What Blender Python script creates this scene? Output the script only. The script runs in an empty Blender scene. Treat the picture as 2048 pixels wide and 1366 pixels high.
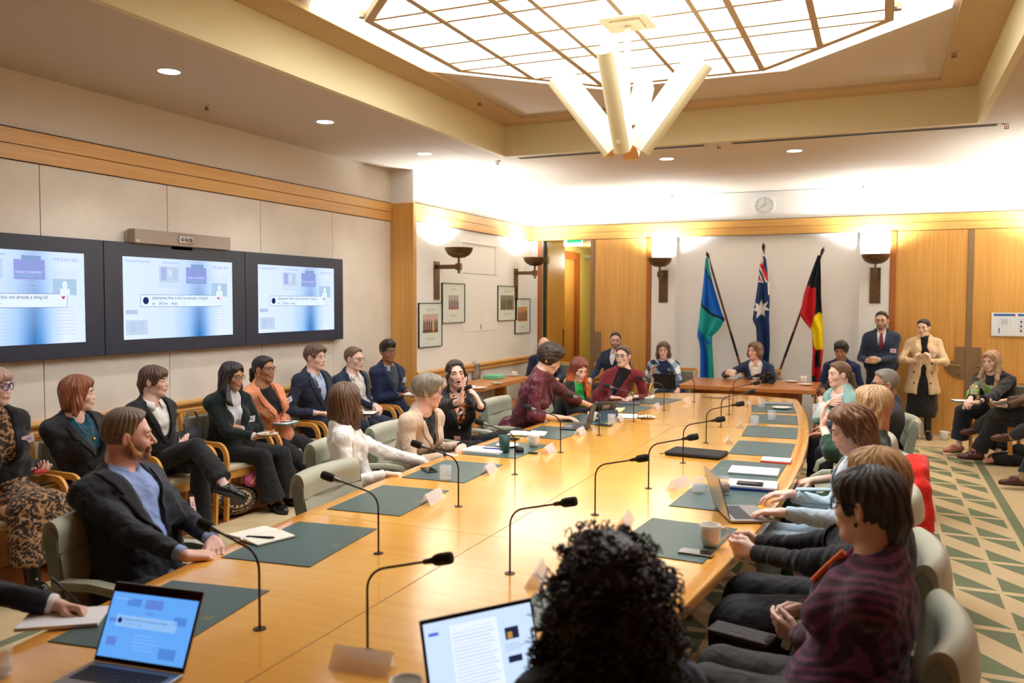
import bpy, bmesh, math, random
import numpy as np
from mathutils import Vector, Matrix, Euler
PI = math.pi
R_ = math.radians
SC = bpy.context.scene
COL = SC.collection

# ---------------------------------------------------------------- camera
F_PX = 1690.0
CAM_LOC = np.array([0.0, 0.0, 1.85])
def cam_axes(yaw, pitch, roll):
    cy, sy, cp, sp = math.cos(yaw), math.sin(yaw), math.cos(pitch), math.sin(pitch)
    f = np.array([-sy*cp, cy*cp, -sp]); r = np.array([cy, sy, 0.0]); d = np.cross(f, r)
    cr, sr = math.cos(roll), math.sin(roll)
    return np.array([cr*r + sr*d, -sr*r + cr*d, f])
CAM_R = cam_axes(R_(23.642), R_(2.762), R_(-0.166))
cam_d = bpy.data.cameras.new('camera')
cam = bpy.data.objects.new('camera', cam_d)
COL.objects.link(cam)
_r, _d, _f = CAM_R
cam.matrix_world = Matrix(((_r[0], -_d[0], -_f[0], 0.0), (_r[1], -_d[1], -_f[1], 0.0), (_r[2], -_d[2], -_f[2], 1.85), (0, 0, 0, 1)))
cam_d.sensor_width = 36.0
cam_d.lens = F_PX/2048*36
cam_d.clip_start = 0.05; cam_d.clip_end = 60
cam_d.dof.use_dof = True
cam_d.dof.focus_distance = 6.3
cam_d.dof.aperture_fstop = 2.5
SC.camera = cam
def pt(u, v, x=None, y=None, z=None):
    """world point seen at a photo pixel, on a plane x=, y= or z="""
    d = CAM_R.T @ np.array([(u-1024)/F_PX, (v-683)/F_PX, 1.0])
    t = ((z-CAM_LOC[2])/d[2]) if z is not None else ((y-CAM_LOC[1])/d[1] if y is not None else (x-CAM_LOC[0])/d[0])
    return CAM_LOC + t*d

# ---------------------------------------------------------------- view, world
SC.view_settings.view_transform = 'Standard'
SC.view_settings.look = 'None'
SC.view_settings.gamma = 1.0
SC.view_settings.exposure = 0.66
SC.view_settings.use_curve_mapping = False
W = bpy.data.worlds.new('world'); SC.world = W
W.use_nodes = True
W.node_tree.nodes['Background'].inputs[0].default_value = (1.0, 0.93, 0.84, 1)
W.node_tree.nodes['Background'].inputs[1].default_value = 0.12
SC.cycles.use_denoising = True
SC.cycles.max_bounces = 8
SC.cycles.diffuse_bounces = 5
SC.cycles.glossy_bounces = 3
SC.cycles.transmission_bounces = 6
SC.cycles.transparent_max_bounces = 8
SC.cycles.sample_clamp_indirect = 6.0
SC.cycles.caustics_reflective = False
SC.cycles.caustics_refractive = False

# light strengths, tuned together
L_LAY = 6.2        # luminous ceiling panels
L_RIM = 2.2        # lit cove round them
L_DOWN = 30.0      # downlight spot power
L_SCONCE = 130.0    # sconce uplight power
L_SLOT = 6.0

# ---------------------------------------------------------------- colour + materials
def lin(c):
    if isinstance(c, str):
        c = tuple(int(c[i:i+2], 16) for i in (0, 2, 4))
    return tuple((v/255/12.92 if v/255 <= 0.04045 else ((v/255+0.055)/1.055)**2.4) for v in c)
MATS = {}
def _new(name):
    m = bpy.data.materials.new(name); m.use_nodes = True
    nt = m.node_tree
    return m, nt, nt.nodes['Principled BSDF']
def mat(name, col, rough=0.6, metal=0.0, spec=0.5, bump=0.0, bscale=200.0, vary=0.0, vscale=8.0, stretch=(1, 1, 1), trans=0.0, alpha=1.0, coat=0.0, sheen=0.0, emit=0.0, ior=1.45):
    if name in MATS: return MATS[name]
    m, nt, b = _new(name)
    c = lin(col)
    b.inputs['Base Color'].default_value = (*c, 1)
    b.inputs['Roughness'].default_value = rough
    b.inputs['Metallic'].default_value = metal
    b.inputs['Specular IOR Level'].default_value = spec
    b.inputs['IOR'].default_value = ior
    if trans: b.inputs['Transmission Weight'].default_value = trans
    if alpha < 1: b.inputs['Alpha'].default_value = alpha
    if coat: b.inputs['Coat Weight'].default_value = coat; b.inputs['Coat Roughness'].default_value = 0.08
    if sheen: b.inputs['Sheen Weight'].default_value = sheen
    if emit:
        b.inputs['Emission Color'].default_value = (*c, 1); b.inputs['Emission Strength'].default_value = emit
    if vary or bump:
        tc = nt.nodes.new('ShaderNodeTexCoord'); mp = nt.nodes.new('ShaderNodeMapping')
        mp.inputs['Scale'].default_value = stretch
        nt.links.new(tc.outputs['Object'], mp.inputs[0])
    if vary:
        n = nt.nodes.new('ShaderNodeTexNoise'); n.inputs['Scale'].default_value = vscale; n.inputs['Detail'].default_value = 4
        nt.links.new(mp.outputs[0], n.inputs['Vector'])
        r = nt.nodes.new('ShaderNodeValToRGB')
        r.color_ramp.elements[0].position = 0.3; r.color_ramp.elements[1].position = 0.7
        r.color_ramp.elements[0].color = (*[v*(1-vary) for v in c], 1)
        r.color_ramp.elements[1].color = (*[min(1, v*(1+vary)) for v in c], 1)
        nt.links.new(n.outputs['Fac'], r.inputs[0]); nt.links.new(r.outputs[0], b.inputs['Base Color'])
    if bump:
        n = nt.nodes.new('ShaderNodeTexNoise'); n.inputs['Scale'].default_value = bscale; n.inputs['Detail'].default_value = 3
        nt.links.new(mp.outputs[0], n.inputs['Vector'])
        bp = nt.nodes.new('ShaderNodeBump'); bp.inputs['Strength'].default_value = bump; bp.inputs['Distance'].default_value = 0.004
        nt.links.new(n.outputs['Fac'], bp.inputs['Height']); nt.links.new(bp.outputs[0], b.inputs['Normal'])
    MATS[name] = m
    return m
def wood(name, c1, c2, axis='x', rough=0.35, scale=3.0, coat=0.0, band=0.0, spec=0.5):
    """veneer: fine long grain along an axis, broad figure over it"""
    if name in MATS: return MATS[name]
    m, nt, b = _new(name)
    tc = nt.nodes.new('ShaderNodeTexCoord'); mp = nt.nodes.new('ShaderNodeMapping')
    s = {'x': (0.12, 4, 4), 'y': (4, 0.12, 4), 'z': (4, 4, 0.12)}[axis]
    mp.inputs['Scale'].default_value = tuple(v*scale for v in s)
    nt.links.new(tc.outputs['Object'], mp.inputs[0])
    n = nt.nodes.new('ShaderNodeTexNoise'); n.inputs['Scale'].default_value = 4.0; n.inputs['Detail'].default_value = 7; n.inputs['Roughness'].default_value = 0.6
    nt.links.new(mp.outputs[0], n.inputs['Vector'])
    n2 = nt.nodes.new('ShaderNodeTexNoise'); n2.inputs['Scale'].default_value = 1.1; n2.inputs['Detail'].default_value = 2
    mp2 = nt.nodes.new('ShaderNodeMapping'); mp2.inputs['Scale'].default_value = tuple(v*0.5 for v in s)
    nt.links.new(tc.outputs['Object'], mp2.inputs[0]); nt.links.new(mp2.outputs[0], n2.inputs['Vector'])
    mx = nt.nodes.new('ShaderNodeMath'); mx.operation = 'MULTIPLY_ADD'; mx.inputs[1].default_value = 0.5
    ml = nt.nodes.new('ShaderNodeMath'); ml.operation = 'MULTIPLY'; ml.inputs[1].default_value = 0.5
    nt.links.new(n.outputs['Fac'], mx.inputs[0]); nt.links.new(n2.outputs['Fac'], ml.inputs[0]); nt.links.new(ml.outputs[0], mx.inputs[2])
    r = nt.nodes.new('ShaderNodeValToRGB')
    r.color_ramp.elements[0].position = 0.36; r.color_ramp.elements[1].position = 0.64
    r.color_ramp.elements[0].color = (*lin(c1), 1); r.color_ramp.elements[1].color = (*lin(c2), 1)
    nt.links.new(mx.outputs[0], r.inputs[0]); nt.links.new(r.outputs[0], b.inputs['Base Color'])
    b.inputs['Roughness'].default_value = rough
    b.inputs['Specular IOR Level'].default_value = spec
    if coat: b.inputs['Coat Weight'].default_value = coat; b.inputs['Coat Roughness'].default_value = 0.12
    MATS[name] = m
    return m
def glow(name, col, strength):
    if name in MATS: return MATS[name]
    m = bpy.data.materials.new(name); m.use_nodes = True
    nt = m.node_tree; nt.nodes.clear()
    e = nt.nodes.new('ShaderNodeEmission'); o = nt.nodes.new('ShaderNodeOutputMaterial')
    e.inputs[0].default_value = (*lin(col), 1); e.inputs[1].default_value = strength
    nt.links.new(e.outputs[0], o.inputs[0])
    MATS[name] = m
    return m
def vmat(name, rough=0.6, spec=0.4, bump=0.0, bscale=300, sheen=0.0, streak=None, sss=0.0, fine=0.06, weave=0):
    """material that reads the mesh colour attribute 'col' (the thing's own colours)"""
    if name in MATS: return MATS[name]
    m, nt, b = _new(name)
    a = nt.nodes.new('ShaderNodeAttribute'); a.attribute_name = 'col'
    tc = nt.nodes.new('ShaderNodeTexCoord')
    n = nt.nodes.new('ShaderNodeTexNoise'); n.inputs['Scale'].default_value = bscale; n.inputs['Detail'].default_value = 3
    src = tc.outputs['Object']
    if streak:
        mp = nt.nodes.new('ShaderNodeMapping'); mp.inputs['Scale'].default_value = streak
        nt.links.new(src, mp.inputs[0]); src = mp.outputs[0]
    nt.links.new(src, n.inputs['Vector'])
    mr = nt.nodes.new('ShaderNodeMapRange'); mr.inputs[1].default_value = 0.3; mr.inputs[2].default_value = 0.7
    mr.inputs[3].default_value = 1-fine*2; mr.inputs[4].default_value = 1+fine*2
    nt.links.new(n.outputs['Fac'], mr.inputs[0])
    mu = nt.nodes.new('ShaderNodeVectorMath'); mu.operation = 'SCALE'
    nt.links.new(a.outputs['Color'], mu.inputs[0]); nt.links.new(mr.outputs[0], mu.inputs['Scale'])
    nt.links.new(mu.outputs[0], b.inputs['Base Color'])
    b.inputs['Roughness'].default_value = rough; b.inputs['Specular IOR Level'].default_value = spec
    if sheen: b.inputs['Sheen Weight'].default_value = sheen; b.inputs['Sheen Roughness'].default_value = 0.5
    if sss:
        b.inputs['Subsurface Weight'].default_value = sss
        b.inputs['Subsurface Radius'].default_value = (0.012, 0.005, 0.003)
    if bump:
        bp = nt.nodes.new('ShaderNodeBump'); bp.inputs['Strength'].default_value = bump; bp.inputs['Distance'].default_value = 0.003
        nt.links.new(n.outputs['Fac'], bp.inputs['Height']); nt.links.new(bp.outputs[0], b.inputs['Normal'])
        if weave:        # soft creases in worn cloth
            n3 = nt.nodes.new('ShaderNodeTexNoise'); n3.inputs['Scale'].default_value = 9; n3.inputs['Detail'].default_value = 2.5; n3.inputs['Distortion'].default_value = 1.4
            nt.links.new(tc.outputs['Object'], n3.inputs['Vector'])
            b3 = nt.nodes.new('ShaderNodeBump'); b3.inputs['Strength'].default_value = weave; b3.inputs['Distance'].default_value = 0.035
            nt.links.new(n3.outputs['Fac'], b3.inputs['Height']); nt.links.new(b3.outputs[0], bp.inputs['Normal'])
    MATS[name] = m
    return m

# ---------------------------------------------------------------- mesh builder
def rotm(rx=0, ry=0, rz=0): return Euler((rx, ry, rz)).to_matrix()
class MB:
    def __init__(s): s.v = []; s.f = []; s.M = Matrix.Identity(4); s.mi = []; s.cur = 0
    def at(s, loc=(0, 0, 0), rot=(0, 0, 0)): s.M = Matrix.Translation(loc) @ Euler(rot).to_matrix().to_4x4(); return s
    def add(s, vs, fs):
        n = len(s.v)
        s.v += [tuple(s.M @ Vector(v)) for v in vs]
        s.f += [tuple(i+n for i in f) for f in fs]
        s.mi += [s.cur]*len(fs)
        return s
    def box(s, x0, x1, y0, y1, z0, z1):
        vs = [(x, y, z) for z in (z0, z1) for y in (y0, y1) for x in (x0, x1)]
        return s.add(vs, [(0, 2, 3, 1), (4, 5, 7, 6), (0, 1, 5, 4), (2, 6, 7, 3), (0, 4, 6, 2), (1, 3, 7, 5)])
    def cbox(s, c, d): return s.box(c[0]-d[0]/2, c[0]+d[0]/2, c[1]-d[1]/2, c[1]+d[1]/2, c[2]-d[2]/2, c[2]+d[2]/2)
    def lathe(s, prof, n=32, cap=True, c=(0, 0, 0)):
        vs = []; fs = []
        for r, z in prof:
            for i in range(n):
                a = 2*PI*i/n; vs.append((c[0]+r*math.cos(a), c[1]+r*math.sin(a), c[2]+z))
        for j in range(len(prof)-1):
            for i in range(n):
                k = (i+1) % n
                fs.append((j*n+i, j*n+k, (j+1)*n+k, (j+1)*n+i))
        if cap:
            fs.append(tuple(range(n-1, -1, -1))); fs.append(tuple((len(prof)-1)*n+i for i in range(n)))
        return s.add(vs, fs)
    def cyl(s, c, r, h, n=24): return s.lathe([(r, 0), (r, h)], n, True, c)
    def tube(s, pts, r, n=8, closed=False):
        P = [Vector(p) for p in pts]; m = len(P)
        rr = r if hasattr(r, '__len__') else [r]*m
        T = []
        for i in range(m):
            if closed: t = P[(i+1) % m]-P[i-1]
            else: t = P[min(i+1, m-1)]-P[max(i-1, 0)]
            T.append(t.normalized() if t.length > 1e-9 else Vector((0, 0, 1)))
        up = Vector((0, 0, 1)) if abs(T[0].z) < 0.9 else Vector((1, 0, 0))
        nrm = T[0].cross(up).normalized(); vs = []
        for i in range(m):
            nrm = (nrm - T[i]*nrm.dot(T[i]))
            nrm = nrm.normalized() if nrm.length > 1e-6 else T[i].orthogonal().normalized()
            b = T[i].cross(nrm)
            for k in range(n):
                a = 2*PI*k/n; vs.append(tuple(P[i] + (nrm*math.cos(a)+b*math.sin(a))*rr[i]))
        fs = []
        for i in range(m if closed else m-1):
            j = (i+1) % m
            for k in range(n):
                l = (k+1) % n; fs.append((i*n+k, j*n+k, j*n+l, i*n+l))
        if not closed: fs.append(tuple(range(n))); fs.append(tuple((m-1)*n+k for k in range(n-1, -1, -1)))
        return s.add(vs, fs)
    def sweep(s, pts, prof, up=(0, 0, 1), closed=False):
        """sweep a 2-D profile (side, up) along pts"""
        P = [Vector(p) for p in pts]; m = len(P); U = Vector(up); n = len(prof); vs = []
        for i in range(m):
            t = (P[(i+1) % m]-P[i-1]) if closed else (P[min(i+1, m-1)]-P[max(i-1, 0)])
            t.normalize(); sd = t.cross(U).normalized(); u2 = sd.cross(t)
            for a, b in prof: vs.append(tuple(P[i]+sd*a+u2*b))
        fs = []
        for i in range(m if closed else m-1):
            j = (i+1) % m
            for k in range(n):
                l = (k+1) % n; fs.append((i*n+k, i*n+l, j*n+l, j*n+k))
        if not closed: fs.append(tuple(range(n-1, -1, -1))); fs.append(tuple((m-1)*n+k for k in range(n)))
        return s.add(vs, fs)
    def prism(s, poly, z0, z1):
        n = len(poly)
        vs = [(x, y, z0) for x, y in poly]+[(x, y, z1) for x, y in poly]
        fs = [tuple(range(n-1, -1, -1)), tuple(range(n, 2*n))]+[(i, (i+1) % n, n+(i+1) % n, n+i) for i in range(n)]
        return s.add(vs, fs)
    def sphere(s, c, r, nu=16, nv=10):
        r = r if hasattr(r, '__len__') else (r, r, r)
        vs = [(c[0], c[1], c[2]-r[2])]; fs = []
        for j in range(1, nv):
            p = -PI/2+PI*j/nv
            for i in range(nu):
                a = 2*PI*i/nu; vs.append((c[0]+r[0]*math.cos(p)*math.cos(a), c[1]+r[1]*math.cos(p)*math.sin(a), c[2]+r[2]*math.sin(p)))
        vs.append((c[0], c[1], c[2]+r[2])); L = len(vs)-1
        for i in range(nu):
            k = (i+1) % nu
            fs.append((0, 1+k, 1+i)); fs.append((L, L-nu+i, L-nu+k))
            for j in range(nv-2): fs.append((1+j*nu+i, 1+j*nu+k, 1+(j+1)*nu+k, 1+(j+1)*nu+i))
        return s.add(vs, fs)
    def build(s, name, m, parent=None, smooth=False, bevel=0.0, seg=2, loc=None):
        me = bpy.data.meshes.new(name); me.from_pydata(s.v, [], s.f)
        for x in (m if isinstance(m, (list, tuple)) else [m]): me.materials.append(x)
        if isinstance(m, (list, tuple)): me.polygons.foreach_set('material_index', s.mi)
        if smooth: me.shade_smooth()
        o = bpy.data.objects.new(name, me); COL.objects.link(o)
        if parent is not None: o.parent = parent
        if loc is not None: o.location = loc
        if bevel:
            b = o.modifiers.new('bevel', 'BEVEL'); b.width = bevel; b.segments = seg; b.limit_method = 'ANGLE'; b.angle_limit = R_(40)
            me.shade_smooth()
            try: o.modifiers.new('wn', 'WEIGHTED_NORMAL')
            except Exception: pass
        elif smooth and smooth != 'all':
            me.shade_smooth()
            try: me.set_sharp_from_angle(angle=R_(40))
            except Exception: pass
        return o
def tag(o, label=None, cat=None, group=None, kind=None):
    if label: o['label'] = label
    if cat: o['category'] = cat
    if group: o['group'] = group
    if kind: o['kind'] = kind
    return o
def thing(name, label, cat, loc=(0, 0, 0), rz=0.0, group=None):
    o = bpy.data.objects.new(name, None); COL.objects.link(o)
    o.empty_display_size = 0.1
    o.location = loc; o.rotation_euler = (0, 0, rz)
    return tag(o, label, cat, group)
def struct(o): o['kind'] = 'structure'; return o
KIDS = {}
def copy_tree(o, parent=None):
    c = o.copy(); COL.objects.link(c); c.parent = parent
    for ch in [x for x in o.children]: copy_tree(ch, c)
    return c
def dup(o, label, loc, rz=None, group=None):
    c = copy_tree(o)
    c.location = loc
    if rz is not None: c.rotation_euler = (0, 0, rz)
    c['label'] = label
    if group: c['group'] = group
    return c
def text(s, size, m, parent, loc, rot=(0, 0, 0), ext=0.0, align='LEFT', name='lettering', scale=(1, 1, 1)):
    cu = bpy.data.curves.new(name, 'FONT'); cu.body = s; cu.size = size; cu.extrude = ext; cu.align_x = align
    cu.resolution_u = 3
    cu.materials.append(m)
    t = bpy.data.objects.new(name, cu); me = bpy.data.meshes.new_from_object(t); me.name = name
    bpy.data.objects.remove(t); bpy.data.curves.remove(cu)
    o = bpy.data.objects.new(name, me); COL.objects.link(o)
    o.parent = parent; o.location = loc; o.rotation_euler = rot; o.scale = scale
    return o
# ================================================================ ROOM
XT, XA, XR, YB, YF = -5.664, -5.352, 2.46, 12.975, -1.8
ZC, ZU = 3.467, 3.80
YC = 5.57; XC = -1.60
paint = mat('paint_warm_white', (220, 211, 198), 0.75, bump=0.05, bscale=400)
paint_w = mat('paint_white', (240, 240, 238), 0.7, bump=0.05, bscale=400)
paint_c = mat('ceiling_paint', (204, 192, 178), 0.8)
paint_b = mat('recess_paint_beige', (222, 213, 176), 0.75)
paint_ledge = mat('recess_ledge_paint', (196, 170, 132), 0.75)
fabric_w = mat('wall_fabric', (226, 217, 204), 0.9, bump=0.25, bscale=900, vary=0.05, vscale=3)
w_trim = wood('wood_trim_y', (194, 140, 72), (222, 172, 98), 'y', 0.35)
w_trimx = wood('wood_trim_x', (198, 146, 76), (226, 178, 104), 'x', 0.35)
w_vert = wood('wood_vertical', (194, 140, 70), (220, 170, 94), 'z', 0.33, scale=2.0)
w_dark = wood('wood_edge', (150, 84, 36), (178, 108, 50), 'z', 0.35)
bronze = mat('bronze', (112, 88, 62), 0.38, 0.85, vary=0.12, vscale=14)
bronze_flat = mat('bronze_strip', (136, 110, 80), 0.5, 0.25)
groove = mat('shadow_gap', (60, 40, 24), 0.9)
skirt_m = mat('skirting_timber', (170, 108, 50), 0.5)

# floor with the woven triangle pattern
def carpet_material():
    m, nt, b = _new('carpet')
    N = nt.nodes.new; L = nt.links.new
    tc = N('ShaderNodeTexCoord'); sp = N('ShaderNodeSeparateXYZ'); L(tc.outputs['Object'], sp.inputs[0])
    def val(x):
        return x
    def op(o, a, b_=None, c_=None):
        n = N('ShaderNodeMath'); n.operation = o
        for i, q in enumerate((a, b_, c_)):
            if q is None: continue
            if isinstance(q, (int, float)): n.inputs[i].default_value = q
            else: L(q, n.inputs[i])
        return n.outputs[0]
    X, Y = sp.outputs[0], sp.outputs[1]
    u = op('FLOORED_MODULO', op('SUBTRACT', X, 0.48), 0.263)
    v = op('FLOORED_MODULO', op('SUBTRACT', Y, 6.14), 0.70)
    un = op('DIVIDE', u, 0.24)
    inu = op('LESS_THAN', u, 0.24)
    A = op('MULTIPLY', op('GREATER_THAN', v, 0.0), op('LESS_THAN', v, op('MULTIPLY', op('SUBTRACT', 1.0, un), 0.31)))
    w = op('SUBTRACT', 0.64, v)                     # distance below the tip line of the lower triangle
    B = op('MULTIPLY', op('GREATER_THAN', w, 0.0), op('LESS_THAN', w, op('MULTIPLY', un, 0.30)))
    tri = op('MULTIPLY', op('MAXIMUM', A, B), inu)
    ax = op('ABSOLUTE', op('SUBTRACT', X, -1.62))
    inx = op('LESS_THAN', ax, 2.615)
    iny = op('LESS_THAN', op('ABSOLUTE', op('SUBTRACT', Y, YC)), 6.26)
    tri = op('MULTIPLY', tri, op('MULTIPLY', inx, iny))
    s1 = op('MULTIPLY', op('MULTIPLY', op('GREATER_THAN', ax, 2.64), op('LESS_THAN', ax, 2.72)), op('LESS_THAN', op('ABSOLUTE', op('SUBTRACT', Y, YC)), 6.40))
    ay = op('ABSOLUTE', op('SUBTRACT', Y, YC))
    s2 = op('MULTIPLY', op('MULTIPLY', op('GREATER_THAN', ay, 6.32), op('LESS_THAN', ay, 6.40)), op('LESS_THAN', ax, 2.72))
    g = op('MAXIMUM', tri, op('MAXIMUM', s1, s2))
    n1 = N('ShaderNodeTexNoise'); n1.inputs['Scale'].default_value = 260; n1.inputs['Detail'].default_value = 4; L(tc.outputs['Object'], n1.inputs['Vector'])
    n2 = N('ShaderNodeTexNoise'); n2.inputs['Scale'].default_value = 1.7; n2.inputs['Detail'].default_value = 5; L(tc.outputs['Object'], n2.inputs['Vector'])
    k = op('ADD', op('MULTIPLY', op('SUBTRACT', n1.outputs['Fac'], 0.5), 0.5), op('MULTIPLY', op('SUBTRACT', n2.outputs['Fac'], 0.5), 0.35))
    k = op('ADD', k, 1.0)
    mx = N('ShaderNodeMix'); mx.data_type = 'RGBA'
    L(g, mx.inputs['Factor']); mx.inputs['A'].default_value = (*lin((204, 182, 142)), 1); mx.inputs['B'].default_value = (*lin((118, 126, 98)), 1)
    vm = N('ShaderNodeVectorMath'); vm.operation = 'SCALE'; L(mx.outputs['Result'], vm.inputs[0]); L(k, vm.inputs['Scale'])
    L(vm.outputs[0], b.inputs['Base Color']); b.inputs['Roughness'].default_value = 0.95; b.inputs['Specular IOR Level'].default_value = 0.15
    bp = N('ShaderNodeBump'); bp.inputs['Strength'].default_value = 0.4; bp.inputs['Distance'].default_value = 0.004
    L(n1.outputs['Fac'], bp.inputs['Height']); L(bp.outputs[0], b.inputs['Normal'])
    return m
struct(MB().box(-4.98, XR+.3, YF-.3, YB+.05, -0.12, 0.0).build('floor', carpet_material()))
struct(MB().box(XT-.2, -4.98, YF-.3, YB+.05, -0.12, 0.0).build('floor', wood('floor_timber', (120, 62, 30), (152, 84, 42), 'y', 0.3)))

# walls
struct(MB().box(XT-.2, XT, YF-.2, YB+.2, 0, ZC+.6).build('wall_left', paint))
m_ = MB().box(XT-.01, XA, 9.16, YB+.2, 0, ZC+.3)
struct(m_.build('wall_left_return', paint_w))
struct(MB().box(XR, XR+.2, 8.0, YB+.2, 0, ZC+.6).build('wall_right', paint))
struct(MB().box(XR, XR+.2, YF-.2, 8.0, 0, ZC+.6).build('wall_right', w_dark))  # unseen near stretch, given dark wood to cut bounce onto the soffit
struct(MB().box(XT-.2, XR+.2, YF-.2, YF, 0, ZC+.6).build('wall_front', w_dark))  # unseen behind the camera; dark finish added to dim the near ceiling
# back wall with a doorway and a shallow alcove behind the flags
m_ = MB()
m_.box(XT-.2, -5.12, YB, YB+.15, 0, ZC+.3)
m_.box(-5.12, -4.29, YB, YB+.15, 2.86, ZC+.3)
m_.box(-4.29, -2.92, YB, YB+.15, 0, ZC+.3)
m_.box(-2.92, -0.30, YB, YB+.15, 2.83, ZC+.3)
m_.box(-2.92, -0.30, YB+.06, YB+.16, 0, 2.84)
m_.box(-0.30, XR+.2, YB, YB+.15, 0, ZC+.3)
struct(m_.build('wall_back', paint_w))
# corridor past the open door
cw = mat('corridor_paint', (232, 216, 140), 0.7)
m_ = MB()
m_.box(-5.75, -5.55, YB+.15, 18.6, 0, 2.9); m_.box(-4.26, -4.1, YB+.15, 18.6, 0, 2.9)
m_.box(-5.75, -4.1, 18.5, 18.7, 0, 2.9); m_.box(-5.75, -4.1, YB+.15, 18.6, 2.9, 3.0)
struct(m_.build('wall_corridor', cw))
struct(MB().box(-5.75, -4.1, YB+.05, 18.6, -0.1, -0.001).build('floor_corridor', mat('corridor_carpet', (120, 104, 78), 0.95)))

# wall fabric panels under the timber band
m_ = MB()
ys = [YF+.02, -0.49, 0.71, 1.90, 3.10, 4.30, 5.50, 6.69, 7.88, 9.10]
for a, b in zip(ys[:-1], ys[1:]):
    m_.box(XT-.005, XT+.022, a+.003, b-.003, 0.10, 2.832)
struct(m_.build('trim_1', fabric_w, bevel=0.003))
m_ = MB()
for z0, z1 in ((2.836, 2.943), (2.948, 3.055)):
    m_.box(XT-.005, XT+.035, YF+.02, 9.11, z0, z1)
struct(m_.build('trim_2', w_trim, bevel=0.002))
m_ = MB().box(XT-.004, XT+.028, YF+.02, 9.11, 2.83, 3.064)
struct(m_.build('trim_3', groove))
# timber pilaster turning on to the picture wall
m_ = MB().box(XT, XA+.035, 9.10, 9.19, 0, 3.057)
struct(m_.build('trim_4', w_vert, bevel=0.012))
m_ = MB()
for z0, z1 in ((2.836, 2.943), (2.948, 3.055)):
    m_.box(XA-.005, XA+.03, 9.19, YB, z0, z1)
    pass
struct(m_.build('trim_5', w_trim, bevel=0.002))
struct(MB().box(XA-.004, XA+.024, 9.19, YB, 2.83, 3.064).build('trim_6', groove))
m_ = MB()
for z0, z1 in ((2.836, 2.943), (2.948, 3.055)):
    m_.box(XA+.03, XR, YB-.03, YB+.005, z0, z1)
struct(m_.build('trim_7', w_trimx, bevel=0.002))
struct(MB().box(XA+.03, XR, YB-.024, YB+.004, 2.83, 3.064).build('trim_8', groove))
# rounded chair rail
prof = [(0, -.055), (.03, -.055), (.042, -.045), (.045, -.03), (.04, -.018), (.03, -.012), (.03, 0), (.045, .008), (.055, .022), (.055, .038), (.045, .05), (.03, .056), (0, .056)]
def rail(x, y0, y1, zc, nm):
    m_ = MB(); vs = []; n = len(prof)
    for y in (y0, y1): vs += [(x+a, y, zc+b) for a, b in prof]
    fs = [(i, (i+1) % n, n+(i+1) % n, n+i) for i in range(n)]+[tuple(range(n-1, -1, -1)), tuple(range(n, 2*n))]
    struct(m_.add(vs, fs).build(nm, w_trim, smooth=True))
rail(XT+.02, YF+.02, 9.10, 0.905, 'trim_9')
rail(XA-.002, 9.19, YB-.01, 0.895, 'trim_10')
struct(MB().box(XT, XT+.03, YF, 9.1, 0, .10).build('baseboard_left', skirt_m))
# picture wall: shallow cupboard with a recess over it
struct(MB().box(XA-.004, XA+.006, 10.49, 11.08, 1.41, 2.225).box(XA-.004, XA+.006, 11.084, 11.67, 1.41, 2.225).build('trim_11', paint_w, bevel=0.002))
m_ = MB()
m_.box(XA-.004, XA+.016, 10.44, 11.70, 2.655, 2.672); m_.box(XA-.004, XA+.016, 11.58, 11.70, 2.235, 2.66); m_.box(XA-.004, XA+.016, 10.44, 10.47, 2.235, 2.66)
struct(m_.build('trim_12', paint_w, bevel=0.002))
struct(MB().box(XA-.003, XA+.002, 10.50, 11.58, 2.228, 2.236).box(XA-.002, XA+.012, 11.074, 11.090, 1.44, 1.50).build('trim_13', mat('dark_line', (110, 115, 105), 0.6)))

# back wall joinery: frame, door leaves
struct(MB().box(-5.215, -5.135, YB-.02, YB+.16, 0, 2.832).build('trim_14', w_dark, bevel=0.004))
struct(MB().box(-5.125, -5.10, YB-.005, YB+.14, 0, 2.832).build('trim_15', mat('seal_green_black', (30, 44, 38), 0.6)))
def plate_handle(par, sx, y, zc, mirror=1):
    """stepped bronze plate: upright over a quarter disc"""
    m_ = MB()
    m_.box(min(0, sx*.12), max(0, sx*.12), -.012, 0, 0.0, .19)
    n = 14; poly = [(0, 0)]+[(sx*.26*math.cos(-PI/2*i/n), .25*math.sin(-PI/2*i/n)) for i in range(n+1)]
    vs = [(x, -.012, z) for x, z in poly]+[(x, 0, z) for x, z in poly]; k = len(poly)
    fs = [tuple(range(k)), tuple(range(2*k-1, k-1, -1))]+[(i, k+i, k+(i+1) % k, (i+1) % k) for i in range(k)]
    m_.add(vs, fs)
    o = m_.build('handle_plate', bronze_flat, par, loc=(0, y, zc)); o['label'] = 'stepped bronze handle plate'
    h = MB().tube([(sx*.07, 0, -.06), (sx*.07, -.05, -.06), (sx*.10, -.062, -.06), (sx*.24, -.062, -.055)], .010, 8).cyl((sx*.07, -.008, -.19), .018, .002).build('door_handle', mat('brass', (170, 140, 80), 0.3, 0.9), o, smooth=True)
    return o
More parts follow.
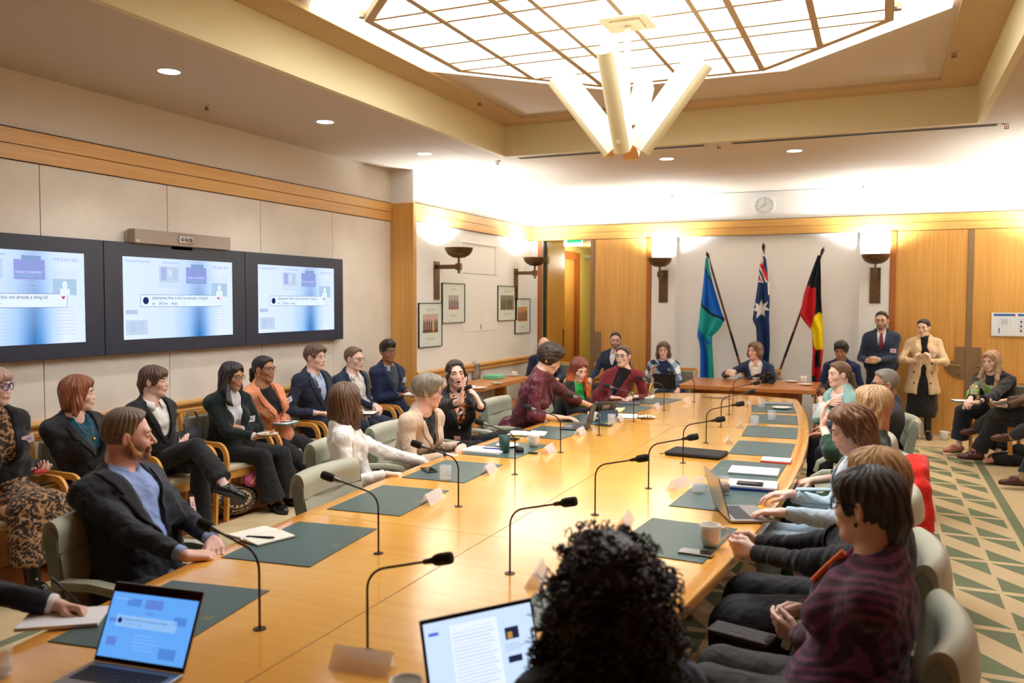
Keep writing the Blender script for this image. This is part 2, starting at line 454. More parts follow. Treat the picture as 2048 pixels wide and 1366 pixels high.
# right pair of doors
for nm, x0, x1, sx in (('door_1', .165, 1.045, -1), ('door_2', 1.115, 2.0, 1)):
    r = bpy.data.objects.new(nm, None); COL.objects.link(r); struct(r)
    r.location = (1.045 if sx < 0 else 1.115, YB-.02, 0)
    MB().box(x0-r.location.x, x1-r.location.x, -.01, .03, .03, 2.828).build('door_leaf', w_vert, r, bevel=0.003)
    plate_handle(r, sx, -.01, 1.05)
struct(MB().box(1.045, 1.115, YB-.045, YB, 0, 2.828).build('trim_16', bronze_flat))
struct(MB().box(.085, .165, YB-.045, YB, 0, 2.832).build('trim_17', w_dark, bevel=0.004))
struct(MB().box(2.0, 2.08, YB-.045, YB, 0, 2.832).build('trim_18', w_dark, bevel=0.004))
struct(MB().box(.165, 2.0, YB-.03, YB-.015, 0, .03).build('baseboard_back', mat('aluminium_sill', (190, 186, 178), 0.4, 0.6)))
# left pair: one leaf shut, one open into the corridor
r = bpy.data.objects.new('door_3', None); COL.objects.link(r); struct(r); r.location = (-4.23, YB-.02, 0)
MB().box(0, .86, -.01, .04, .01, 2.828).build('door_leaf', w_vert, r, bevel=0.003)
MB().box(-.062, 0, -.03, .05, .01, 2.828).build('edge_strip', bronze_flat, r)
MB().box(0, .12, -.022, -.01, 1.02, 1.36).box(-.0, .30, -.022, -.01, .86, 1.02).build('handle_plate', bronze_flat, r)
MB().cbox((-.12, .02, 2.55), (.13, .05, .07)).build('door_closer', mat('closer_grey', (150, 146, 110), 0.5, 0.3), r, bevel=0.01)
r = bpy.data.objects.new('door_4', None); COL.objects.link(r); struct(r); r.location = (-5.10, YB+.10, 0); r.rotation_euler = (0, 0, R_(91))
MB().box(0, .84, -.025, .025, .01, 2.82).build('door_leaf', w_vert, r, bevel=0.003)
MB().box(-.03, .03, -.04, -.02, 2.46, 2.58).build('hinge', bronze_flat, r)
MB().box(.74, .80, -.035, -.025, 1.02, 1.36).build('handle_plate', bronze_flat, r)
struct(MB().box(-3.375, -3.305, YB-.045, YB, 0, 2.832).build('trim_19', w_dark, bevel=0.004))
# corridor doorway seen beyond the open leaf
m_ = MB(); m_.box(-5.56, -5.46, 14.2, 14.35, 0, 2.65); m_.box(-5.56, -5.46, 15.62, 15.8, 0, 2.65); m_.box(-5.56, -5.46, 14.2, 15.8, 2.65, 2.78)
m_.box(-4.80, -4.72, 18.38, 18.5, 0, 2.45); m_.box(-5.55, -4.72, 18.38, 18.5, 2.45, 2.6)
struct(m_.build('trim_20', w_dark))
struct(MB().box(-5.55, -4.80, 18.42, 18.5, 0, 2.45).build('door_5', w_vert))
struct(MB().box(-5.555, -5.52, 14.35, 15.62, 0, 2.65).build('door_6', w_vert))
# white sconce piers either side of the alcove
struct(MB().box(-3.30, -2.92, YB-.035, YB, 0, 2.832).build('trim_21', paint_w, bevel=0.003))
struct(MB().box(-.305, .085, YB-.035, YB, 0, 2.832).build('trim_22', paint_w, bevel=0.003))

# ceiling: lower soffit ring, recess sides, ledge, upper field
X0, X1, Y0, Y1 = -3.92, 0.75, 2.39, 8.75
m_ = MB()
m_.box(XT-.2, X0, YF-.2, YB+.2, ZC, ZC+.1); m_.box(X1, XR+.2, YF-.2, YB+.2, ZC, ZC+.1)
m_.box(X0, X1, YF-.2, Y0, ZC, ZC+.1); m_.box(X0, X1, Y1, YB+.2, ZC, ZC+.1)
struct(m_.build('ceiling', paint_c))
m_ = MB()
m_.box(X0-.05, X0+.004, Y0, Y1, ZC-.001, ZU); m_.box(X1-.004, X1+.05, Y0, Y1, ZC-.001, ZU)
m_.box(X0-.05, X1+.05, Y0-.05, Y0+.004, ZC-.001, ZU); m_.box(X0-.05, X1+.05, Y1-.004, Y1+.05, ZC-.001, ZU)
struct(m_.build('trim_23', paint_b))
l = .32
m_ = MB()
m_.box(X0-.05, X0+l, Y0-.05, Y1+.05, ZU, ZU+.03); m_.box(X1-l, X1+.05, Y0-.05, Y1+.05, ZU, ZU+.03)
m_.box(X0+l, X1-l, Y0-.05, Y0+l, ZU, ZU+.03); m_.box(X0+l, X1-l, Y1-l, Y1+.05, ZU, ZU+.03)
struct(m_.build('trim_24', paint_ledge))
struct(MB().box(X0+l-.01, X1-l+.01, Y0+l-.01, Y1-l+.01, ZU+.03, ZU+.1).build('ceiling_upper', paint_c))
# faint board joints in the soffit
m_ = MB()
for x in (-4.27, 1.14): m_.box(x-.0015, x+.0015, YF, YB, ZC-.001, ZC+.001)
m_.box(XT, XR, 11.1, 11.103, ZC-.001, ZC+.001)
struct(m_.build('trim_25', mat('joint_line', (205, 200, 190), 0.8)))

# luminous ceiling
def octo(w, c, cx=XC, cy=YC): return [(cx+a*w if abs(a) == 1 else cx+a*w, cy+b*w) for a, b in ((1, c), (c, 1), (-c, 1), (-1, c), (-1, -c), (-c, -1), (c, -1), (1, -c))]
lay = thing('ceiling_light', 'large octagonal luminous ceiling light with a timber lattice', 'ceiling light', (XC, YC, ZU))
MB().prism(octo(1.98, .41, 0, 0), -.004, .028).build('cove_panel', glow('cove_glow', (255, 246, 222), L_RIM), lay)
MB().prism(octo(1.58, .42, 0, 0), -.060, -.050).build('diffuser', glow('lay_glow', (246, 250, 255), L_LAY), lay)
frame_m = mat('lattice_frame', (186, 160, 124), 0.5)
m_ = MB(); oc = octo(1.60, .42, 0, 0)
m_.sweep([(x, y, -.06) for x, y in oc], [(-.03, -.02), (.03, -.02), (.03, .03), (-.03, .03)], closed=True)
for p in (0, .45, .67, 1.14, -.45, -.67, -1.14):
    e = 1.60 if abs(p) <= .67 else 1.60-(abs(p)-.67)
    w = .016 if abs(p) in (.45, 0) else .022
    m_.box(-e, e, p-.015, p+.015, -.078, -.05); m_.box(p-w, p+w, -e, e, -.084, -.05)
m_.build('lattice', frame_m, lay)
for (u, v) in ((-1.6, .0), (1.6, .62), (-1.6, -.62), (1.6, -.62), (-1.6, .62)):
    MB().tube([(u*1.03, v-.05, -.05), (u*1.03, v-.05, .0)], .03, 8).build('bracket', mat('steel_bracket', (180, 160, 140), 0.3, 0.8), lay)
MB().box(-.16, .16, -.16, .16, -.10, -.084).box(-.10, .10, -.10, .10, -.115, -.10).build('centre_plate', mat('cluster_paint', (240, 228, 196), 0.4), lay)

# downlights
ds = glow('downlight_glow', (255, 252, 244), 22.0)
trimring = mat('downlight_trim', (205, 205, 205), 0.35, 0.5)
def lamp_light(kind, loc, power, col=(1, 1, 1), rot=(0, 0, 0), size=.08, spot=R_(110), blend=.6, parent=None):
    d = bpy.data.lights.new('lamp', kind); d.energy = power; d.color = col
    if kind == 'SPOT': d.spot_size = spot; d.spot_blend = blend; d.shadow_soft_size = size
    elif kind == 'POINT': d.shadow_soft_size = size
    else: d.size = size
    o = bpy.data.objects.new('lamp', d); COL.objects.link(o); o.location = loc; o.rotation_euler = rot
    if parent: o.parent = parent
    return o
dl0 = None
DL = [((-4.66, 4.58), 'recessed downlight in the lower ceiling over the screens, nearest the camera'),
      ((-4.66, 6.41), 'recessed downlight in the lower ceiling over the right-hand screen'),
      ((-4.66, 8.22), 'recessed downlight in the lower ceiling before the timber pilaster'),
      ((-2.28, 9.57), 'recessed downlight in the far ceiling, left of the pair'),
      ((-.90, 9.59), 'recessed downlight in the far ceiling, right of the pair')]
for (x, y), lb in DL+[((-4.66, 2.75), None), ((1.46, 4.58), None), ((1.46, 6.41), None), ((1.46, 2.75), None)]:
    if lb:
        if dl0 is None:
            dl0 = thing('downlight', lb, 'downlight', (x, y, ZC), 0, 'recessed downlights')
            MB().lathe([(.088, -.004), (.088, 0), (.075, 0), (.075, -.006), (.088, -.004)], 32, False).build('rim', trimring, dl0, smooth=True)
            MB().cyl((0, 0, -.003), .074, .002, 32).build('lens', ds, dl0)
            o = dl0
        else: o = dup(dl0, lb, (x, y, ZC))
    lamp_light('SPOT', (x, y, ZC-.03), L_DOWN, (1, .97, .92), size=.07)

# air slots, sprinklers
slot_m = mat('slot_metal', (175, 178, 180), 0.35, 0.4); slot_d = mat('slot_dark', (70, 70, 70), 0.7)
for (a, b, lb) in ((-3.82, -1.72, 'long linear air slot in the ceiling, left run past the recess'), (-1.45, .93, 'long linear air slot in the ceiling, right run past the recess')):
    t = thing('air_slot', lb, 'air vent', ((a+b)/2, 8.90, ZC), 0, 'linear air slots')
    h = (b-a)/2
    MB().box(-h, h, -.05, .06, -.004, 0).build('frame', slot_m, t)
    for k in range(3): MB().box(-h+.01, h-.01, -.035+k*.03, -.023+k*.03, -.006, -.003).build('slot', slot_d, t)
spr = None
for x, y, z, lb in ((-4.13, 9.00, ZC, 'small ceiling sprinkler left of the linear air slots'), (-1.585, 8.93, ZC, 'small ceiling sprinkler between the two air slots'),
                    (1.0, 8.93, ZC, 'small ceiling sprinkler right of the linear air slots'), (-5.19, 5.5, ZC, 'small ceiling sprinkler above the screens'),
                    (-3.66, 7.55, ZU, 'small sprinkler in the ceiling recess, left side'), (.47, 7.52, ZU, 'small sprinkler in the ceiling recess, right side')):
    if spr is None:
        spr = thing('sprinkler', lb, 'sprinkler', (x, y, z), 0, 'ceiling sprinklers')
        MB().cyl((0, 0, -.006), .032, .006, 20).build('escutcheon', mat('chrome_white', (210, 208, 204), 0.3, 0.5), spr)
        MB().tube([(.012, 0, -.006), (.016, 0, -.035)], .003, 6).tube([(-.012, 0, -.006), (-.016, 0, -.035)], .003, 6).cyl((0, 0, -.04), .02, .004, 14).build('head', mat('sprinkler_dark', (90, 80, 80), 0.4, 0.6), spr)
        MB().sphere((0, 0, -.02), (.005, .005, .012), 8, 6).build('bulb', mat('red_bulb', (190, 20, 40), 0.3), spr)
    else: dup(spr, lb, (x, y, z))
t = thing('curtain_track', 'thin white track fixed along the top of the far wall', 'track', (-1.62, YB-.12, ZC))
MB().tube([(-1.35, 0, -.012), (1.34, 0, -.012)], .006, 6).build('rail', mat('track_grey', (165, 172, 176), 0.4, 0.4), t)
for x in (-1.35, 1.34): MB().cbox((x, 0, -.012), (.025, .03, .024)).build('end_bracket', mat('track_end', (60, 95, 120), 0.5), t)

# wall sconces
def sconce(lb, loc, rz, arm):
    t = thing('wall_sconce', lb, 'wall light', loc, rz, 'bronze bowl wall sconces')
    MB().box(-.07, .07, -.014, 0, -.50, 0.0).build('back_plate', bronze, t, bevel=0.002)
    y = -arm
    MB().box(-.022, .022, y-.02, 0, -.10, -.045).box(-.03, .03, y-.035, y+.035, -.115, -.03).tube([(0, y, -.16), (0, y, .07)], .016, 10).build('arm', bronze, t, bevel=0.003)
    prof = [(.0, .035), (.08, .045), (.135, .075), (.17, .12), (.185, .17), (.178, .17), (.16, .13), (.12, .09), (.07, .058), (.0, .05)]
    MB().at((0, y, 0)).lathe(prof, 40, False).build('bowl', bronze, t, smooth=True)
    MB().at((0, y, 0)).cyl((0, 0, .10), .12, .02, 24).build('bulb', glow('sconce_glow', (250, 253, 255), 30.0), t)
    c, s = math.cos(rz), math.sin(rz)
    lamp_light('SPOT', (loc[0]+s*arm, loc[1]-c*arm, loc[2]+.15), L_SCONCE, (.90, .97, 1), rot=(PI, 0, 0), size=.10, spot=R_(150), blend=.5)
    return t
sconce('bronze bowl wall sconce above the two nearer framed photographs', (XA+.001, 9.75, 2.36), PI/2, .33)
sconce('bronze bowl wall sconce on the picture wall beside the open door', (XA+.001, 12.36, 2.36), PI/2, .33)
sconce('bronze bowl wall sconce left of the flags', (-3.11, YB-.036, 2.33), 0, .25)
sconce('bronze bowl wall sconce right of the flags above the standing man', (-.10, YB-.036, 2.33), 0, .25)
for x, y in ((2.3, YB-.3), (XR-.4, 10.3), (XR-.4, 12.36)):
    lamp_light('SPOT', (x, y, 2.48), L_SCONCE, (.90, .97, 1), rot=(PI, 0, 0), size=.10, spot=R_(150), blend=.5)
lamp_light('POINT', (-4.9, 15.2, 2.6), 17, (1, .95, .82), size=.15)
# ================================================================ CONFERENCE TABLE
TX, TY, TZ = -1.67, 5.77, 0.74
def hw(y): return 1.19 - 0.0206*(y-TY)**2
ttop = wood('table_veneer', (230, 162, 60), (244, 184, 82), 'x', 0.18, scale=1.6, coat=.6, spec=0.5)
tedge = wood('table_border', (222, 150, 60), (238, 172, 80), 'y', 0.20, scale=2.5, coat=0.5)
tdark = wood('table_base_wood', (120, 66, 28), (150, 86, 38), 'z', 0.4)
seam_m = mat('table_seam', (150, 88, 38), 0.4)
def outline(inset=0.0, n=28, y0=1.46, y1=10.08, bow=0.22):
    P = []
    ys = np.linspace(y0, y1, n)
    for y in ys: P.append((TX+hw(y)-inset, y + (inset if y == ys[0] else (-inset if y == ys[-1] else 0))))
    w = hw(y1)-inset
    for t in np.linspace(1, -1, 10)[1:-1]: P.append((TX+w*t, y1-inset+bow*(1-t*t)))
    for y in ys[::-1]: P.append((TX-hw(y)+inset, y + (inset if y == ys[0] else (-inset if y == ys[-1] else 0))))
    for t in np.linspace(-1, 1, 10)[1:-1]: P.append((TX+w*t, y0+inset-bow*(1-t*t)))
    return P
table = thing('conference_table', 'long boat-shaped honey timber conference table with green desk mats', 'table', (TX, TY, 0))
def sh(P): return [(x-TX, y-TY) for x, y in P]
o1, o2 = sh(outline(0)), sh(outline(.07))
m_ = MB(); n = len(o1)
ed = [(0, -.060), (.0, -.012), (.004, -.003), (.012, 0)]
rings = []
for ins, z in ((.03, -.06), (.0, -.045), (.0, -.012), (.004, -.003), (.012, 0.0)):
    rings.append([(x, y, TZ+z) for x, y in sh(outline(ins))])
rings.append([(x, y, TZ) for x, y in o2])
vs = [p for r in rings for p in r]; fs = []
for j in range(len(rings)-1):
    for i in range(n):
        k = (i+1) % n; fs.append((j*n+i, j*n+k, (j+1)*n+k, (j+1)*n+i))
m_.add(vs, fs); m_.build('edge_band', tedge, table, smooth=True)
MB().prism(o2, TZ-.06, TZ).build('table_top', ttop, table)
m_ = MB().box(-.002, .002, -4.42, 4.42, TZ-.001, TZ+.0006)
for y in (-2.2, .12, 2.2): m_.box(-hw(TY+y)+.07, hw(TY+y)-.07, y-.001, y+.001, TZ-.001, TZ+.0004)
m_.build('seam', seam_m, table)
for y in (-2.9, 0, 2.9): MB().box(-.45, .45, y-.7, y+.7, 0, TZ-.06).build('pedestal', tdark, table, bevel=0.01)

# ---- leather conference chair (faces local +y)
leather = mat('leather_sage', (176, 177, 156), 0.42, bump=0.25, bscale=260, vary=0.06, vscale=5)
leather_d = mat('leather_side', (132, 140, 126), 0.5, bump=0.2, bscale=260)
chair_black = mat('chair_metal_black', (34, 34, 34), 0.4, 0.5)
def leather_chair(lb, loc, rz):
    t = thing('leather_chair', lb, 'chair', loc, rz, 'leather chairs round the conference table')
    W2 = .285
    def panel(prof, nm, wrap=.05, wd=W2, m=leather):
        n = len(prof); nu = 12; vs = []
        for i in range(nu+1):
            u = -1+2*i/nu
            sc = 1.0 if abs(u) < .97 else .86
            cy = sum(p[0] for p in prof)/n; cz = sum(p[1] for p in prof)/n
            for (y, z) in prof: vs.append((u*wd, cy+(y-cy)*sc+wrap*u*u, cz+(z-cz)*(1 if sc == 1 else .985)))
        fs = [(i*n+k, i*n+(k+1) % n, (i+1)*n+(k+1) % n, (i+1)*n+k) for i in range(nu) for k in range(n)]
        fs += [tuple(range(n-1, -1, -1)), tuple(nu*n+k for k in range(n))]
        return MB().add(vs, fs).build(nm, m, t, smooth=True)
    back = [(-.20, .44), (-.215, .55), (-.24, .68), (-.262, .755), (-.315, .745), (-.300, .66), (-.275, .55), (-.26, .44)]
    b = panel(back, 'backrest')
    MB().box(-W2+.02, W2-.02, -.252, -.246, .752, .756).build('piping', leather_d, b)
    roll = [(-.258, .758)]+[(-.312+.052*math.cos(a), .835+.062*math.sin(a)) for a in np.linspace(-.35, PI*.98, 12)]+[(-.372, .80), (-.374, .762), (-.352, .758), (-.335, .79)]
    r = panel(roll, 'rolled_headrest')
    for s in (-1, 1):
        MB().at((s*(W2+.003), .05, 0)).add([(0, y, z) for y, z in [(-.27, .48), (-.23, .48), (-.262, .70), (-.275, .83), (-.31, .87), (-.34, .83), (-.325, .72)]]+[(s*.006, y, z) for y, z in [(-.27, .48), (-.23, .48), (-.262, .70), (-.275, .83), (-.31, .87), (-.34, .83), (-.325, .72)]],
            [tuple(range(7)), tuple(range(13, 6, -1))]+[(i, (i+1) % 7, 7+(i+1) % 7, 7+i) for i in range(7)]).build('side_panel', leather_d, t, bevel=0.002)
    MB().box(-W2+.01, W2-.01, -.24, .24, .36, .46).build('seat', leather, t, bevel=0.035, seg=4)
    for s in (-1, 1):
        x = s*(W2+.035)
        pts = [(x, -.23, .60), (x, -.16, .645), (x, .0, .655), (x, .12, .645), (x, .19, .60), (x, .21, .53)]
        ar = MB().sweep(pts, [(-.032, -.015), (.032, -.015), (.036, 0), (.028, .018), (-.028, .018), (-.036, 0)]).build('armrest', leather, t, smooth=True)
        MB().tube([(x, .19, .56), (x, .16, .44), (s*.2, .08, .36)], .014, 8).build('arm_bracket', chair_black, t, smooth=True)
    MB().tube([(0, 0, .36), (0, 0, .10)], .03, 12).build('column', chair_black, t, smooth=True)
    for k in range(5):
        a = 2*PI*k/5+.3
        MB().tube([(.03*math.cos(a), .03*math.sin(a), .10), (.28*math.cos(a), .28*math.sin(a), .055)], [.022, .014], 8).sphere((.28*math.cos(a), .28*math.sin(a), .028), .028, 10, 8).build('leg', chair_black, t, smooth=True)
    return t
LC0 = None
def lchair(lb, x, y, rz):
    global LC0
    if LC0 is None: LC0 = leather_chair(lb, (x, y, 0), rz); return LC0
    return dup(LC0, lb, (x, y, 0), rz)
E_ = -PI/2      # facing +x (from the left side of the table)
Wd = PI/2       # facing -x
lchair('empty leather chair pushed in between the bearded person and the one in ivory', -2.66, 4.02, E_+.03)
lchair('leather chair holding the bearded man in the charcoal suit jacket', -3.02, 2.80, E_+.10)
lchair('leather chair under the person writing at the lower left corner', -3.06, 1.62, E_+.05)
lchair('leather chair behind the woman in the white blazer', -3.22, 4.86, E_+.10)
lchair('leather chair holding the grey-haired woman in the beige blazer', -3.25, 5.62, E_+.10)
lchair('leather chair holding the person speaking with raised hands', -3.38, 6.62, E_)
lchair('leather chair behind the curly-haired woman in the burgundy bow blouse', -3.20, 7.52, E_)
lchair('leather chair behind the woman with long red hair', -3.12, 8.42, E_)
lchair('leather chair holding the woman in the dark red blazer', -3.05, 9.30, E_-.05)
lchair('leather chair holding the woman in the plum ribbed jumper, lower right', -.08, 2.84, Wd-.05)
lchair('leather chair behind the woman in black with clasped hands', -.10, 3.66, Wd)
lchair('leather chair holding the brown-haired woman typing', -.15, 4.78, Wd)
lchair('leather chair with a bright red coat hung over its back', -.12, 5.60, Wd)
lchair('empty leather chair tucked in past the woman lifting a glass', -.24, 6.62, Wd)
lchair('leather chair holding the grey-haired man in glasses, right side', -.04, 7.72, Wd+.12)
lchair('leather chair holding the woman in the mint blazer', -.16, 8.55, Wd)
lchair('leather chair holding the woman with dark curls in the foreground', -.55, 1.62, .5)

# ---- timber visitor armchair (faces local +y)
lam = wood('bent_laminate', (206, 142, 60), (232, 172, 88), 'y', 0.32, scale=4)
pad = mat('seat_fabric_cream', (222, 208, 176), 0.9, bump=0.3, bscale=500)
padg = mat('back_fabric_grey_green', (150, 152, 132), 0.9, bump=0.3, bscale=500)
def wood_chair(lb, loc, rz):
    t = thing('timber_armchair', lb, 'chair', loc, rz, 'bentwood visitor armchairs')
    pr = [(-.022, -.011), (.022, -.011), (.022, .011), (-.022, .011)]
    for s in (-1, 1):
        x = s*.285
        pts = [(x, .22, 0.0), (x, .235, .30), (x, .235, .52)]
        for a in np.linspace(0, PI/2, 7)[1:]: pts.append((x, .235-.09*(1-math.cos(a)), .52+.12*math.sin(a)))
        pts += [(x, -.05, .642), (x, -.24, .62)]
        MB().sweep(pts, [(p[1]*2, p[0]*.6) for p in pr], up=(1, 0, 0)).build('arm_loop', lam, t, bevel=0.003)
        pts = [(x*.92, -.27, 0.0), (x*.92, -.235, .30), (x*.92, -.24, .50), (x*.92, -.30, .86)]
        MB().sweep(pts, [(p[1]*2, p[0]*.6) for p in pr], up=(1, 0, 0)).build('back_leg', lam, t, bevel=0.003)
    MB().box(-.265, .265, .17, .20, .34, .41).build('front_rail', lam, t, bevel=0.003)
    MB().box(-.26, .26, -.24, .22, .405, .455).build('seat', pad, t, bevel=0.02, seg=3)
    MB().at((0, -.262, .68), (R_(-9), 0, 0)).box(-.235, .235, -.02, .02, -.17, .17).build('backrest', padg, t, bevel=0.02, seg=3)
    for z in (.50, .86): MB().at((0, -.245-(.055 if z > .6 else 0), z)).box(-.26, .26, -.012, .012, -.02, .02).build('back_rail', lam, t, bevel=0.004)
    return t
WC0 = wood_chair('timber visitor armchair under the woman in the leopard print dress', (-5.22, 3.66, 0), E_)
WCH = [(-5.20, 4.33, E_, 'timber visitor armchair holding the auburn-haired woman in a teal top'), (-5.20, 5.02, E_, 'timber visitor armchair holding the person with a brown crop and white shirt'),
       (-5.20, 5.72, E_, 'timber visitor armchair holding the woman in the grey turtleneck'), (-5.20, 6.40, E_, 'timber visitor armchair holding the woman in the peach blazer'),
       (-5.20, 7.10, E_, 'timber visitor armchair holding the floppy-haired young man in navy'), (-5.20, 7.80, E_, 'timber visitor armchair holding the man in glasses and open white collar'),
       (-5.20, 8.52, E_, 'timber visitor armchair holding the man by the timber pilaster'), (-4.72, 12.35, PI, 'timber visitor armchair under the bald bearded man'),
       (-3.74, 12.42, PI, 'timber visitor armchair under the bespectacled man by the doors'), (-2.72, 12.0, PI, 'timber visitor armchair under the woman with the black laptop'),
       (-1.57, 12.3, PI, 'timber visitor armchair behind the small desk'), (-.52, 12.3, PI, 'timber visitor armchair of the man in the corner beside the red and black flag'),
       (1.38, 11.55, PI*.80, 'timber visitor armchair holding the woman in the patterned pinafore'), (1.66, 10.72, PI*.60, 'timber visitor armchair at the right edge of the photo holding the person with a phone'),
       (1.78, 9.9, PI*.55, 'timber visitor armchair cut by the right edge of the photo, nearest the camera')]
for x, y, rz, lb in WCH: dup(WC0, lb, (x, y, 0), rz)
# low timber plinth running behind the wall chairs
pl = thing('bench_plinth', 'low reddish timber plinth behind the wall chairs', 'plinth', (XT+.02, 3.65, 0))
MB().box(.02, .14, -5.3, 5.4, 0, .30).build('panel', wood('plinth_wood', (150, 92, 42), (178, 112, 54), 'y', 0.4), pl, bevel=0.006)

# ---- microphones
mic_rod = mat('mic_gooseneck', (64, 44, 36), 0.35, 0.6)
mic_foam = mat('mic_foam', (34, 35, 36), 0.95, bump=0.6, bscale=900)
mic_tip = mat('mic_collar', (120, 122, 120), 0.4, 0.6)
def microphone(lb, x, y, sgn, drop=0.0, tw=0.0):
    rz = 0 if sgn > 0 else PI
    t = thing('gooseneck_microphone', lb, 'microphone', (x, y, TZ), rz+tw, 'gooseneck microphones on the conference table')
    MB().cyl((0, 0, 0), .022, .003, 20).build('base', mic_rod, t, smooth=True)
    pts = [(0, 0, .002), (0, 0, .12), (0, 0, .20)]
    for a in np.linspace(0, PI/2-.22, 8)[1:]: pts.append((.075*(1-math.cos(a)), 0, .20+.075*math.sin(a)))
    px_, pz_ = pts[-1][0], pts[-1][2]
    for d in (.04, .09, .13): pts.append((px_+d, 0, pz_+d*(.24-drop)))
    MB().tube(pts, .0042, 8).build('gooseneck', mic_rod, t, smooth=True)
    e = pts[-1]; ang = math.atan(.24-drop)
    def al(m_): return m_.at(e, (0, PI/2-ang, 0))
    al(MB()).lathe([(.004, 0), (.008, .004), (.010, .03), (.013, .04)], 14).build('collar', mic_tip if sgn < 0 else mic_rod, t, smooth=True)
    al(MB()).lathe([(.010, .034), (.017, .042), (.0195, .055), (.0195, .090), (.017, .099), (.006, .102)], 18).build('foam_windshield', mic_foam, t, smooth=True)
    return t
ML = [(-1.902, 2.228, 'gooseneck microphone, left row, nearest the camera in front of the open laptop'), (-2.002, 3.119, "gooseneck microphone in front of the bearded man's desk mat and notebook"),
      (-2.072, 4.019, 'gooseneck microphone in front of the bare desk mat on the left side'), (-2.129, 4.916, 'gooseneck microphone beside the desk mat with water glass and phone'),
      (-2.137, 5.774, 'gooseneck microphone beside the dark green tumbler'), (-2.121, 6.643, 'gooseneck microphone before the laptop of the curly-haired woman'),
      (-2.08, 7.554, 'gooseneck microphone before the propped tablet'), (-2.01, 8.449, 'gooseneck microphone beside the plate of fruit'), (-1.88, 9.306, 'gooseneck microphone at the far left end of the table')]
MR = [(-1.468, 2.221, 'gooseneck microphone, right row, nearest the camera behind the name card'), (-1.366, 3.106, 'gooseneck microphone, right row, second from the camera beside the dark curls'),
      (-1.343, 4.149, 'gooseneck microphone, right row, third from the camera'), (-1.247, 4.873, 'gooseneck microphone, right row, left of the water glass and coffee'),
      (-1.231, 5.747, 'gooseneck microphone rising behind the black zip case'), (-1.243, 6.64, 'gooseneck microphone, right row, sixth from the camera'),
      (-1.284, 7.547, 'gooseneck microphone, right row, third from the far end'), (-1.356, 8.419, 'gooseneck microphone, right row, second from the far end'), (-1.458, 9.303, 'gooseneck microphone at the far right end of the table')]
mic0 = {}
for i, (x, y, lb) in enumerate(ML+MR):
    s = -1 if i < 9 else 1
    tw = [(-.10, .05, .02, -.03, .06, .0, .04, -.05, .1), (.12, -.02, -.10, .08, -.12, .02, .1, .05, -.04)][i//9][i % 9]
    if s not in mic0: mic0[s] = microphone(lb, x, y, s, 0.0); mic0[s].rotation_euler.z += tw; mic0[s]['r'] = 0
    else: dup(mic0[s], lb, (x, y, TZ), (0 if s > 0 else PI)+tw)
for o in mic0.values(): del o['r']

# ---- desk mats
matg = mat('mat_leather_green', (74, 98, 96), 0.32, bump=0.12, bscale=700)
matb = mat('mat_crest_gold', (150, 150, 96), 0.5)
mate = mat('mat_edge', (34, 48, 46), 0.5)
def desk_mat(lb, x, y, rz):
    t = thing('desk_mat', lb, 'desk mat', (x, y, TZ), rz, 'green leather desk mats')
    MB().box(-.215, .215, -.31, .31, 0.0002, .004).build('mat', matg, t, bevel=0.001)
    MB().box(-.216, .216, -.311, .311, 0, .002).build('edge', mate, t)
    m_ = MB().at((.165, 0, .0042))
    m_.box(-.016, -.010, -.020, .020, 0, .0004); m_.box(-.004, .016, -.013, -.005, 0, .0004).box(-.004, .016, .005, .013, 0, .0004).box(.006, .012, -.02, .02, 0, .0004)
    m_.build('crest', matb, t)
    return t
DM = [(2.20, 0, 'green desk mat behind the open laptop, left side nearest the camera'), (3.12, 0, 'green desk mat under the open white notebook, left side'), (4.00, 0, 'bare green desk mat in front of the empty leather chair'),
      (4.85, 0, 'green desk mat under the short glass and black phone'), (5.72, 0, 'green desk mat under the white papers and dark green tumbler'), (6.62, 0, 'green desk mat under the thin dark laptop and open notebook'),
      (7.52, 0, 'green desk mat under the tablet and white cup, left side'), (8.42, 0, 'green desk mat under the yellow note pad and closed laptop'), (9.20, 0, 'green desk mat at the far left end under a notebook'),
      (2.90, 1, 'green desk mat half hidden by the dark curls, right side'), (3.88, 1, 'green desk mat under the white cup and phone, right side nearest'), (4.80, 1, 'green desk mat under the silver laptop being typed on'),
      (5.66, 1, 'green desk mat under the closed white laptop and red notebook'), (6.55, 1, 'bare green desk mat beyond the black zip case'), (7.42, 1, 'bare green desk mat with a water glass at its left corner'),
      (8.25, 1, 'green desk mat with one glass on it, second from the far right end'), (9.05, 1, 'green desk mat at the far right end under a grey folder and plate')]
dm0 = None
for y, side, lb in DM:
    slope = -0.0412*(y-TY)
    if side == 0: x = TX-hw(y)+.095+.215; rz = -math.atan(-slope) if 0 else math.atan(slope)*1.0
    else: x = TX+hw(y)-.095-.215; rz = PI-math.atan(slope)
    if dm0 is None: dm0 = desk_mat(lb, x, y, rz)
    else: dup(dm0, lb, (x, y, TZ), rz)
DMX = lambda y, side: (TX-hw(y)+.31) if side == 0 else (TX+hw(y)-.31)

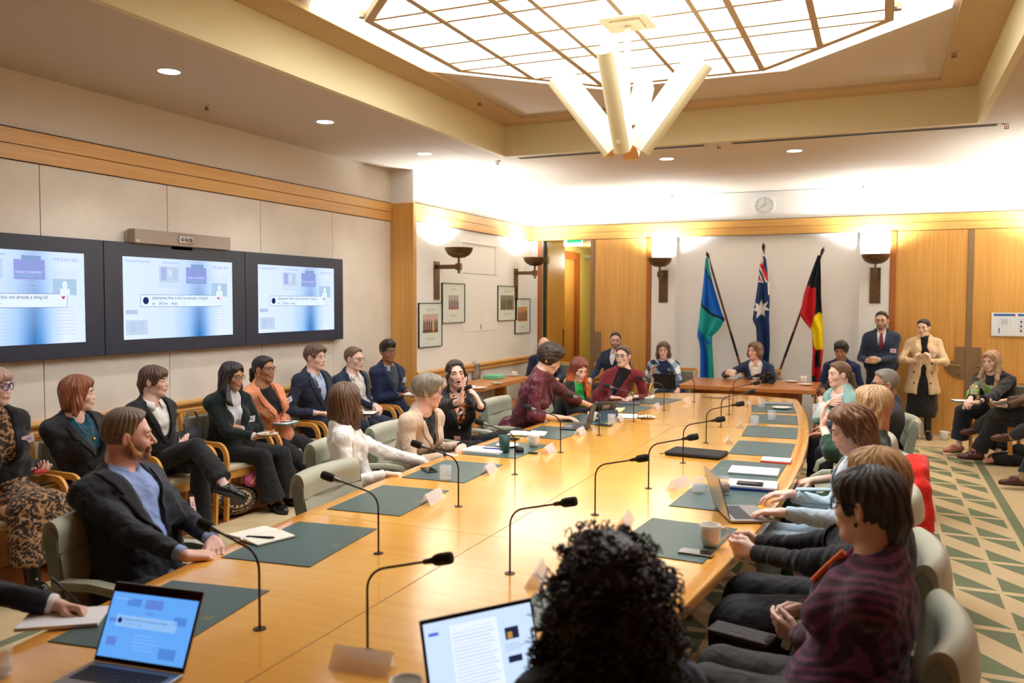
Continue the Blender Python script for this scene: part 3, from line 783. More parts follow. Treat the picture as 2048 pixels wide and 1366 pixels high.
# ---- perspex name-card holders
perspex = mat('clear_perspex', (250, 246, 246), 0.12, alpha=0.30, spec=0.8)
cardm = mat('name_card_white', (248, 242, 242), 0.6)
_nt = cardm.node_tree; _t = _nt.nodes.new('ShaderNodeBsdfTranslucent'); _t.inputs[0].default_value = (*lin((250, 244, 242)), 1); _x = _nt.nodes.new('ShaderNodeMixShader'); _x.inputs[0].default_value = .55
_nt.links.new(_nt.nodes['Principled BSDF'].outputs[0], _x.inputs[1]); _nt.links.new(_t.outputs[0], _x.inputs[2]); _p = _nt.nodes.new('ShaderNodeBsdfTransparent'); _y = _nt.nodes.new('ShaderNodeMixShader'); _y.inputs[0].default_value = .38
_nt.links.new(_x.outputs[0], _y.inputs[1]); _nt.links.new(_p.outputs[0], _y.inputs[2]); _nt.links.new(_y.outputs[0], _nt.nodes['Material Output'].inputs[0])
inkm = mat('card_ink', (120, 112, 112), 0.7)
def name_card(lb, x, y, rz, w=.20, full=1):
    t = thing('name_card_holder', lb, 'name card', (x, y, TZ), rz, 'clear tent name card holders')
    h = .062; b = .036
    m_ = MB()
    for s in (-1, 1):
        m_.add([(s*b, -w/2, .001), (s*b, w/2, .001), (0, w/2, h), (0, -w/2, h), (s*(b-.003), -w/2, .001), (s*(b-.003), w/2, .001), (0, w/2, h-.004), (0, -w/2, h-.004)],
               [(0, 1, 2, 3), (7, 6, 5, 4), (0, 3, 7, 4), (1, 5, 6, 2), (0, 4, 5, 1)])
    m_.build('holder', perspex, t)
    c = MB().add([(b-.006, -w/2+.006, .006), (b-.006, w/2-.006, .006), (.004, w/2-.006, h-.008), (.004, -w/2+.006, h-.008)], [(0, 1, 2, 3)]).add([(-b+.006, -w/2+.006, .006), (-b+.006, w/2-.006, .006), (-.004, w/2-.006, h-.008), (-.004, -w/2+.006, h-.008)], [(0, 1, 2, 3)]).build('card', cardm, t)
    return t
NC = [(pt(865, 1003, z=TZ), 'tent name card at the corner of the bare left desk mat'), (pt(978, 945, z=TZ), 'tent name card by the mat with the short glass, left side'), (pt(1097, 905, z=TZ), 'tent name card beside the black bracelet, left side'),
      (pt(1160, 869, z=TZ), 'tent name card beside the thin dark laptop'), (pt(1238, 843, z=TZ), 'tent name card right of the water glass and phone, left side'), (pt(1312, 818, z=TZ), 'tent name card behind the plate of fruit'), (pt(1372, 805, z=TZ), 'tent name card at the far left end of the table')]
nc0 = None
for P, lb in NC:
    if nc0 is None: nc0 = name_card(lb, P[0], P[1], 0.08)
    else: dup(nc0, lb, (P[0], P[1], TZ), random.Random(int(P[1]*100)).uniform(-.15, .2))
for (u, v), lb, rz in (((1358, 975), 'tent name card left of the water glass, right side', -.25), ((1457, 886), 'tent name card before the bare mat past the black case', .15), ((1481, 855), 'tent name card before the bare mat with a glass at its corner', .12),
                       ((1495, 812), 'small tent name card at the far right of the table', .05), ((1250, 1050), 'tent name card peeping past the dark curls, right side', .1), ((1075, 1160), 'tent name card left of the dark curls', .2)):
    P = pt(u, v, z=TZ); dup(nc0, lb, (P[0], P[1], TZ), PI+rz)
P = pt(727, 1335, z=TZ); dup(nc0, 'large tent name card nearest the camera, below the right-row microphone', (P[0], P[1], TZ), PI/2+.10)

# ---- cups, glasses, plates
china = mat('white_china', (238, 234, 226), 0.2, coat=0.4)
glassm = mat('clear_glass', (245, 248, 250), 0.03, alpha=0.15, spec=1.0)
glassb = mat('glass_thick_base', (225, 235, 238), 0.05, alpha=0.30, spec=1.0)
waterm = mat('water', (226, 236, 238), 0.05, alpha=0.16, spec=1.0)
def cup(lb, loc, rz=0, s=1.0):
    t = thing('china_cup', lb, 'cup', loc, rz, 'white china cups')
    pr = [(.0, .0), (.024, .0), (.027, .004), (.036, .018), (.040, .034), (.041, .070), (.043, .088), (.040, .088), (.038, .068), (.036, .034), (.030, .012), (.0, .008)]
    MB().lathe([(r*s, z*s) for r, z in pr], 32, False).build('bowl', china, t, smooth='all')
    pts = [(.040*s, 0, .074*s), (.058*s, 0, .078*s), (.072*s, 0, .066*s), (.070*s, 0, .048*s), (.056*s, 0, .032*s), (.038*s, 0, .024*s)]
    MB().tube(pts, .0045*s, 10).build('handle', china, t, smooth=True)
    return t
def glass(lb, loc, fill=.45, liquid=None, r=.037, h=.088):
    t = thing('drinking_glass', lb, 'glass', loc, 0, 'short glass tumblers')
    MB().lathe([(r*.92, 0), (r, .01), (r, h), (r-.002, h), (r-.003, .014), (0, .012)], 32, False).build('wall', glassm, t, smooth='all')
    MB().lathe([(0, 0.001), (r*.9, .001), (r*.95, .012), (0, .013)], 32, False).build('base', glassb, t, smooth='all')
    MB().lathe([(r*.985, h-.003), (r*1.01, h), (r*.96, h+.001), (r*.94, h-.003)], 32, False).build('rim', glassb, t, smooth='all')
    if fill: MB().lathe([(0, .014), (r-.004, .014), (r-.003, h*fill), (0, h*fill)], 32, False).build('drink' if liquid else 'water', liquid or waterm, t, smooth='all')
    return t
def plate(lb, loc, r=.085):
    t = thing('china_plate', lb, 'plate', loc, 0, 'white china plates')
    MB().lathe([(0, .002), (r*.55, .002), (r*.62, .0), (r*.95, .012), (r, .015), (r*.97, .017), (r*.6, .006), (0, .006)], 40, False).build('dish', china, t, smooth='all')
    return t
tz = TZ+.0045
def P3(u, v, z): p = pt(u, v, z=z); return (p[0], p[1], z)
cup('white china cup on the right-hand mat beside a phone', P3(1420, 1092, tz), 0.35, 1.12)
cup('white china cup on the mat by the name card, beside a black bracelet', P3(1068, 893, tz), 2.7, 1.05)
cup('white china cup in front of the propped tablet', P3(1184, 843, tz), .1, 1.0)
_c = P3(812, 1362, .835); cup('white china cup at the bottom edge, nearest the camera', (_c[0], _c[1], tz), 2.5, 1.05)
cup('white china cup on the carpet beside patent shoes', P3(585, 1001, 0.0), 2.9, 1.15)
cup('white china cup on the floor by the far doors', P3(1888, 880, 0.0), .3, 1.35)
glass('short glass with a little water beside the black phone, left side', P3(891, 960, tz), .16)
glass('glass of water beside a phone in front of the tablet', P3(1223, 848, TZ+.001), .4)
glass('glass of water on the mat left of the silver laptop', P3(1396, 985, tz), .55, r=.039)
glass('glass of milky coffee behind the silver laptop', P3(1446, 988, tz), .62, mat('milk_coffee', (150, 106, 78), 0.4), r=.039, h=.098)
glass('water glass at the corner of the bare mat, right side', P3(1509, 851, tz), .2)
glass('water glass standing on the second mat from the far right end', P3(1543, 840, tz), .3)
glass('water glass on the far right mat beside the grey folder', P3(1523, 815, tz), .25)
glass('glass of water at the lower left corner of the photo', P3(-3, 1352, tz), .5, r=.038)
p_ = plate('white plate beside the grey folder at the far right end', P3(1563, 817, tz), .10)
plate('white plate behind the dark green tumbler', P3(1015, 893, tz), .09)
pf = plate('white plate with blueberries and a paper case, left side', P3(1293, 836, TZ+.001), .095)
b = P3(1293, 836, TZ+.012)
bl = mat('blueberry', (38, 34, 56), 0.4)
for k, (dx, dy) in enumerate(((-.04, -.02), (-.025, -.03), (-.03, .0), (.02, -.035), (-.005, -.028))):
    tag(MB().sphere((0, 0, .006), .0075, 10, 8).build('blueberry', bl, smooth='all', loc=(b[0]+dx, b[1]+dy, b[2]-.004)), 'blueberry on the white plate', 'fruit', 'blueberries on the plate')
m_ = MB(); n = 14; vs = [(0, 0, .001)]
for k in range(n):
    a = 2*PI*k/n; r = .035+(.012 if k % 2 else 0); vs.append((r*math.cos(a), r*math.sin(a), .012+.022*(k % 2)))
m_.add(vs, [(0, 1+k, 1+(k+1) % n) for k in range(n)])
tag(m_.build('paper_case', mat('muffin_paper', (238, 228, 205), 0.8), smooth=False, loc=(b[0]+.005, b[1]+.02, b[2]-.004)), 'crumpled white paper cake case on the plate of fruit', 'paper case')

# dark green tumbler, bracelet, keys
t = thing('tumbler', 'dark green tapered travel tumbler beside white papers', 'cup', P3(1009, 905, tz))
MB().lathe([(0, 0), (.032, 0), (.034, .004), (.043, .125), (.040, .125), (.032, .008), (0, .008)], 32, False).build('wall', mat('tumbler_green', (42, 74, 68), 0.45), t, smooth='all')
t = thing('bracelet', 'black beaded wrist strap standing on the table by the green mat', 'bracelet', P3(1039, 905, TZ+.001))
MB().lathe([(.031, 0), (.033, .006), (.031, .012), (.034, .02), (.030, .034), (.027, .034), (.028, .0)], 28, False).build('band', mat('black_beads', (34, 30, 30), 0.5, bump=.6, bscale=300), t, smooth='all')
t = thing('key_fob', 'small black key fob and keys beside the wrist strap', 'keys', P3(1066, 907, TZ+.001))
MB().box(-.035, .035, -.018, .018, 0, .012).build('fob', mat('black_plastic', (26, 28, 30), 0.35), t, bevel=0.006)
MB().tube([(.03, 0, .008), (.045, .012, .012), (.058, 0, .008), (.045, -.012, .006), (.03, 0, .008)], .0015, 6).build('ring', mat('key_steel', (150, 150, 150), 0.25, 0.9), t, smooth=True)

# ---- phones
blackg = mat('phone_glass', (18, 20, 24), 0.08, spec=1.0)
case_b = mat('phone_case_black', (28, 28, 30), 0.5)
def phone(lb, loc, rz, case=case_b, face=blackg, w=.074, l=.150):
    t = thing('phone', lb, 'phone', loc, rz, None)
    MB().box(-w/2, w/2, -l/2, l/2, 0, .009).build('case', case, t, bevel=0.004)
    MB().box(-w/2+.004, w/2-.004, -l/2+.004, l/2-.004, .0088, .0096).build('screen', face, t)
    return t
phone('black phone lying on the mat behind the short glass', P3(858, 941, tz), PI/2-.75)
phone('phone with a pale reflection lying on the mat by the white cup', P3(1393, 1107, tz), PI/2-.05, mat('case_gold_edge', (150, 138, 118), .35, .5))
phone('long black phone lying on the bare wood by the water glass', P3(1207, 851, TZ+.001), PI/2-.2)
phone('dark phone on the papers behind the silver laptop', P3(1500, 968, tz+.030), PI/2+.04)
phone('phone lying by the open notebook, left side', P3(1020, 878, tz), PI/2-.2)

# ---- notebooks, papers, folders, pens
page = mat('paper_page', (240, 236, 222), 0.7); pagey = mat('paper_yellow', (244, 238, 180), 0.7); pagew = mat('paper_white', (238, 238, 242), 0.7)
penm = mat('pen_black', (22, 22, 24), 0.3); penbl = mat('pen_blue', (50, 48, 150), 0.3)
line_m = mat('ruled_line', (200, 200, 200), 0.8)
def pen(lb, loc, rz, m=penm, l=.14, tilt=0):
    t = thing('pen', lb, 'pen', loc, rz)
    MB().at((0, 0, .005), (0, tilt, 0)).tube([(-l/2, 0, 0), (-l/2+.012, 0, 0), (l/2-.01, 0, 0), (l/2, 0, 0)], [.0012, .0045, .0045, .003], 10).build('barrel', m, t, smooth=True)
    return t
def open_book(lb, loc, rz, w=.15, l=.21, cover=mat('notebook_cover_dark', (30, 36, 40), 0.5), cm=page, th=.012, band=None):
    t = thing('open_notebook', lb, 'notebook', loc, rz)
    MB().box(-w-.003, w+.003, -l/2-.003, l/2+.003, 0, .003).build('cover', cover, t, bevel=0.001)
    m_ = MB()
    for s in (-1, 1):
        prof = [(0, .003), (0, .004), (s*w*.12, th+.003), (s*w*.4, th), (s*w*.99, th*.7), (s*w, .003)]
        vs = [(x, -l/2, z) for x, z in prof]+[(x, l/2, z) for x, z in prof]; k = len(prof)
        m_.add(vs, [(i, i+1, k+i+1, k+i) for i in range(k-1)]+[tuple(range(k)), tuple(range(2*k-1, k-1, -1))])
    m_.build('pages', cm, t)
    if band: MB().box(w*.5, w*.53, -l/2, l/2+.03, th*.9, th).build('ribbon', band, t)
    return t
open_book('open cream notebook in front of the bearded man', P3(522, 1073, tz), -.30, w=.13, l=.20)
pen('black pen lying across the open cream notebook', P3(520, 1076, tz+.011), .28)
open_book('open cream notebook beside the thin dark laptop', P3(1055, 868, tz), .25, w=.155, l=.22, cover=mat('cover_teal', (30, 90, 96), .5))
pen('dark pen resting in the open notebook by the laptop', P3(1048, 862, tz+.011), -.1)
def slab(name, lb, cat, loc, rz, d, m, top=None, bevel=.002, group=None):
    t = thing(name, lb, cat, loc, rz, group)
    MB().box(-d[0]/2, d[0]/2, -d[1]/2, d[1]/2, 0, d[2]).build('cover', m, t, bevel=bevel)
    if top: MB().box(-d[0]/2+.003, d[0]/2-.003, -d[1]/2+.003, d[1]/2-.003, d[2], d[2]+top[1]).build('pages', top[0], t)
    return t
slab('paper_stack', 'stack of white papers beside the dark green tumbler', 'papers', P3(970, 903, tz), -.02, (.30, .21, .018), pagew)
pen('purple-blue pen lying on the white papers', P3(983, 898, tz+.018), .1, penbl)
slab('note_pad', 'pale yellow writing pad between the tablet and closed laptop', 'note pad', P3(1225, 820, tz), .15, (.22, .30, .012), pagey)
pen('black pen on the pale yellow writing pad', P3(1232, 815, tz+.012), .3)
slab('clipboard_papers', 'white papers on a blue-edged clipboard behind the fruit plate', 'papers', P3(1250, 833, TZ+.001), .25, (.24, .28, .004), mat('clipboard_blue', (52, 70, 120), .5), (pagew, .004))
slab('closed_laptop', 'closed grey laptop on the mat behind the fruit plate', 'laptop', P3(1252, 807, tz), .1, (.30, .21, .014), mat('laptop_grey', (118, 122, 128), .4, .6), bevel=.004)
slab('notebook', 'cream notebook with a pen on it, far left end', 'notebook', P3(1290, 795, tz), .15, (.20, .26, .016), page)
pen('black pen on the far cream notebook', P3(1290, 792, tz+.016), .0)
slab('notebook', 'small lilac notebook beside the far cream notebook', 'notebook', P3(1258, 798, tz), .2, (.18, .14, .010), mat('lilac_cover', (176, 176, 208), .6))
slab('closed_laptop', 'closed white laptop on the mat before the red notebook', 'laptop', P3(1508, 944, tz), PI/2+.05, (.23, .31, .014), mat('laptop_white', (232, 230, 232), .35), bevel=.004)
slab('notebook', 'red-edged white notebook at the right edge of the table', 'notebook', P3(1553, 923, TZ+.001), PI/2+.02, (.15, .20, .010), mat('red_cover', (196, 52, 40), .5), (pagew, .008))
slab('folder', 'blue folder with loose papers behind the silver laptop', 'folder', P3(1505, 975, tz), PI/2+.08, (.21, .29, .016), mat('folder_blue', (40, 62, 150), .4), (pagew, .010))
slab('folder', 'slate grey folder on the far right mat', 'folder', P3(1556, 808, tz), PI/2, (.16, .30, .010), mat('folder_slate', (120, 136, 148), .6))
# black zip case
t = thing('laptop_sleeve', 'black zipped laptop sleeve lying across the right side of the table', 'laptop case', P3(1393, 910, TZ+.001), -.10)
MB().box(-.20, .20, -.13, .13, 0, .030).build('sleeve', mat('neoprene_black', (30, 30, 32), .75, bump=.3, bscale=500), t, bevel=0.014, seg=4)
MB().tube([(-.195, -.125, .017), (.195, -.125, .017)], .003, 6).tube([(-.20, -.12, .015), (-.225, -.13, .010), (-.235, -.12, .008)], .003, 6).build('zip', mat('zip_black', (14, 14, 15), .3, .5), t, smooth=True)
# coiled lanyard at the far end
t = thing('lanyard', 'dark blue lanyard dropped in a loop at the far end of the table', 'lanyard', P3(1450, 797, TZ+.002))
MB().sweep([(-.20, .04, 0), (-.26, .02, .012), (-.24, -.02, .004), (-.10, -.01, .002), (.0, .01, .004), (.10, .0, .002), (.02, .02, .004), (-.10, .03, .004), (-.18, .05, .004)], [(-.008, 0), (.008, 0), (.008, .002), (-.008, .002)]).build('strap', mat('lanyard_navy', (28, 34, 60), .8), t)

# ---- laptops
kbd = mat('keyboard_dark', (60, 60, 64), 0.6, bump=.0)
def laptop(name, lb, loc, rz, w, d, tilt, body, screen_m, deck=None, cat='laptop', bez=mat('bezel_black', (18, 18, 20), .2), topb=.02, lid=None):
    """hinge at local origin, deck toward -y, screen rises at tilt past vertical"""
    t = thing(name, lb, cat, loc, rz)
    MB().box(-w/2, w/2, -d, 0, 0, .013).build('deck', body, t, bevel=.004)
    m_ = MB(); nx, ny = 13, 5
    for i in range(nx):
        for j in range(ny):
            x = -w/2+.022+(w-.044)*i/nx; y = -.030-j*.0185
            m_.box(x+.001, x+(w-.044)/nx-.002, y-.015, y, .013, .0145)
    m_.build('keyboard', deck or kbd, t)
    MB().box(-.045, .045, -d+.012, -d+.075, .013, .0136).build('touchpad', mat('touchpad', (150, 150, 152), .4, .3), t)
    s = bpy.data.objects.new('screen_lid', None); COL.objects.link(s); s.parent = t; s.location = (0, 0, .012); s.rotation_euler = (-tilt, 0, 0)
    l = MB().box(-w/2, w/2, 0, .006, 0, d).build('screen_lid', lid or body, t, bevel=.003)
    l.location = (0, 0, .012); l.rotation_euler = (-tilt, 0, 0)
    bpy.data.objects.remove(s)
    MB().box(-w/2+.002, w/2-.002, -.0012, 0, .003, d-.002).build('bezel', bez, l)
    sc = MB().box(-w/2+.008, w/2-.008, -.0020, -.0012, .016, d-topb).build('display', screen_m, l)
    return t, l
def page_bits(par, bits):
    """flat marks shown on a display: (x0,x1,z0,z1,material)"""
    for k, (x0, x1, z0, z1, m) in enumerate(bits):
        MB().box(x0, x1, -.0028, -.0019, z0, z1).build('screen_mark', m, par)
blue_scr = glow('screen_blue', (96, 160, 236), 0.72)
t, l = laptop('laptop', 'open laptop showing a bluish slide, lower left on the table', (-2.015, 1.82, TZ+.001), .12, .325, .235, R_(25), mat('laptop_silver', (158, 156, 156), .35, .6), blue_scr, topb=.030)
m1, m2, m3, m4 = glow('scr_mid', (84, 140, 222), 0.61), glow('scr_pale', (140, 186, 240), 0.68), glow('scr_dark', (30, 40, 100), .5), glow('scr_lil', (100, 136, 220), 0.61)
page_bits(l, [(-.095, -.045, .168, .190, m1), (-.030, .035, .165, .192, m4), (.085, .13, .128, .152, m1), (-.135, -.10, .05, .075, m4), (-.12, .10, .106, .140, m2), (-.145, -.115, .118, .128, m4), (-.02, .01, .150, .154, m4), (.06, .12, .03, .06, m1), (-.14, -.08, .185, .188, m2)]+[(-.04, .03+(k % 3)*.01, .085-.010*k, .087-.010*k, m2) for k in range(5)])
MB().at((-.105, -.0030, .124), (PI/2, 0, 0)).cyl((0, 0, 0), .008, .0006, 16).build('profile_picture', m3, l)
text('dylannjones How is this not already a thing lol', .0085, m3, l, (-.090, -.0032, .126), (PI/2, 0, 0))
text('6d    387 likes    Reply', .0075, m4, l, (-.090, -.0032, .114), (PI/2, 0, 0))
# the laptop in front of the curly-haired woman
pale = glow('screen_pale', (196, 216, 246), 0.76)
cl, l = laptop('laptop', 'open laptop showing a pale web page, in front of the dark curls', (-.975, 2.08, TZ+.001), .95, .36, .235, R_(18), mat('laptop_graphite', (70, 72, 78), .4, .5), pale, topb=.012)
wh = glow('scr_white', (222, 232, 250), 0.76); tx = glow('scr_text', (150, 166, 200), 0.61); bu = glow('scr_button', (74, 92, 220), 0.68); ye = glow('scr_yellow', (214, 160, 60), .7); dk = glow('scr_navy', (44, 48, 80), .5)
page_bits(l, [(-.16, -.13, .188, .196, bu), (-.095, .055, .02, .205, wh), (.075, .12, .135, .168, dk), (.082, .098, .137, .155, ye), (.075, .12, .072, .09, dk)] + [(-.09, .03+(k % 3)*.008, .19-k*.0095, .192-k*.0095, tx) for k in range(17)] + [(.07, .12+(k % 2)*.02, .12-k*.007, .1215-k*.007, tx) for k in range(3)])
# silver laptop typed on, right
silver = mat('laptop_aluminium', (176, 172, 168), .32, .7)
laptop('laptop', 'slim silver laptop being typed on, right side', (-.735, 4.405, TZ+.006), 1.99, .32, .22, R_(16), silver, glow('screen_grey', (120, 130, 140), .5), cat='laptop')
t, l = laptop('laptop', 'thin dark laptop standing open on the left side of the table', (-2.32, 6.95, TZ+.004), PI/2+.15+PI, .31, .22, R_(14), mat('laptop_dark', (64, 68, 80), .4, .4), glow('screen_brownish', (120, 104, 96), .45))
# tablet on a folding stand
t = thing('tablet', 'tablet computer propped on a folding stand, left side', 'tablet', P3(1205, 838, tz), PI+.9)
q = MB().box(-.125, .125, 0, .008, 0, .18).build('tablet_body', mat('tablet_grey', (96, 100, 108), .4, .5), t, bevel=.004); q.rotation_euler = (R_(-38), 0, 0); q.location = (0, -.02, .035)
MB().box(-.04, .04, .0085, .009, .06, .14).build('back_mark', mat('tablet_light', (178, 182, 190), .4), q)
MB().add([(-.12, .02, 0), (.12, .02, 0), (.12, .10, .0), (-.12, .10, 0), (-.12, .07, .09), (.12, .07, .09)], [(0, 1, 5, 4), (2, 3, 4, 5), (0, 3, 2, 1), (0, 4, 3), (1, 2, 5)]).build('stand', mat('tablet_case', (62, 78, 92), .7), t)

# ================================================================ SCREENS ON THE LEFT WALL
tv_m = mat('display_bezel', (42, 48, 66), 0.35)
def screen_panel_mat():
    """pale page colours with a blue vertical band, fainter towards the top"""
    m = bpy.data.materials.new('wall_display'); m.use_nodes = True; nt = m.node_tree; nt.nodes.clear()
    N = nt.nodes.new; L = nt.links.new
    tc = N('ShaderNodeTexCoord'); sp = N('ShaderNodeSeparateXYZ'); L(tc.outputs['Object'], sp.inputs[0])
    r = N('ShaderNodeValToRGB'); mr = N('ShaderNodeMapRange'); mr.inputs[1].default_value = -.62; mr.inputs[2].default_value = .62
    L(sp.outputs[1], mr.inputs[0]); L(mr.outputs[0], r.inputs[0])
    e = r.color_ramp.elements; base = (*lin((206, 222, 250)), 1)
    e[0].position = 0; e[0].color = (*lin((212, 226, 252)), 1); e[1].position = 1; e[1].color = base
    for p, c in ((.42, (196, 216, 250)), (.55, (150, 190, 240)), (.62, (78, 138, 200)), (.66, (40, 106, 170)), (.70, (70, 140, 205)), (.78, (176, 206, 250)), (.86, (216, 226, 252))):
        q = e.new(p); q.color = (*lin(c), 1)
    g = N('ShaderNodeMapRange'); g.inputs[1].default_value = -.36; g.inputs[2].default_value = .30; g.inputs[3].default_value = 1.0; g.inputs[4].default_value = .38
    L(sp.outputs[2], g.inputs[0])
    mx = N('ShaderNodeMix'); mx.data_type = 'RGBA'; L(g.outputs[0], mx.inputs['Factor']); mx.inputs['A'].default_value = (*lin((206, 220, 250)), 1); L(r.outputs[0], mx.inputs['B'])
    em = N('ShaderNodeEmission'); em.inputs[1].default_value = .78; L(mx.outputs['Result'], em.inputs[0])
    o = N('ShaderNodeOutputMaterial'); L(em.outputs[0], o.inputs[0])
    return m
WD = screen_panel_mat()
def G(n, c, s=.9): return glow(n, c, s*.78)
s_txt, s_faint, s_box, s_purple = G('s_txt', (52, 74, 120), .7), G('s_faint', (180, 196, 228)), G('s_box', (214, 228, 250), 1.0), G('s_purple', (146, 156, 222))
s_head, s_teal, s_sky, s_pink, s_line, s_photo = G('s_head', (132, 160, 204)), G('s_teal', (172, 198, 226)), G('s_sky', (176, 200, 236)), G('s_pink', (206, 54, 130)), G('s_line', (70, 92, 132), .7), G('s_photo', (192, 208, 232))
def tv(lb, yc):
    t = thing('wall_display', lb, 'screen', (XT+.045, yc, 1.862), 0, 'wall displays')
    MB().box(0, .055, -.796, .796, -.448, .448).build('bezel', tv_m, t, bevel=.004)
    d = MB().box(.055, .0565, -.62, .62, -.335, .335).build('display', WD, t)
    bits = []
    def q(y0, y1, z0, z1, m): bits.append((y0, y1, z0, z1, m))
    # article tiles
    q(-.25, -.03, .13, .27, s_photo); q(-.23, -.17, .15, .26, s_purple); q(-.10, -.05, .16, .25, s_teal); q(-.145, -.115, .19, .24, s_box)
    q(.05, .29, .13, .27, s_purple); q(.11, .26, .20, .30, s_head); q(.35, .55, .02, .14, s_teal)
    q(-.60, -.48, -.13, -.095, s_faint); q(-.60, -.38, -.30, -.18, s_photo); q(-.56, -.50, -.28, -.20, s_teal); q(-.47, -.42, -.26, -.20, s_sky)
    for k in range(3): q(-.25, -.08+.03*k, .115-k*.012, .118-k*.012, s_faint)
    for k in range(8): q(-.08, .0, -.12-.025*k, -.117-.025*k, s_faint)
    for k in range(9): q(.36, .52+.01*(k % 3), -.07-.025*k, -.067-.025*k, s_faint)
    for k in range(5): q(.34, .55, .20-.016*k, .202-.016*k, s_faint)
    for k in range(3): q(.08, .24-.02*k, .10-.03*k, .104-.03*k, s_faint)
    q(-.45, .47, -.072, .030, s_line)
    for y0, y1, z0, z1, m in bits: MB().box(.0565, .0572, y0, y1, z0, z1).build('page_block', m, d)
    MB().box(.0565, .0576, -.447, .467, -.069, .027).build('comment_box', s_box, d)
    MB().sphere((.0572, .45, .095), (.0006, .022, .030), 14, 8).box(.0570, .0578, .41, .49, .02, .068).build('presenter_cutout', s_box, d)
    MB().at((.0576, -.395, -.020), (0, PI/2, 0)).cyl((0, 0, 0), .030, .0006, 20).build('profile_picture', G('s_avatar', (44, 56, 120), .6), d)
    hp = [(0, -.014), (.016, .004), (.012, .012), (.004, .012), (0, .006), (-.004, .012), (-.012, .012), (-.016, .004)]
    MB().add([(.0578, .435+a, .001+b) for a, b in hp], [tuple(range(8))]).build('heart', s_pink, d)
    rot = (PI/2, 0, PI/2)
    text('dylannjones How is this not already a thing lol', .037, s_txt, d, (.0582, -.33, -.008), rot, scale=(.92, 1, 1))
    text('6d     387 likes     Reply', .032, s_line, d, (.0582, -.33, -.054), rot, scale=(.9, 1, 1))
    text('THE DAILY AUS', .034, s_purple, d, (.0582, .36, .27), rot, scale=(.85, 1, 1))
    text('The Sydney Morning Herald', .030, s_head, d, (.0582, -.60, .292), rot, scale=(.75, 1, 1))
    text('THE CONVERSATION', .024, s_head, d, (.0582, -.22, .292), rot, scale=(.9, 1, 1))
    text('THE BILL TO PROTECT', .024, s_box, d, (.0582, .055, .172), rot, scale=(.88, 1, 1))
    text('FUTURE GENERATIONS', .024, G('s_mint', (130, 206, 180)), d, (.0582, .055, .145), rot, scale=(.82, 1, 1))
    return t
tv0 = tv('wall display left of the conferencing bar, cut by the photo edge', 3.975)
dup(tv0, 'middle wall display under the conferencing bar', (XT+.045, 5.572, 1.862))
dup(tv0, 'wall display nearest the timber pilaster', (XT+.045, 7.169, 1.862))
t = thing('video_bar', 'grey fabric video conferencing bar above the middle display', 'camera bar', (XT+.10, 5.58, 2.365))
MB().box(-.04, .05, -.545, .545, -.058, .058).build('housing', mat('bar_fabric', (168, 152, 138), .85, bump=.4, bscale=700), t, bevel=.006)
MB().box(-.07, -.04, -.54, .53, -.05, .05).build('rear_shell', mat('bar_shell', (206, 198, 188), .5), t, bevel=.008)
l = MB().box(.05, .056, -.085, .085, -.033, .033).build('lens_window', mat('bar_gloss', (22, 20, 22), .1, spec=1), t, bevel=.03, seg=5)
for y in (-.045, 0, .045): MB().at((.056, y, 0), (0, PI/2, 0)).lathe([(.012, 0), (.016, .003), (.018, .001)], 20).build('lens', mat('lens_ring', (70, 60, 58), .2, .5), l)
MB().box(-.08, -.0, -.12, .12, -.085, -.058).build('bracket', tv_m, t)
MB().box(.051, .0515, -.535, -.500, -.045, -.030).build('maker_mark', mat('mark_grey', (200, 196, 190), .5), t)

# ================================================================ FRAMED PHOTOGRAPHS
fr_dark = mat('frame_green_black', (30, 42, 44), .4); mount = mat('mount_pale', (222, 232, 226), .6)
def picture(lb, y, z, w, h, tone, ncols, phz=0.0, phw=.62, phh=.38):
    t = thing('framed_photo', lb, 'picture', (XA+.001, y, z), 0, None)
    m_ = MB(); b = .008
    m_.box(0, .022, -w/2, -w/2+b, -h/2, h/2).box(0, .022, w/2-b, w/2, -h/2, h/2).box(0, .022, -w/2, w/2, -h/2, -h/2+b).box(0, .022, -w/2, w/2, h/2-b, h/2)
    m_.build('frame', fr_dark, t)
    MB().box(0, .012, -w/2+b, w/2-b, -h/2+b, h/2-b).build('mount', mount, t)
    pw, ph = w*phw, h*phh
    p = MB().box(.012, .0135, -pw/2, pw/2, phz-ph/2, phz+ph/2).build('photograph', mat('photo_'+tone[0], tone[1], .35), t)
    MB().box(.0135, .014, -pw/2, pw/2, phz-ph/2, phz-ph/2+ph*.16).build('photo_floor', mat('photofloor_'+tone[0], tone[2], .35), p)
    rd = random.Random(hash(tone[0]) % 99 if 0 else len(tone[0])*7)
    cols = tone[3]
    for k in range(ncols):
        yy = -pw*.42+pw*.84*k/(ncols-1); hh = ph*rd.uniform(.52, .62); c = cols[k % len(cols)]
        MB().box(.0135, .0146, yy-pw*.035, yy+pw*.035, phz-ph*.45, phz-ph*.45+hh).sphere((.0138, yy, phz-ph*.45+hh+ph*.05), (.001, pw*.022, ph*.055), 8, 6).build('figure', mat('fig_%d_%d_%d' % c, c, .5), p)
    for s, zz in ((1, h*.36), (-1, -h*.30)):
        for k in range(3): MB().box(.012, .0125, -pw*(.32-.05*k), pw*(.32-.05*k), zz-.010*k, zz-.010*k+.003).build('caption_line', mat('caption_grey', (150, 158, 156), .6), t)
    return t
picture('framed group photo with a figure in yellow, lowest and nearest the pilaster', 9.57, 1.535, .61, .57, ('warm', (206, 184, 168), (150, 100, 62), [(40, 46, 64), (70, 50, 50), (52, 40, 40), (40, 40, 60), (60, 44, 44), (214, 180, 30), (36, 40, 66)]), 8, .02, .66, .42)
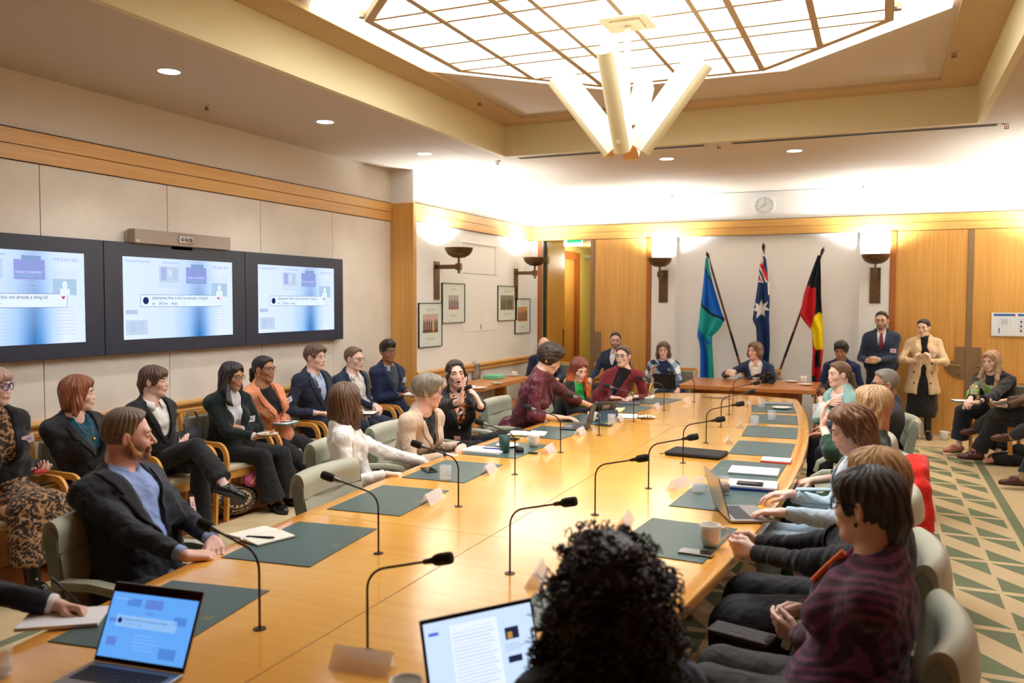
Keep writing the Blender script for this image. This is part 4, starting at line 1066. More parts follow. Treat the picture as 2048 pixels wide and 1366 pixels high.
picture('framed group photo with a pink floor, upper of the nearer pair', 10.215, 1.815, .66, .54, ('pinkish', (186, 176, 176), (190, 130, 140), [(60, 56, 70), (84, 74, 84), (50, 50, 62)]), 6, .01, .44, .36)
picture('framed photo of a green-lit group, left of the farther pair', 12.01, 1.81, .72, .54, ('greenish', (120, 132, 110), (130, 120, 104), [(50, 66, 48), (84, 96, 70), (60, 74, 56), (170, 90, 110)]), 8, .01, .70, .42)
picture('framed photo of a group in a timber hall, beside the open door', 12.62, 1.605, .62, .56, ('orange', (196, 150, 104), (200, 132, 70), [(60, 58, 60), (92, 76, 70), (54, 54, 60)]), 7, .03, .64, .42)

# ================================================================ CLOCK, POSTER, EXIT SIGN
t = thing('wall_clock', 'round white wall clock above the timber band', 'clock', (-1.625, YB-.002, 3.265))
MB().at((0, 0, 0), (PI/2, 0, 0)).lathe([(.150, 0), (.152, .03), (.146, .036), (.136, .030), (.136, .02)], 48, False).build('rim', mat('clock_rim', (225, 232, 236), .35), t, smooth='all')
MB().at((0, 0, 0), (PI/2, 0, 0)).cyl((0, 0, 0), .137, .021, 48).build('dial', mat('clock_dial', (228, 232, 230), .5), t)
ck = mat('clock_ink', (126, 142, 150), .5)
for k in range(12):
    a = 2*PI*k/12
    text(str(12 if k == 0 else k), .034, ck, t, (.108*math.sin(a), -.0225, .108*math.cos(a)-.012), (PI/2, 0, 0), align='CENTER', name='numeral')
def hand(a, l, w, nm, m=ck):
    MB().at((0, -.025, 0), (0, a, 0)).box(-w/2, w/2, -.001, .001, -.018, l).build(nm, m, t)
hand(R_(236), .075, .008, 'hour_hand'); hand(R_(12), .115, .005, 'minute_hand'); hand(R_(58), .12, .0025, 'second_hand')
t = thing('poster', 'white laminated notice with a seating diagram taped to the far door', 'poster', (1.675, YB-.055, 1.555))
MB().box(-.335, .335, 0, .003, -.155, .155).build('sheet', mat('poster_paper', (226, 232, 240), .4), t)
pb, pg, pc = mat('poster_blue', (48, 110, 176), .5), mat('poster_grey', (150, 164, 180), .5), mat('poster_navy', (40, 66, 120), .5)
for x0, x1 in ((-.31, -.06), (-.03, .32)): MB().box(x0, x1, -.001, 0, .11, .14).build('header', pb, t)
MB().box(-.09, -.06, -.0015, 0, .11, .14).build('header_flash', mat('poster_red', (170, 60, 80), .5), t)
m_ = MB()
for k in range(16):
    a = 2*PI*k/16; m_.box(-.18+.075*math.cos(a)-.004, -.18+.075*math.cos(a)+.004, -.001, 0, .03+.055*math.sin(a)-.004, .03+.055*math.sin(a)+.004)
for i in range(4):
    for j in range(4): m_.box(-.22+.02*i, -.207+.02*i, -.001, 0, .0+.018*j, .012+.018*j)
m_.build('diagram', pg, t)
MB().box(-.25, -.235, -.001, 0, -.12, -.05).build('diagram_bar', pb, t)
for k in range(3):
    z = .035-.06*k
    MB().box(-.03, .32, -.001, 0, z+.027, z+.030).build('rule', pc, t)
    MB().at((.01, -.001, z), (PI/2, 0, 0)).cyl((0, 0, 0), .014, .001, 14).build('bullet', pc, t)
    for j in range(3): MB().box(.05, .30-.04*j, -.001, 0, z+.012-.010*j, z+.015-.010*j).build('text_line', pg, t)
t = thing('exit_sign', 'green and white lit exit sign just beyond the open door', 'sign', (-4.80, YB+.55, 2.83))
MB().box(-.16, .16, -.02, .02, -.06, .10).build('case', glow('exit_white', (236, 250, 240), 2.0), t)
MB().box(-.10, .16, -.024, -.02, .0, .06).build('green_panel', glow('exit_green', (30, 190, 110), 1.6), t)

# ================================================================ SPEAKER CLUSTER
cp = mat('cluster_white', (246, 238, 214), .4); cgl = mat('cluster_grille', (222, 208, 160), .5); cend = mat('cluster_end', (214, 168, 122), .5)
t = thing('speaker_cluster', 'cream pendant cluster of four slanted column loudspeakers', 'loudspeaker cluster', (XC, YC, 3.0))
MB().tube([(0, 0, .68), (0, 0, .02)], .022, 12).build('drop_pole', cp, t, smooth=True)
MB().box(-.12, .12, -.05, .05, .02, .06).box(-.05, .05, -.12, .12, .02, .06).box(-.04, .04, -.04, .04, -.10, .06).build('yoke', cp, t, bevel=.005)
for az, tl in ((180, 38), (270, 36), (0, 38), (90, 36)):
    a = R_(az); d = Vector((math.cos(a), math.sin(a), 0)); T = R_(tl)
    # speaker column: foot near the axis, head leaning out along d
    ax = (d*math.sin(T)+Vector((0, 0, 1))*math.cos(T)).normalized()
    fr = (d*math.cos(T)-Vector((0, 0, 1))*math.sin(T)).normalized(); sd = ax.cross(fr).normalized()
    M4 = Matrix(((sd.x, fr.x, ax.x, 0), (sd.y, fr.y, ax.y, 0), (sd.z, fr.z, ax.z, 0), (0, 0, 0, 1)))
    o = MB().box(-.055, .055, -.12, .02, -.34, .34).build('column_speaker', cp, t, bevel=.004)
    base = d*(.10+.34*math.sin(T))+Vector((0, 0, .12))
    o.matrix_local = Matrix.Translation(base) @ M4
    vs = []; n = 9
    for z in (-.336, .336):
        for k in range(n):
            a2 = -1.25+2.5*k/(n-1); vs.append((.052*math.sin(a2)/math.sin(1.25), .02+.040*(math.cos(a2)-math.cos(1.25))/(1-math.cos(1.25)), z))
    MB().add(vs, [(k, k+1, n+k+1, n+k) for k in range(n-1)]+[tuple(range(n-1, -1, -1)), tuple(range(n, 2*n))]).build('grille', cgl, o, smooth=True)
    MB().box(-.054, .054, -.118, .03, -.343, -.339).build('end_cap', cend, o)
    if az == 270: MB().box(-.012, .012, .058, .062, -.26, -.24).build('maker_mark', mat('mark_white', (245, 245, 240), .5), o)

# ================================================================ SIDE CONSOLE (left back)
cw_ = wood('console_oak', (190, 128, 72), (210, 150, 92), 'y', .4)
t = thing('console_table', 'oak open-frame console table against the picture wall', 'table', (-4.98, 10.38, 0))
MB().box(-.26, .26, -.78, 1.12, .675, .735).build('top', cw_, t, bevel=.004)
for x, y in ((-.20, -.72), (.20, -.72), (-.20, 1.06), (.20, 1.06)): MB().box(x-.06, x+.06, y-.06, y+.06, 0, .675).build('leg', cw_, t, bevel=.003)
MB().box(-.25, .25, -.72, 1.06, .36, .40).build('shelf', cw_, t, bevel=.003)
cz = .736
t = thing('coffee_pot', 'brushed steel coffee pot on the console', 'coffee pot', P3(952, 757, cz))
stl = mat('brushed_steel', (190, 188, 184), .28, .9)
MB().lathe([(0, 0), (.065, 0), (.068, .01), (.058, .12), (.048, .21), (.050, .225), (.030, .238), (.012, .245), (0, .25)], 28, False).build('body', stl, t, smooth='all')
MB().tube([(.050, 0, .20), (.11, 0, .20), (.115, 0, .12), (.062, 0, .06)], .008, 8).build('handle', stl, t, smooth=True)
t = thing('sanitiser_bottle', 'pump bottle with a dark blue label and black pump on the console', 'bottle', P3(975, 749, cz))
MB().lathe([(0, 0), (.036, 0), (.038, .01), (.038, .13), (.014, .16), (.014, .175), (0, .175)], 24, False).build('bottle', mat('bottle_clear', (200, 214, 226), .2, alpha=.8), t, smooth='all')
MB().lathe([(.0385, .06), (.0385, .12)], 24, False).build('label', mat('label_blue', (28, 70, 140), .4), t, smooth='all')
MB().tube([(0, 0, .17), (0, 0, .215), (.05, 0, .215)], .007, 8).build('pump', mat('pump_black', (20, 24, 32), .4), t, smooth=True)
for k, dx in enumerate((0, 8)):
    tag(MB().lathe([(0, 0), (.018, 0), (.02, .01), (.02, .10), (.009, .125), (.009, .14), (.0, .142)], 16, False).build('sauce_bottle', mat('sauce_red', (150, 52, 36), .35), smooth='all', loc=P3(961+dx, 747, cz)),
        ('small red sauce bottle right beside the coffee pot' if not k else 'small red sauce bottle nearer the pump bottle'), 'bottle', 'sauce bottles')
t = slab('ring_binder', 'mint green ring binder lying on the console', 'binder', P3(988, 757, cz), .1, (.24, .30, .055), mat('mint_cover', (118, 206, 176), .45), bevel=.008)
pp = P3(988, 765, cz); plate('small white plate in front of the mint binder', (pp[0]+.10, pp[1]-.14, cz), .075)
pp = P3(1028, 752, cz); plate('white plate with crumpled napkins at the far end of the console', pp, .085)
m_ = MB()
for k in range(9): 
    rd = random.Random(k); m_.sphere((rd.uniform(-.03, .03), rd.uniform(-.03, .03), .02+rd.uniform(0, .03)), (rd.uniform(.015, .03), rd.uniform(.015, .03), .015), 8, 6)
tag(m_.build('napkin', mat('napkin_white', (238, 236, 230), .8), smooth='all', loc=(pp[0], pp[1], cz+.01)), 'crumpled white paper napkins on the far console plate', 'napkins', kind='stuff')
slab('papers', 'loose white papers at the near end of the console', 'papers', P3(935, 773, cz), .3, (.21, .29, .004), pagew)
slab('papers', 'white sheet hanging over the near corner of the console', 'papers', P3(958, 775, cz), -.2, (.15, .21, .003), pagew)
# radiator behind the console
t = thing('radiator', 'white slatted radiator behind the console', 'radiator', (XA+.06, 10.6, .08))
m_ = MB()
for k in range(34): m_.box(0, .04, -1.0+.06*k, -.96+.06*k, 0, .56)
m_.box(.005, .03, -1.0, 1.02, .02, .54); m_.build('fins', mat('radiator_white', (226, 224, 216), .5), t)
t = thing('paper_bag', 'brown paper carrier bag on the floor by the console', 'bag', (-4.15, 8.95, 0), .3)
MB().box(-.09, .09, -.14, .14, 0, .36).build('bag', mat('kraft_paper', (186, 156, 122), .8), t, bevel=.006)
t = thing('backpack', 'black backpack slumped under the console', 'bag', (-4.55, 10.0, 0), .2)
MB().sphere((0, 0, .17), (.16, .20, .17), 20, 12).build('bag', mat('backpack_black', (30, 30, 34), .8, bump=.4, bscale=60), t, smooth='all')

# ================================================================ SMALL DESK AT THE BACK
dw = wood('desk_wood', (176, 108, 52), (198, 130, 70), 'x', .3, coat=.3)
t = thing('side_desk', 'reddish timber desk in front of the three flags', 'desk', (-1.60, 11.46, 0))
MB().box(-.82, .87, -.45, .62, .70, .765).build('top', dw, t, bevel=.012)
for s in (-1, 1): MB().box(s*.55-.10, s*.55+.10, -.34, .34, 0, .70).build('pedestal', tdark, t, bevel=.006)
MB().box(-.46, .46, -.30, -.26, .18, .70).build('modesty_panel', dw, t, bevel=.004)
dz = .766
MB_ = thing('desk_mat', 'green desk mat on the small desk by the flags', 'desk mat', P3(1520, 757, dz), PI/2, 'green leather desk mats')
MB().box(-.16, .16, -.30, .30, 0, .004).build('mat', matg, MB_, bevel=.001)
plate('white plate on the small desk, left of the lone cup', P3(1582, 764, dz), .095)
plate('white plate at the right end of the small desk', P3(1611, 770, dz), .095)
tag_c = cup('straight white cup standing on the small desk', P3(1607, 765, dz), 1.2, .95)
t = thing('camera', 'black camera with a large lens standing on the small desk', 'camera', P3(1536, 766, dz+.004), PI+.35)
cb = mat('camera_black', (26, 26, 28), .5, bump=.3, bscale=400)
MB().box(-.08, .08, -.035, .035, .0, .115).box(-.04, .04, -.035, .045, .115, .145).box(.04, .085, .0, .055, 0.0, .11).build('body', cb, t, bevel=.01, seg=3)
MB().at((-.005, .03, .055), (-PI/2, 0, 0)).lathe([(.038, 0), (.042, .01), (.042, .06), (.048, .065), (.048, .10), (.053, .13), (.047, .13), (.042, .11), (0, .108)], 32, False).build('lens', cb, t, smooth='all')
MB().sweep([(.085, -.02, .10), (.12, -.04, .06), (.115, -.03, .004), (.05, -.08, .003)], [(-.012, 0), (.012, 0), (.012, .002), (-.012, .002)]).build('strap', cb, t)

# ================================================================ FLAGS
pole_m = wood('pole_wood', (84, 44, 34), (112, 60, 46), 'z', .35); finial_m = mat('finial_dark', (40, 32, 34), .35, .4)
def vcol(me, cols):
    at = me.color_attributes.new('col', 'FLOAT_COLOR', 'POINT')
    at.data.foreach_set('color', np.c_[cols, np.ones(len(cols))].astype(np.float32).ravel())
flag_m = vmat('flag_cloth', 0.75, 0.2, 0.15, 500, fine=.03)
def flag(lb, foot, head, design, hem, depth=.06, nfold=5, L=1.85):
    """pole from foot to head; cloth hangs from the upper pole in folds; hem: list of (s along hoist, edge x-offset, z) control curves"""
    t = thing('flag', lb, 'flag', foot, 0)
    hd = Vector(head)-Vector(foot)
    MB().tube([(0, 0, 0), tuple(hd*.5), tuple(hd)], .017, 12).build('pole', pole_m, t, smooth=True)
    MB().tube([tuple(hd*.42), tuple(hd*.56)], .0185, 12).build('pole_joint', finial_m, t, smooth=True)
    f_ = MB().at(tuple(hd), (0, math.atan2(hd.x, hd.z), 0)).lathe([(.0, 0), (.022, .0), (.026, .012), (.016, .022), (.026, .04), (.024, .062), (.010, .085), (.0, .115)], 16, False).build('finial', finial_m, t, smooth='all')
    MB().cyl((0, 0, 0), .13, .03, 24).build('base', finial_m, t, smooth=True)
    nu, nv = 64, 110; V = []; C = []
    for i in range(nu+1):
        a = i/nu                                # across the fly (0 at one hanging side)
        for j in range(nv+1):
            b = j/nv                            # downwards
            x, y, z, c = design(a, b, hd)
            V.append((x, y, z)); C.append(c)
    F = [(i*(nv+1)+j, (i+1)*(nv+1)+j, (i+1)*(nv+1)+j+1, i*(nv+1)+j+1) for i in range(nu) for j in range(nv)]
    m_ = MB().add(V, F); o = m_.build('cloth', flag_m, t, smooth='all'); vcol(o.data, np.array([lin(c) for c in C]))
    s = o.modifiers.new('thickness', 'SOLIDIFY'); s.thickness = .002
    return t
YFL = YB-.32
def B2(u, v, y=YFL): p = pt(u, v, y=y); return p
def interp(tab, b):
    for (b0, *v0), (b1, *v1) in zip(tab[:-1], tab[1:]):
        if b <= b1: k = (b-b0)/max(1e-6, b1-b0); return [x+(y-x)*k for x, y in zip(v0, v1)]
    return list(tab[-1][1:])
def make_flag(lb, foot_px, head_px, edges, colour, folds):
    ft = pt(*foot_px, y=YFL); hdp = B2(*head_px)
    k = (0.0-ft[2])/(hdp[2]-ft[2]); base = ft+(hdp-ft)*k
    base = (float(base[0]), YFL, 0.0)
    E2 = [(v, *[B2(uu, v)[0]-base[0] for uu in (l, r)], B2(l, v)[2]) for v, l, r in edges]
    v0, v1 = E2[0][0], E2[-1][0]
    def design(a, b, hd):
        v = v0+(v1-v0)*b
        xl, xr, z = interp(E2, v)
        w = (xr-xl); x = xl+w*a
        amp = .05*min(1, w/.25)
        ph = folds*2*PI*(a+.12*math.sin(3*b+a*2))
        y = -.075+amp*math.sin(ph)*(.35+.65*b)-.02*a
        z2 = z + .03*math.sin(PI*a*2+b*5)*(b > .02)*b
        return x, y, z2, colour(a, b, v, (xl+w*a))
    return flag(lb, base, (float(hdp[0]), YFL, float(hdp[2])), design, None)
WHT, NAVY, RED, BLK, YEL, TEAL, COB = (235, 235, 235), (34, 58, 104), (206, 52, 56), (30, 34, 38), (240, 214, 20), (30, 150, 150), (22, 96, 190)
def c_torres(a, b, v, x):
    vl = v + (a-.5)*-34      # bands slope across the cloth
    if v < 545 and a > .80-.0*(v): return WHT
    if a > 1.02-.006*max(0, 0): return WHT
    if v < 620 and a > .86+(v-520)*.0016: return (220, 226, 230)
    if vl < 548: return (28, 160, 160)
    if vl < 553: return BLK
    if vl < 622: return (26, 104, 200)
    if vl < 628: return BLK
    if vl < 672: return (30, 158, 158)
    # lower hanging length: blue with teal fold
    if a > .42+.0022*(v-672) and v < 700: return (26, 100, 196) if a > .55 and v < 690 else TEAL
    if a < .58-.0004*(v-700): return (22, 92, 186)
    return TEAL
def star7(px_, pz_, cx, cz, r):
    dx, dz_ = px_-cx, pz_-cz; rr = math.hypot(dx, dz_)
    if rr > r: return False
    a = (math.atan2(dx, dz_)) % (2*PI/7); a = min(a, 2*PI/7-a); h = PI/7; ri = r*.46
    # point in the wedge between an outer and an inner vertex
    ox, oz = r, 0.0; ix, iz = ri*math.cos(h), ri*math.sin(h); qx, qz = rr*math.cos(a), rr*math.sin(a)
    return (ix-ox)*(qz-oz)-(iz-oz)*(qx-ox) > 0
def c_aus(a, b, v, x):
    p = 1500+a*60
    u_l, u_r = interp([(500, 1523, 1526), (560, 1520, 1538), (600, 1512, 1541), (650, 1506, 1540), (700, 1515, 1541), (740, 1516, 1542)], v)
    u = u_l+(u_r-u_l)*a
    if v < 512: return WHT
    # union canton, seen folded: diagonal then upright crosses
    if v < 566:
        d = (v-512) - (u-1520)*2.2
        if a < .25 and v < 530: return WHT
        if -4 < d < 4: return NAVY if a > .5 else WHT
        if 4 <= d < 16: return (212, 44, 60)
        if 16 <= d < 22: return WHT
        if 22 <= d < 30: return NAVY
        if 30 <= d < 36: return WHT
        if v > 556: return (212, 44, 60) if v < 562 else WHT
        return NAVY if a > .6 or d > 36 else WHT
    if a > .92 and v < 590: return WHT
    if star7(u, -v, 1524, -617, 19): return WHT
    return NAVY
def c_abo(a, b, v, x):
    u_l, u_r = interp([(510, 1638, 1641), (560, 1618, 1643), (600, 1608, 1643), (640, 1612, 1645), (660, 1626, 1647), (700, 1626, 1647), (760, 1622, 1640)], v)
    u = u_l+(u_r-u_l)*a
    bl = 1632 + (v-580)*.02
    if v < 576: return BLK if (v < 574-(u-1620)*-.25 or u > 1633) else RED
    if ((u-1640)/13.5)**2 + ((v-664)/37)**2 < 1 and v > 618: return YEL
    if u > 1633 and v < 640: return BLK
    if v > 700 and u > 1630+(770-v)*.0 and u < 1641 and (u-1630) > (v-735)*-.3-8 and v < 735: return BLK
    if v > 748 and u < 1630: return (20, 50, 40)
    return (196, 36, 44)
make_flag('blue and teal flag with black stripes on the left leaning pole', (1478, 722), (1417, 516), [(517, 1413, 1420), (560, 1409, 1428), (625, 1401, 1445), (640, 1400, 1452), (660, 1397, 1440), (672, 1396, 1426), (686, 1400, 1426), (700, 1402, 1427), (790, 1401, 1431)], c_torres, 2.5)
make_flag('navy flag with a white seven-pointed star and red crossed corner on the centre pole', (1527, 722), (1527, 500), [(500, 1523, 1526), (520, 1521, 1534), (560, 1518, 1538), (600, 1512, 1541), (640, 1506, 1540), (655, 1513, 1541), (690, 1515, 1542), (722, 1516, 1540), (760, 1520, 1536)], c_aus, 2.0)
make_flag('black, red and yellow flag on the right leaning pole', (1562, 735), (1643, 508), [(511, 1636, 1642), (560, 1618, 1643), (590, 1608, 1643), (632, 1601, 1645), (648, 1612, 1646), (662, 1625, 1647), (700, 1626, 1647), (735, 1624, 1643), (790, 1624, 1641)], c_abo, 2.5)

# ================================================================ BAGS AND THINGS ON THE FLOOR
t = thing('tote_bag', 'grey and black tote bag on the armchair between two seated women', 'bag', (-5.30, 5.40, .46), -PI/2)
MB().sphere((0, 0, .12), (.17, .08, .14), 20, 12).build('bag', mat('tote_grey', (104, 100, 100), .8, vary=.1), t, smooth='all')
MB().sphere((0, -.0, .24), (.12, .07, .08), 16, 10).build('dark_top', mat('tote_dark', (44, 44, 48), .7), t, smooth='all')
MB().sweep([(-.08, 0, .24), (-.085, 0, .36), (-.03, 0, .45), (.04, 0, .45), (.09, 0, .36), (.08, 0, .24)], [(-.003, -.012), (.003, -.012), (.003, .012), (-.003, .012)], up=(0, 1, 0)).build('strap', mat('tote_strap', (110, 108, 112), .7), t)
def woven_mat():
    m, nt, b = _new('woven_bag')
    tc = nt.nodes.new('ShaderNodeTexCoord'); mp = nt.nodes.new('ShaderNodeMapping'); mp.inputs['Rotation'].default_value = (.3, .5, .6)
    nt.links.new(tc.outputs['Object'], mp.inputs[0])
    w = nt.nodes.new('ShaderNodeTexChecker'); w.inputs['Scale'].default_value = 45
    w2 = nt.nodes.new('ShaderNodeTexWave'); w2.inputs['Scale'].default_value = 9; w2.inputs['Distortion'].default_value = .5
    nt.links.new(mp.outputs[0], w.inputs[0]); nt.links.new(mp.outputs[0], w2.inputs[0])
    w.inputs[1].default_value = (*lin((206, 184, 140)), 1); w.inputs[2].default_value = (*lin((58, 38, 34)), 1)
    mx = nt.nodes.new('ShaderNodeMix'); mx.data_type = 'RGBA'; th = nt.nodes.new('ShaderNodeMath'); th.operation = 'GREATER_THAN'; th.inputs[1].default_value = .45
    nt.links.new(w2.outputs['Fac'], th.inputs[0]); nt.links.new(th.outputs[0], mx.inputs['Factor']); mx.inputs['A'].default_value = (*lin((60, 40, 36)), 1); nt.links.new(w.outputs[0], mx.inputs['B'])
    nt.links.new(mx.outputs['Result'], b.inputs['Base Color']); b.inputs['Roughness'].default_value = .9
    return m
P = pt(458, 1035, z=0)
t = thing('woven_bag', 'brown and cream woven bag on the floor by a black brogue', 'bag', (P[0]-.06, P[1]+.12, 0), .2)
MB().sphere((0, 0, .12), (.19, .25, .13), 24, 14).build('bag', woven_mat(), t, smooth='all')
MB().tube([(0, -.12, .18), (.02, -.14, .32), (.03, -.06, .36), (.02, .02, .30), (.0, .06, .20)], .010, 8).build('handle', mat('rope_cream', (196, 176, 136), .9), t, smooth=True)
t = thing('pouch', 'small pink pouch with a cream zip on top of the woven bag', 'bag', (P[0]+.04, P[1]+.24, .22), .3)
MB().sphere((0, 0, .07), (.07, .11, .07), 20, 12).build('pouch', mat('pouch_pink', (226, 110, 160), .5), t, smooth='all')
MB().tube([(.04, -.10, .05), (.06, -.02, .12), (.04, .08, .10)], .008, 6).build('zip', mat('zip_cream', (222, 206, 160), .6), t, smooth=True)
t = thing('handbag', 'dark olive handbag on the floor under the leopard print dress', 'bag', (-5.12, 4.12, 0), .1)
MB().box(-.09, .09, -.16, .16, 0, .26).build('bag', mat('olive_leather', (66, 66, 42), .45), t, bevel=.04, seg=4)
MB().tube([(0, -.12, .24), (.02, -.08, .36), (.02, .06, .36), (0, .12, .24)], .008, 8).build('strap', mat('olive_strap', (52, 50, 36), .5), t, smooth=True)
P = pt(640, 985, z=0); plate('white plate with a red smear on the carpet under the peach blazer woman', (P[0]-.08, P[1]+.16, 0), .09)
tag(MB().sphere((0, 0, .008), (.045, .03, .012), 12, 8).build('cake_slice', mat('cake_red', (206, 92, 70), .6), smooth='all', loc=(P[0]-.08, P[1]+.16, .006)), 'remains of red cake on the floor plate', 'cake')
P = pt(1995, 930, z=0)
t = thing('cloth_bag', 'black cloth bag slumped on the carpet at the right', 'bag', (P[0]+.1, P[1]+.05, 0), .2)
MB().sphere((0, 0, .07), (.20, .14, .08), 20, 12).sphere((.14, .05, .12), (.12, .12, .12), 16, 10).build('bag', mat('cloth_black', (26, 26, 30), .9, bump=.5, bscale=40), t, smooth='all')
P = pt(1972, 925, z=0)
glass('tall glass on the floor behind the maroon boots', (P[0]-.02, P[1]+.25, 0.001), .3, h=.13)
# ================================================================ PEOPLE: smooth-blended solids meshed as one surface
f32 = np.float32
def V3(*a): return np.array(a[0] if len(a) == 1 else a, dtype=np.float64)
def nrm(v): v = np.asarray(v, float); l = np.linalg.norm(v); return v/l if l > 1e-9 else v
def cone(a, b, r1, r2=None): return ('c', V3(a), V3(b), r1, r1 if r2 is None else r2)
def ell(c, r, R=None): return ('e', V3(c), V3(r), np.eye(3) if R is None else np.asarray(R, float))
def cyl_(a, b, r): return ('y', V3(a), V3(b), r)
def half(c, n): return ('h', V3(c), nrm(n))
def grp(ops): return ('g', ops)
def U(p, k=.02): return ('u', p, k)
def S_(p, k=.008): return ('s', p, k)
def I_(p, k=.005): return ('i', p, k)
def DISP(f): return ('d', f)
def sd(p, P):
    t = p[0]
    if t == 'c':
        ab = (p[2]-p[1]).astype(f32); pa = P-p[1].astype(f32); l2 = float(ab@ab)+1e-12
        h = np.clip((pa@ab)/l2, 0, 1); d = pa-h[..., None]*ab
        return np.sqrt(np.einsum('...i,...i', d, d))-(p[3]+(p[4]-p[3])*h).astype(f32)
    if t == 'e':
        q = (P-p[1].astype(f32))@p[3].astype(f32); r = p[2].astype(f32)
        a = q/r; k0 = np.sqrt(np.einsum('...i,...i', a, a)); b = a/r; k1 = np.sqrt(np.einsum('...i,...i', b, b))+1e-6
        return k0*(k0-1)/k1
    if t == 'y':
        ab = p[2]-p[1]; L = np.linalg.norm(ab); ax = (ab/L).astype(f32); pa = P-((p[1]+p[2])/2).astype(f32)
        z = pa@ax; d = pa-z[..., None]*ax; x = np.sqrt(np.einsum('...i,...i', d, d))-p[3]; y = np.abs(z)-L/2
        return np.minimum(np.maximum(x, y), 0)+np.sqrt(np.maximum(x, 0)**2+np.maximum(y, 0)**2)
    if t == 'h': return (P-p[1].astype(f32))@p[2].astype(f32)
    if t == 'g': return fold_ops(p[1], P)
def smin(a, b, k):
    if k <= 0: return np.minimum(a, b)
    h = np.maximum(k-np.abs(a-b), 0)/k
    return np.minimum(a, b)-h*h*k*f32(.25)
def smax(a, b, k): return -smin(-a, -b, k)
def apply_op(D, o, P):
    if o[0] == 'u': return smin(D, sd(o[1], P), o[2])
    if o[0] == 's': return smax(D, -sd(o[1], P), o[2])
    if o[0] == 'i': return smax(D, sd(o[1], P), o[2])
    return D+o[1](P).astype(f32)
def fold_ops(ops, P):
    D = np.full(P.shape[:-1], 1.0, f32)
    for o in ops: D = apply_op(D, o, P)
    return D
def bounds(ops):
    lo, hi = V3(9, 9, 9), V3(-9, -9, -9)
    for o in ops:
        if o[0] != 'u': continue
        p = o[1]
        if p[0] == 'c': r = max(p[3], p[4]); a = np.minimum(p[1], p[2])-r; b = np.maximum(p[1], p[2])+r
        elif p[0] == 'e': r = max(p[2]); a, b = p[1]-r, p[1]+r
        elif p[0] == 'y': a = np.minimum(p[1], p[2])-p[3]; b = np.maximum(p[1], p[2])+p[3]
        elif p[0] == 'g': a, b = bounds(p[1])
        else: continue
        lo = np.minimum(lo, a); hi = np.maximum(hi, b)
    return lo, hi
NB = 8
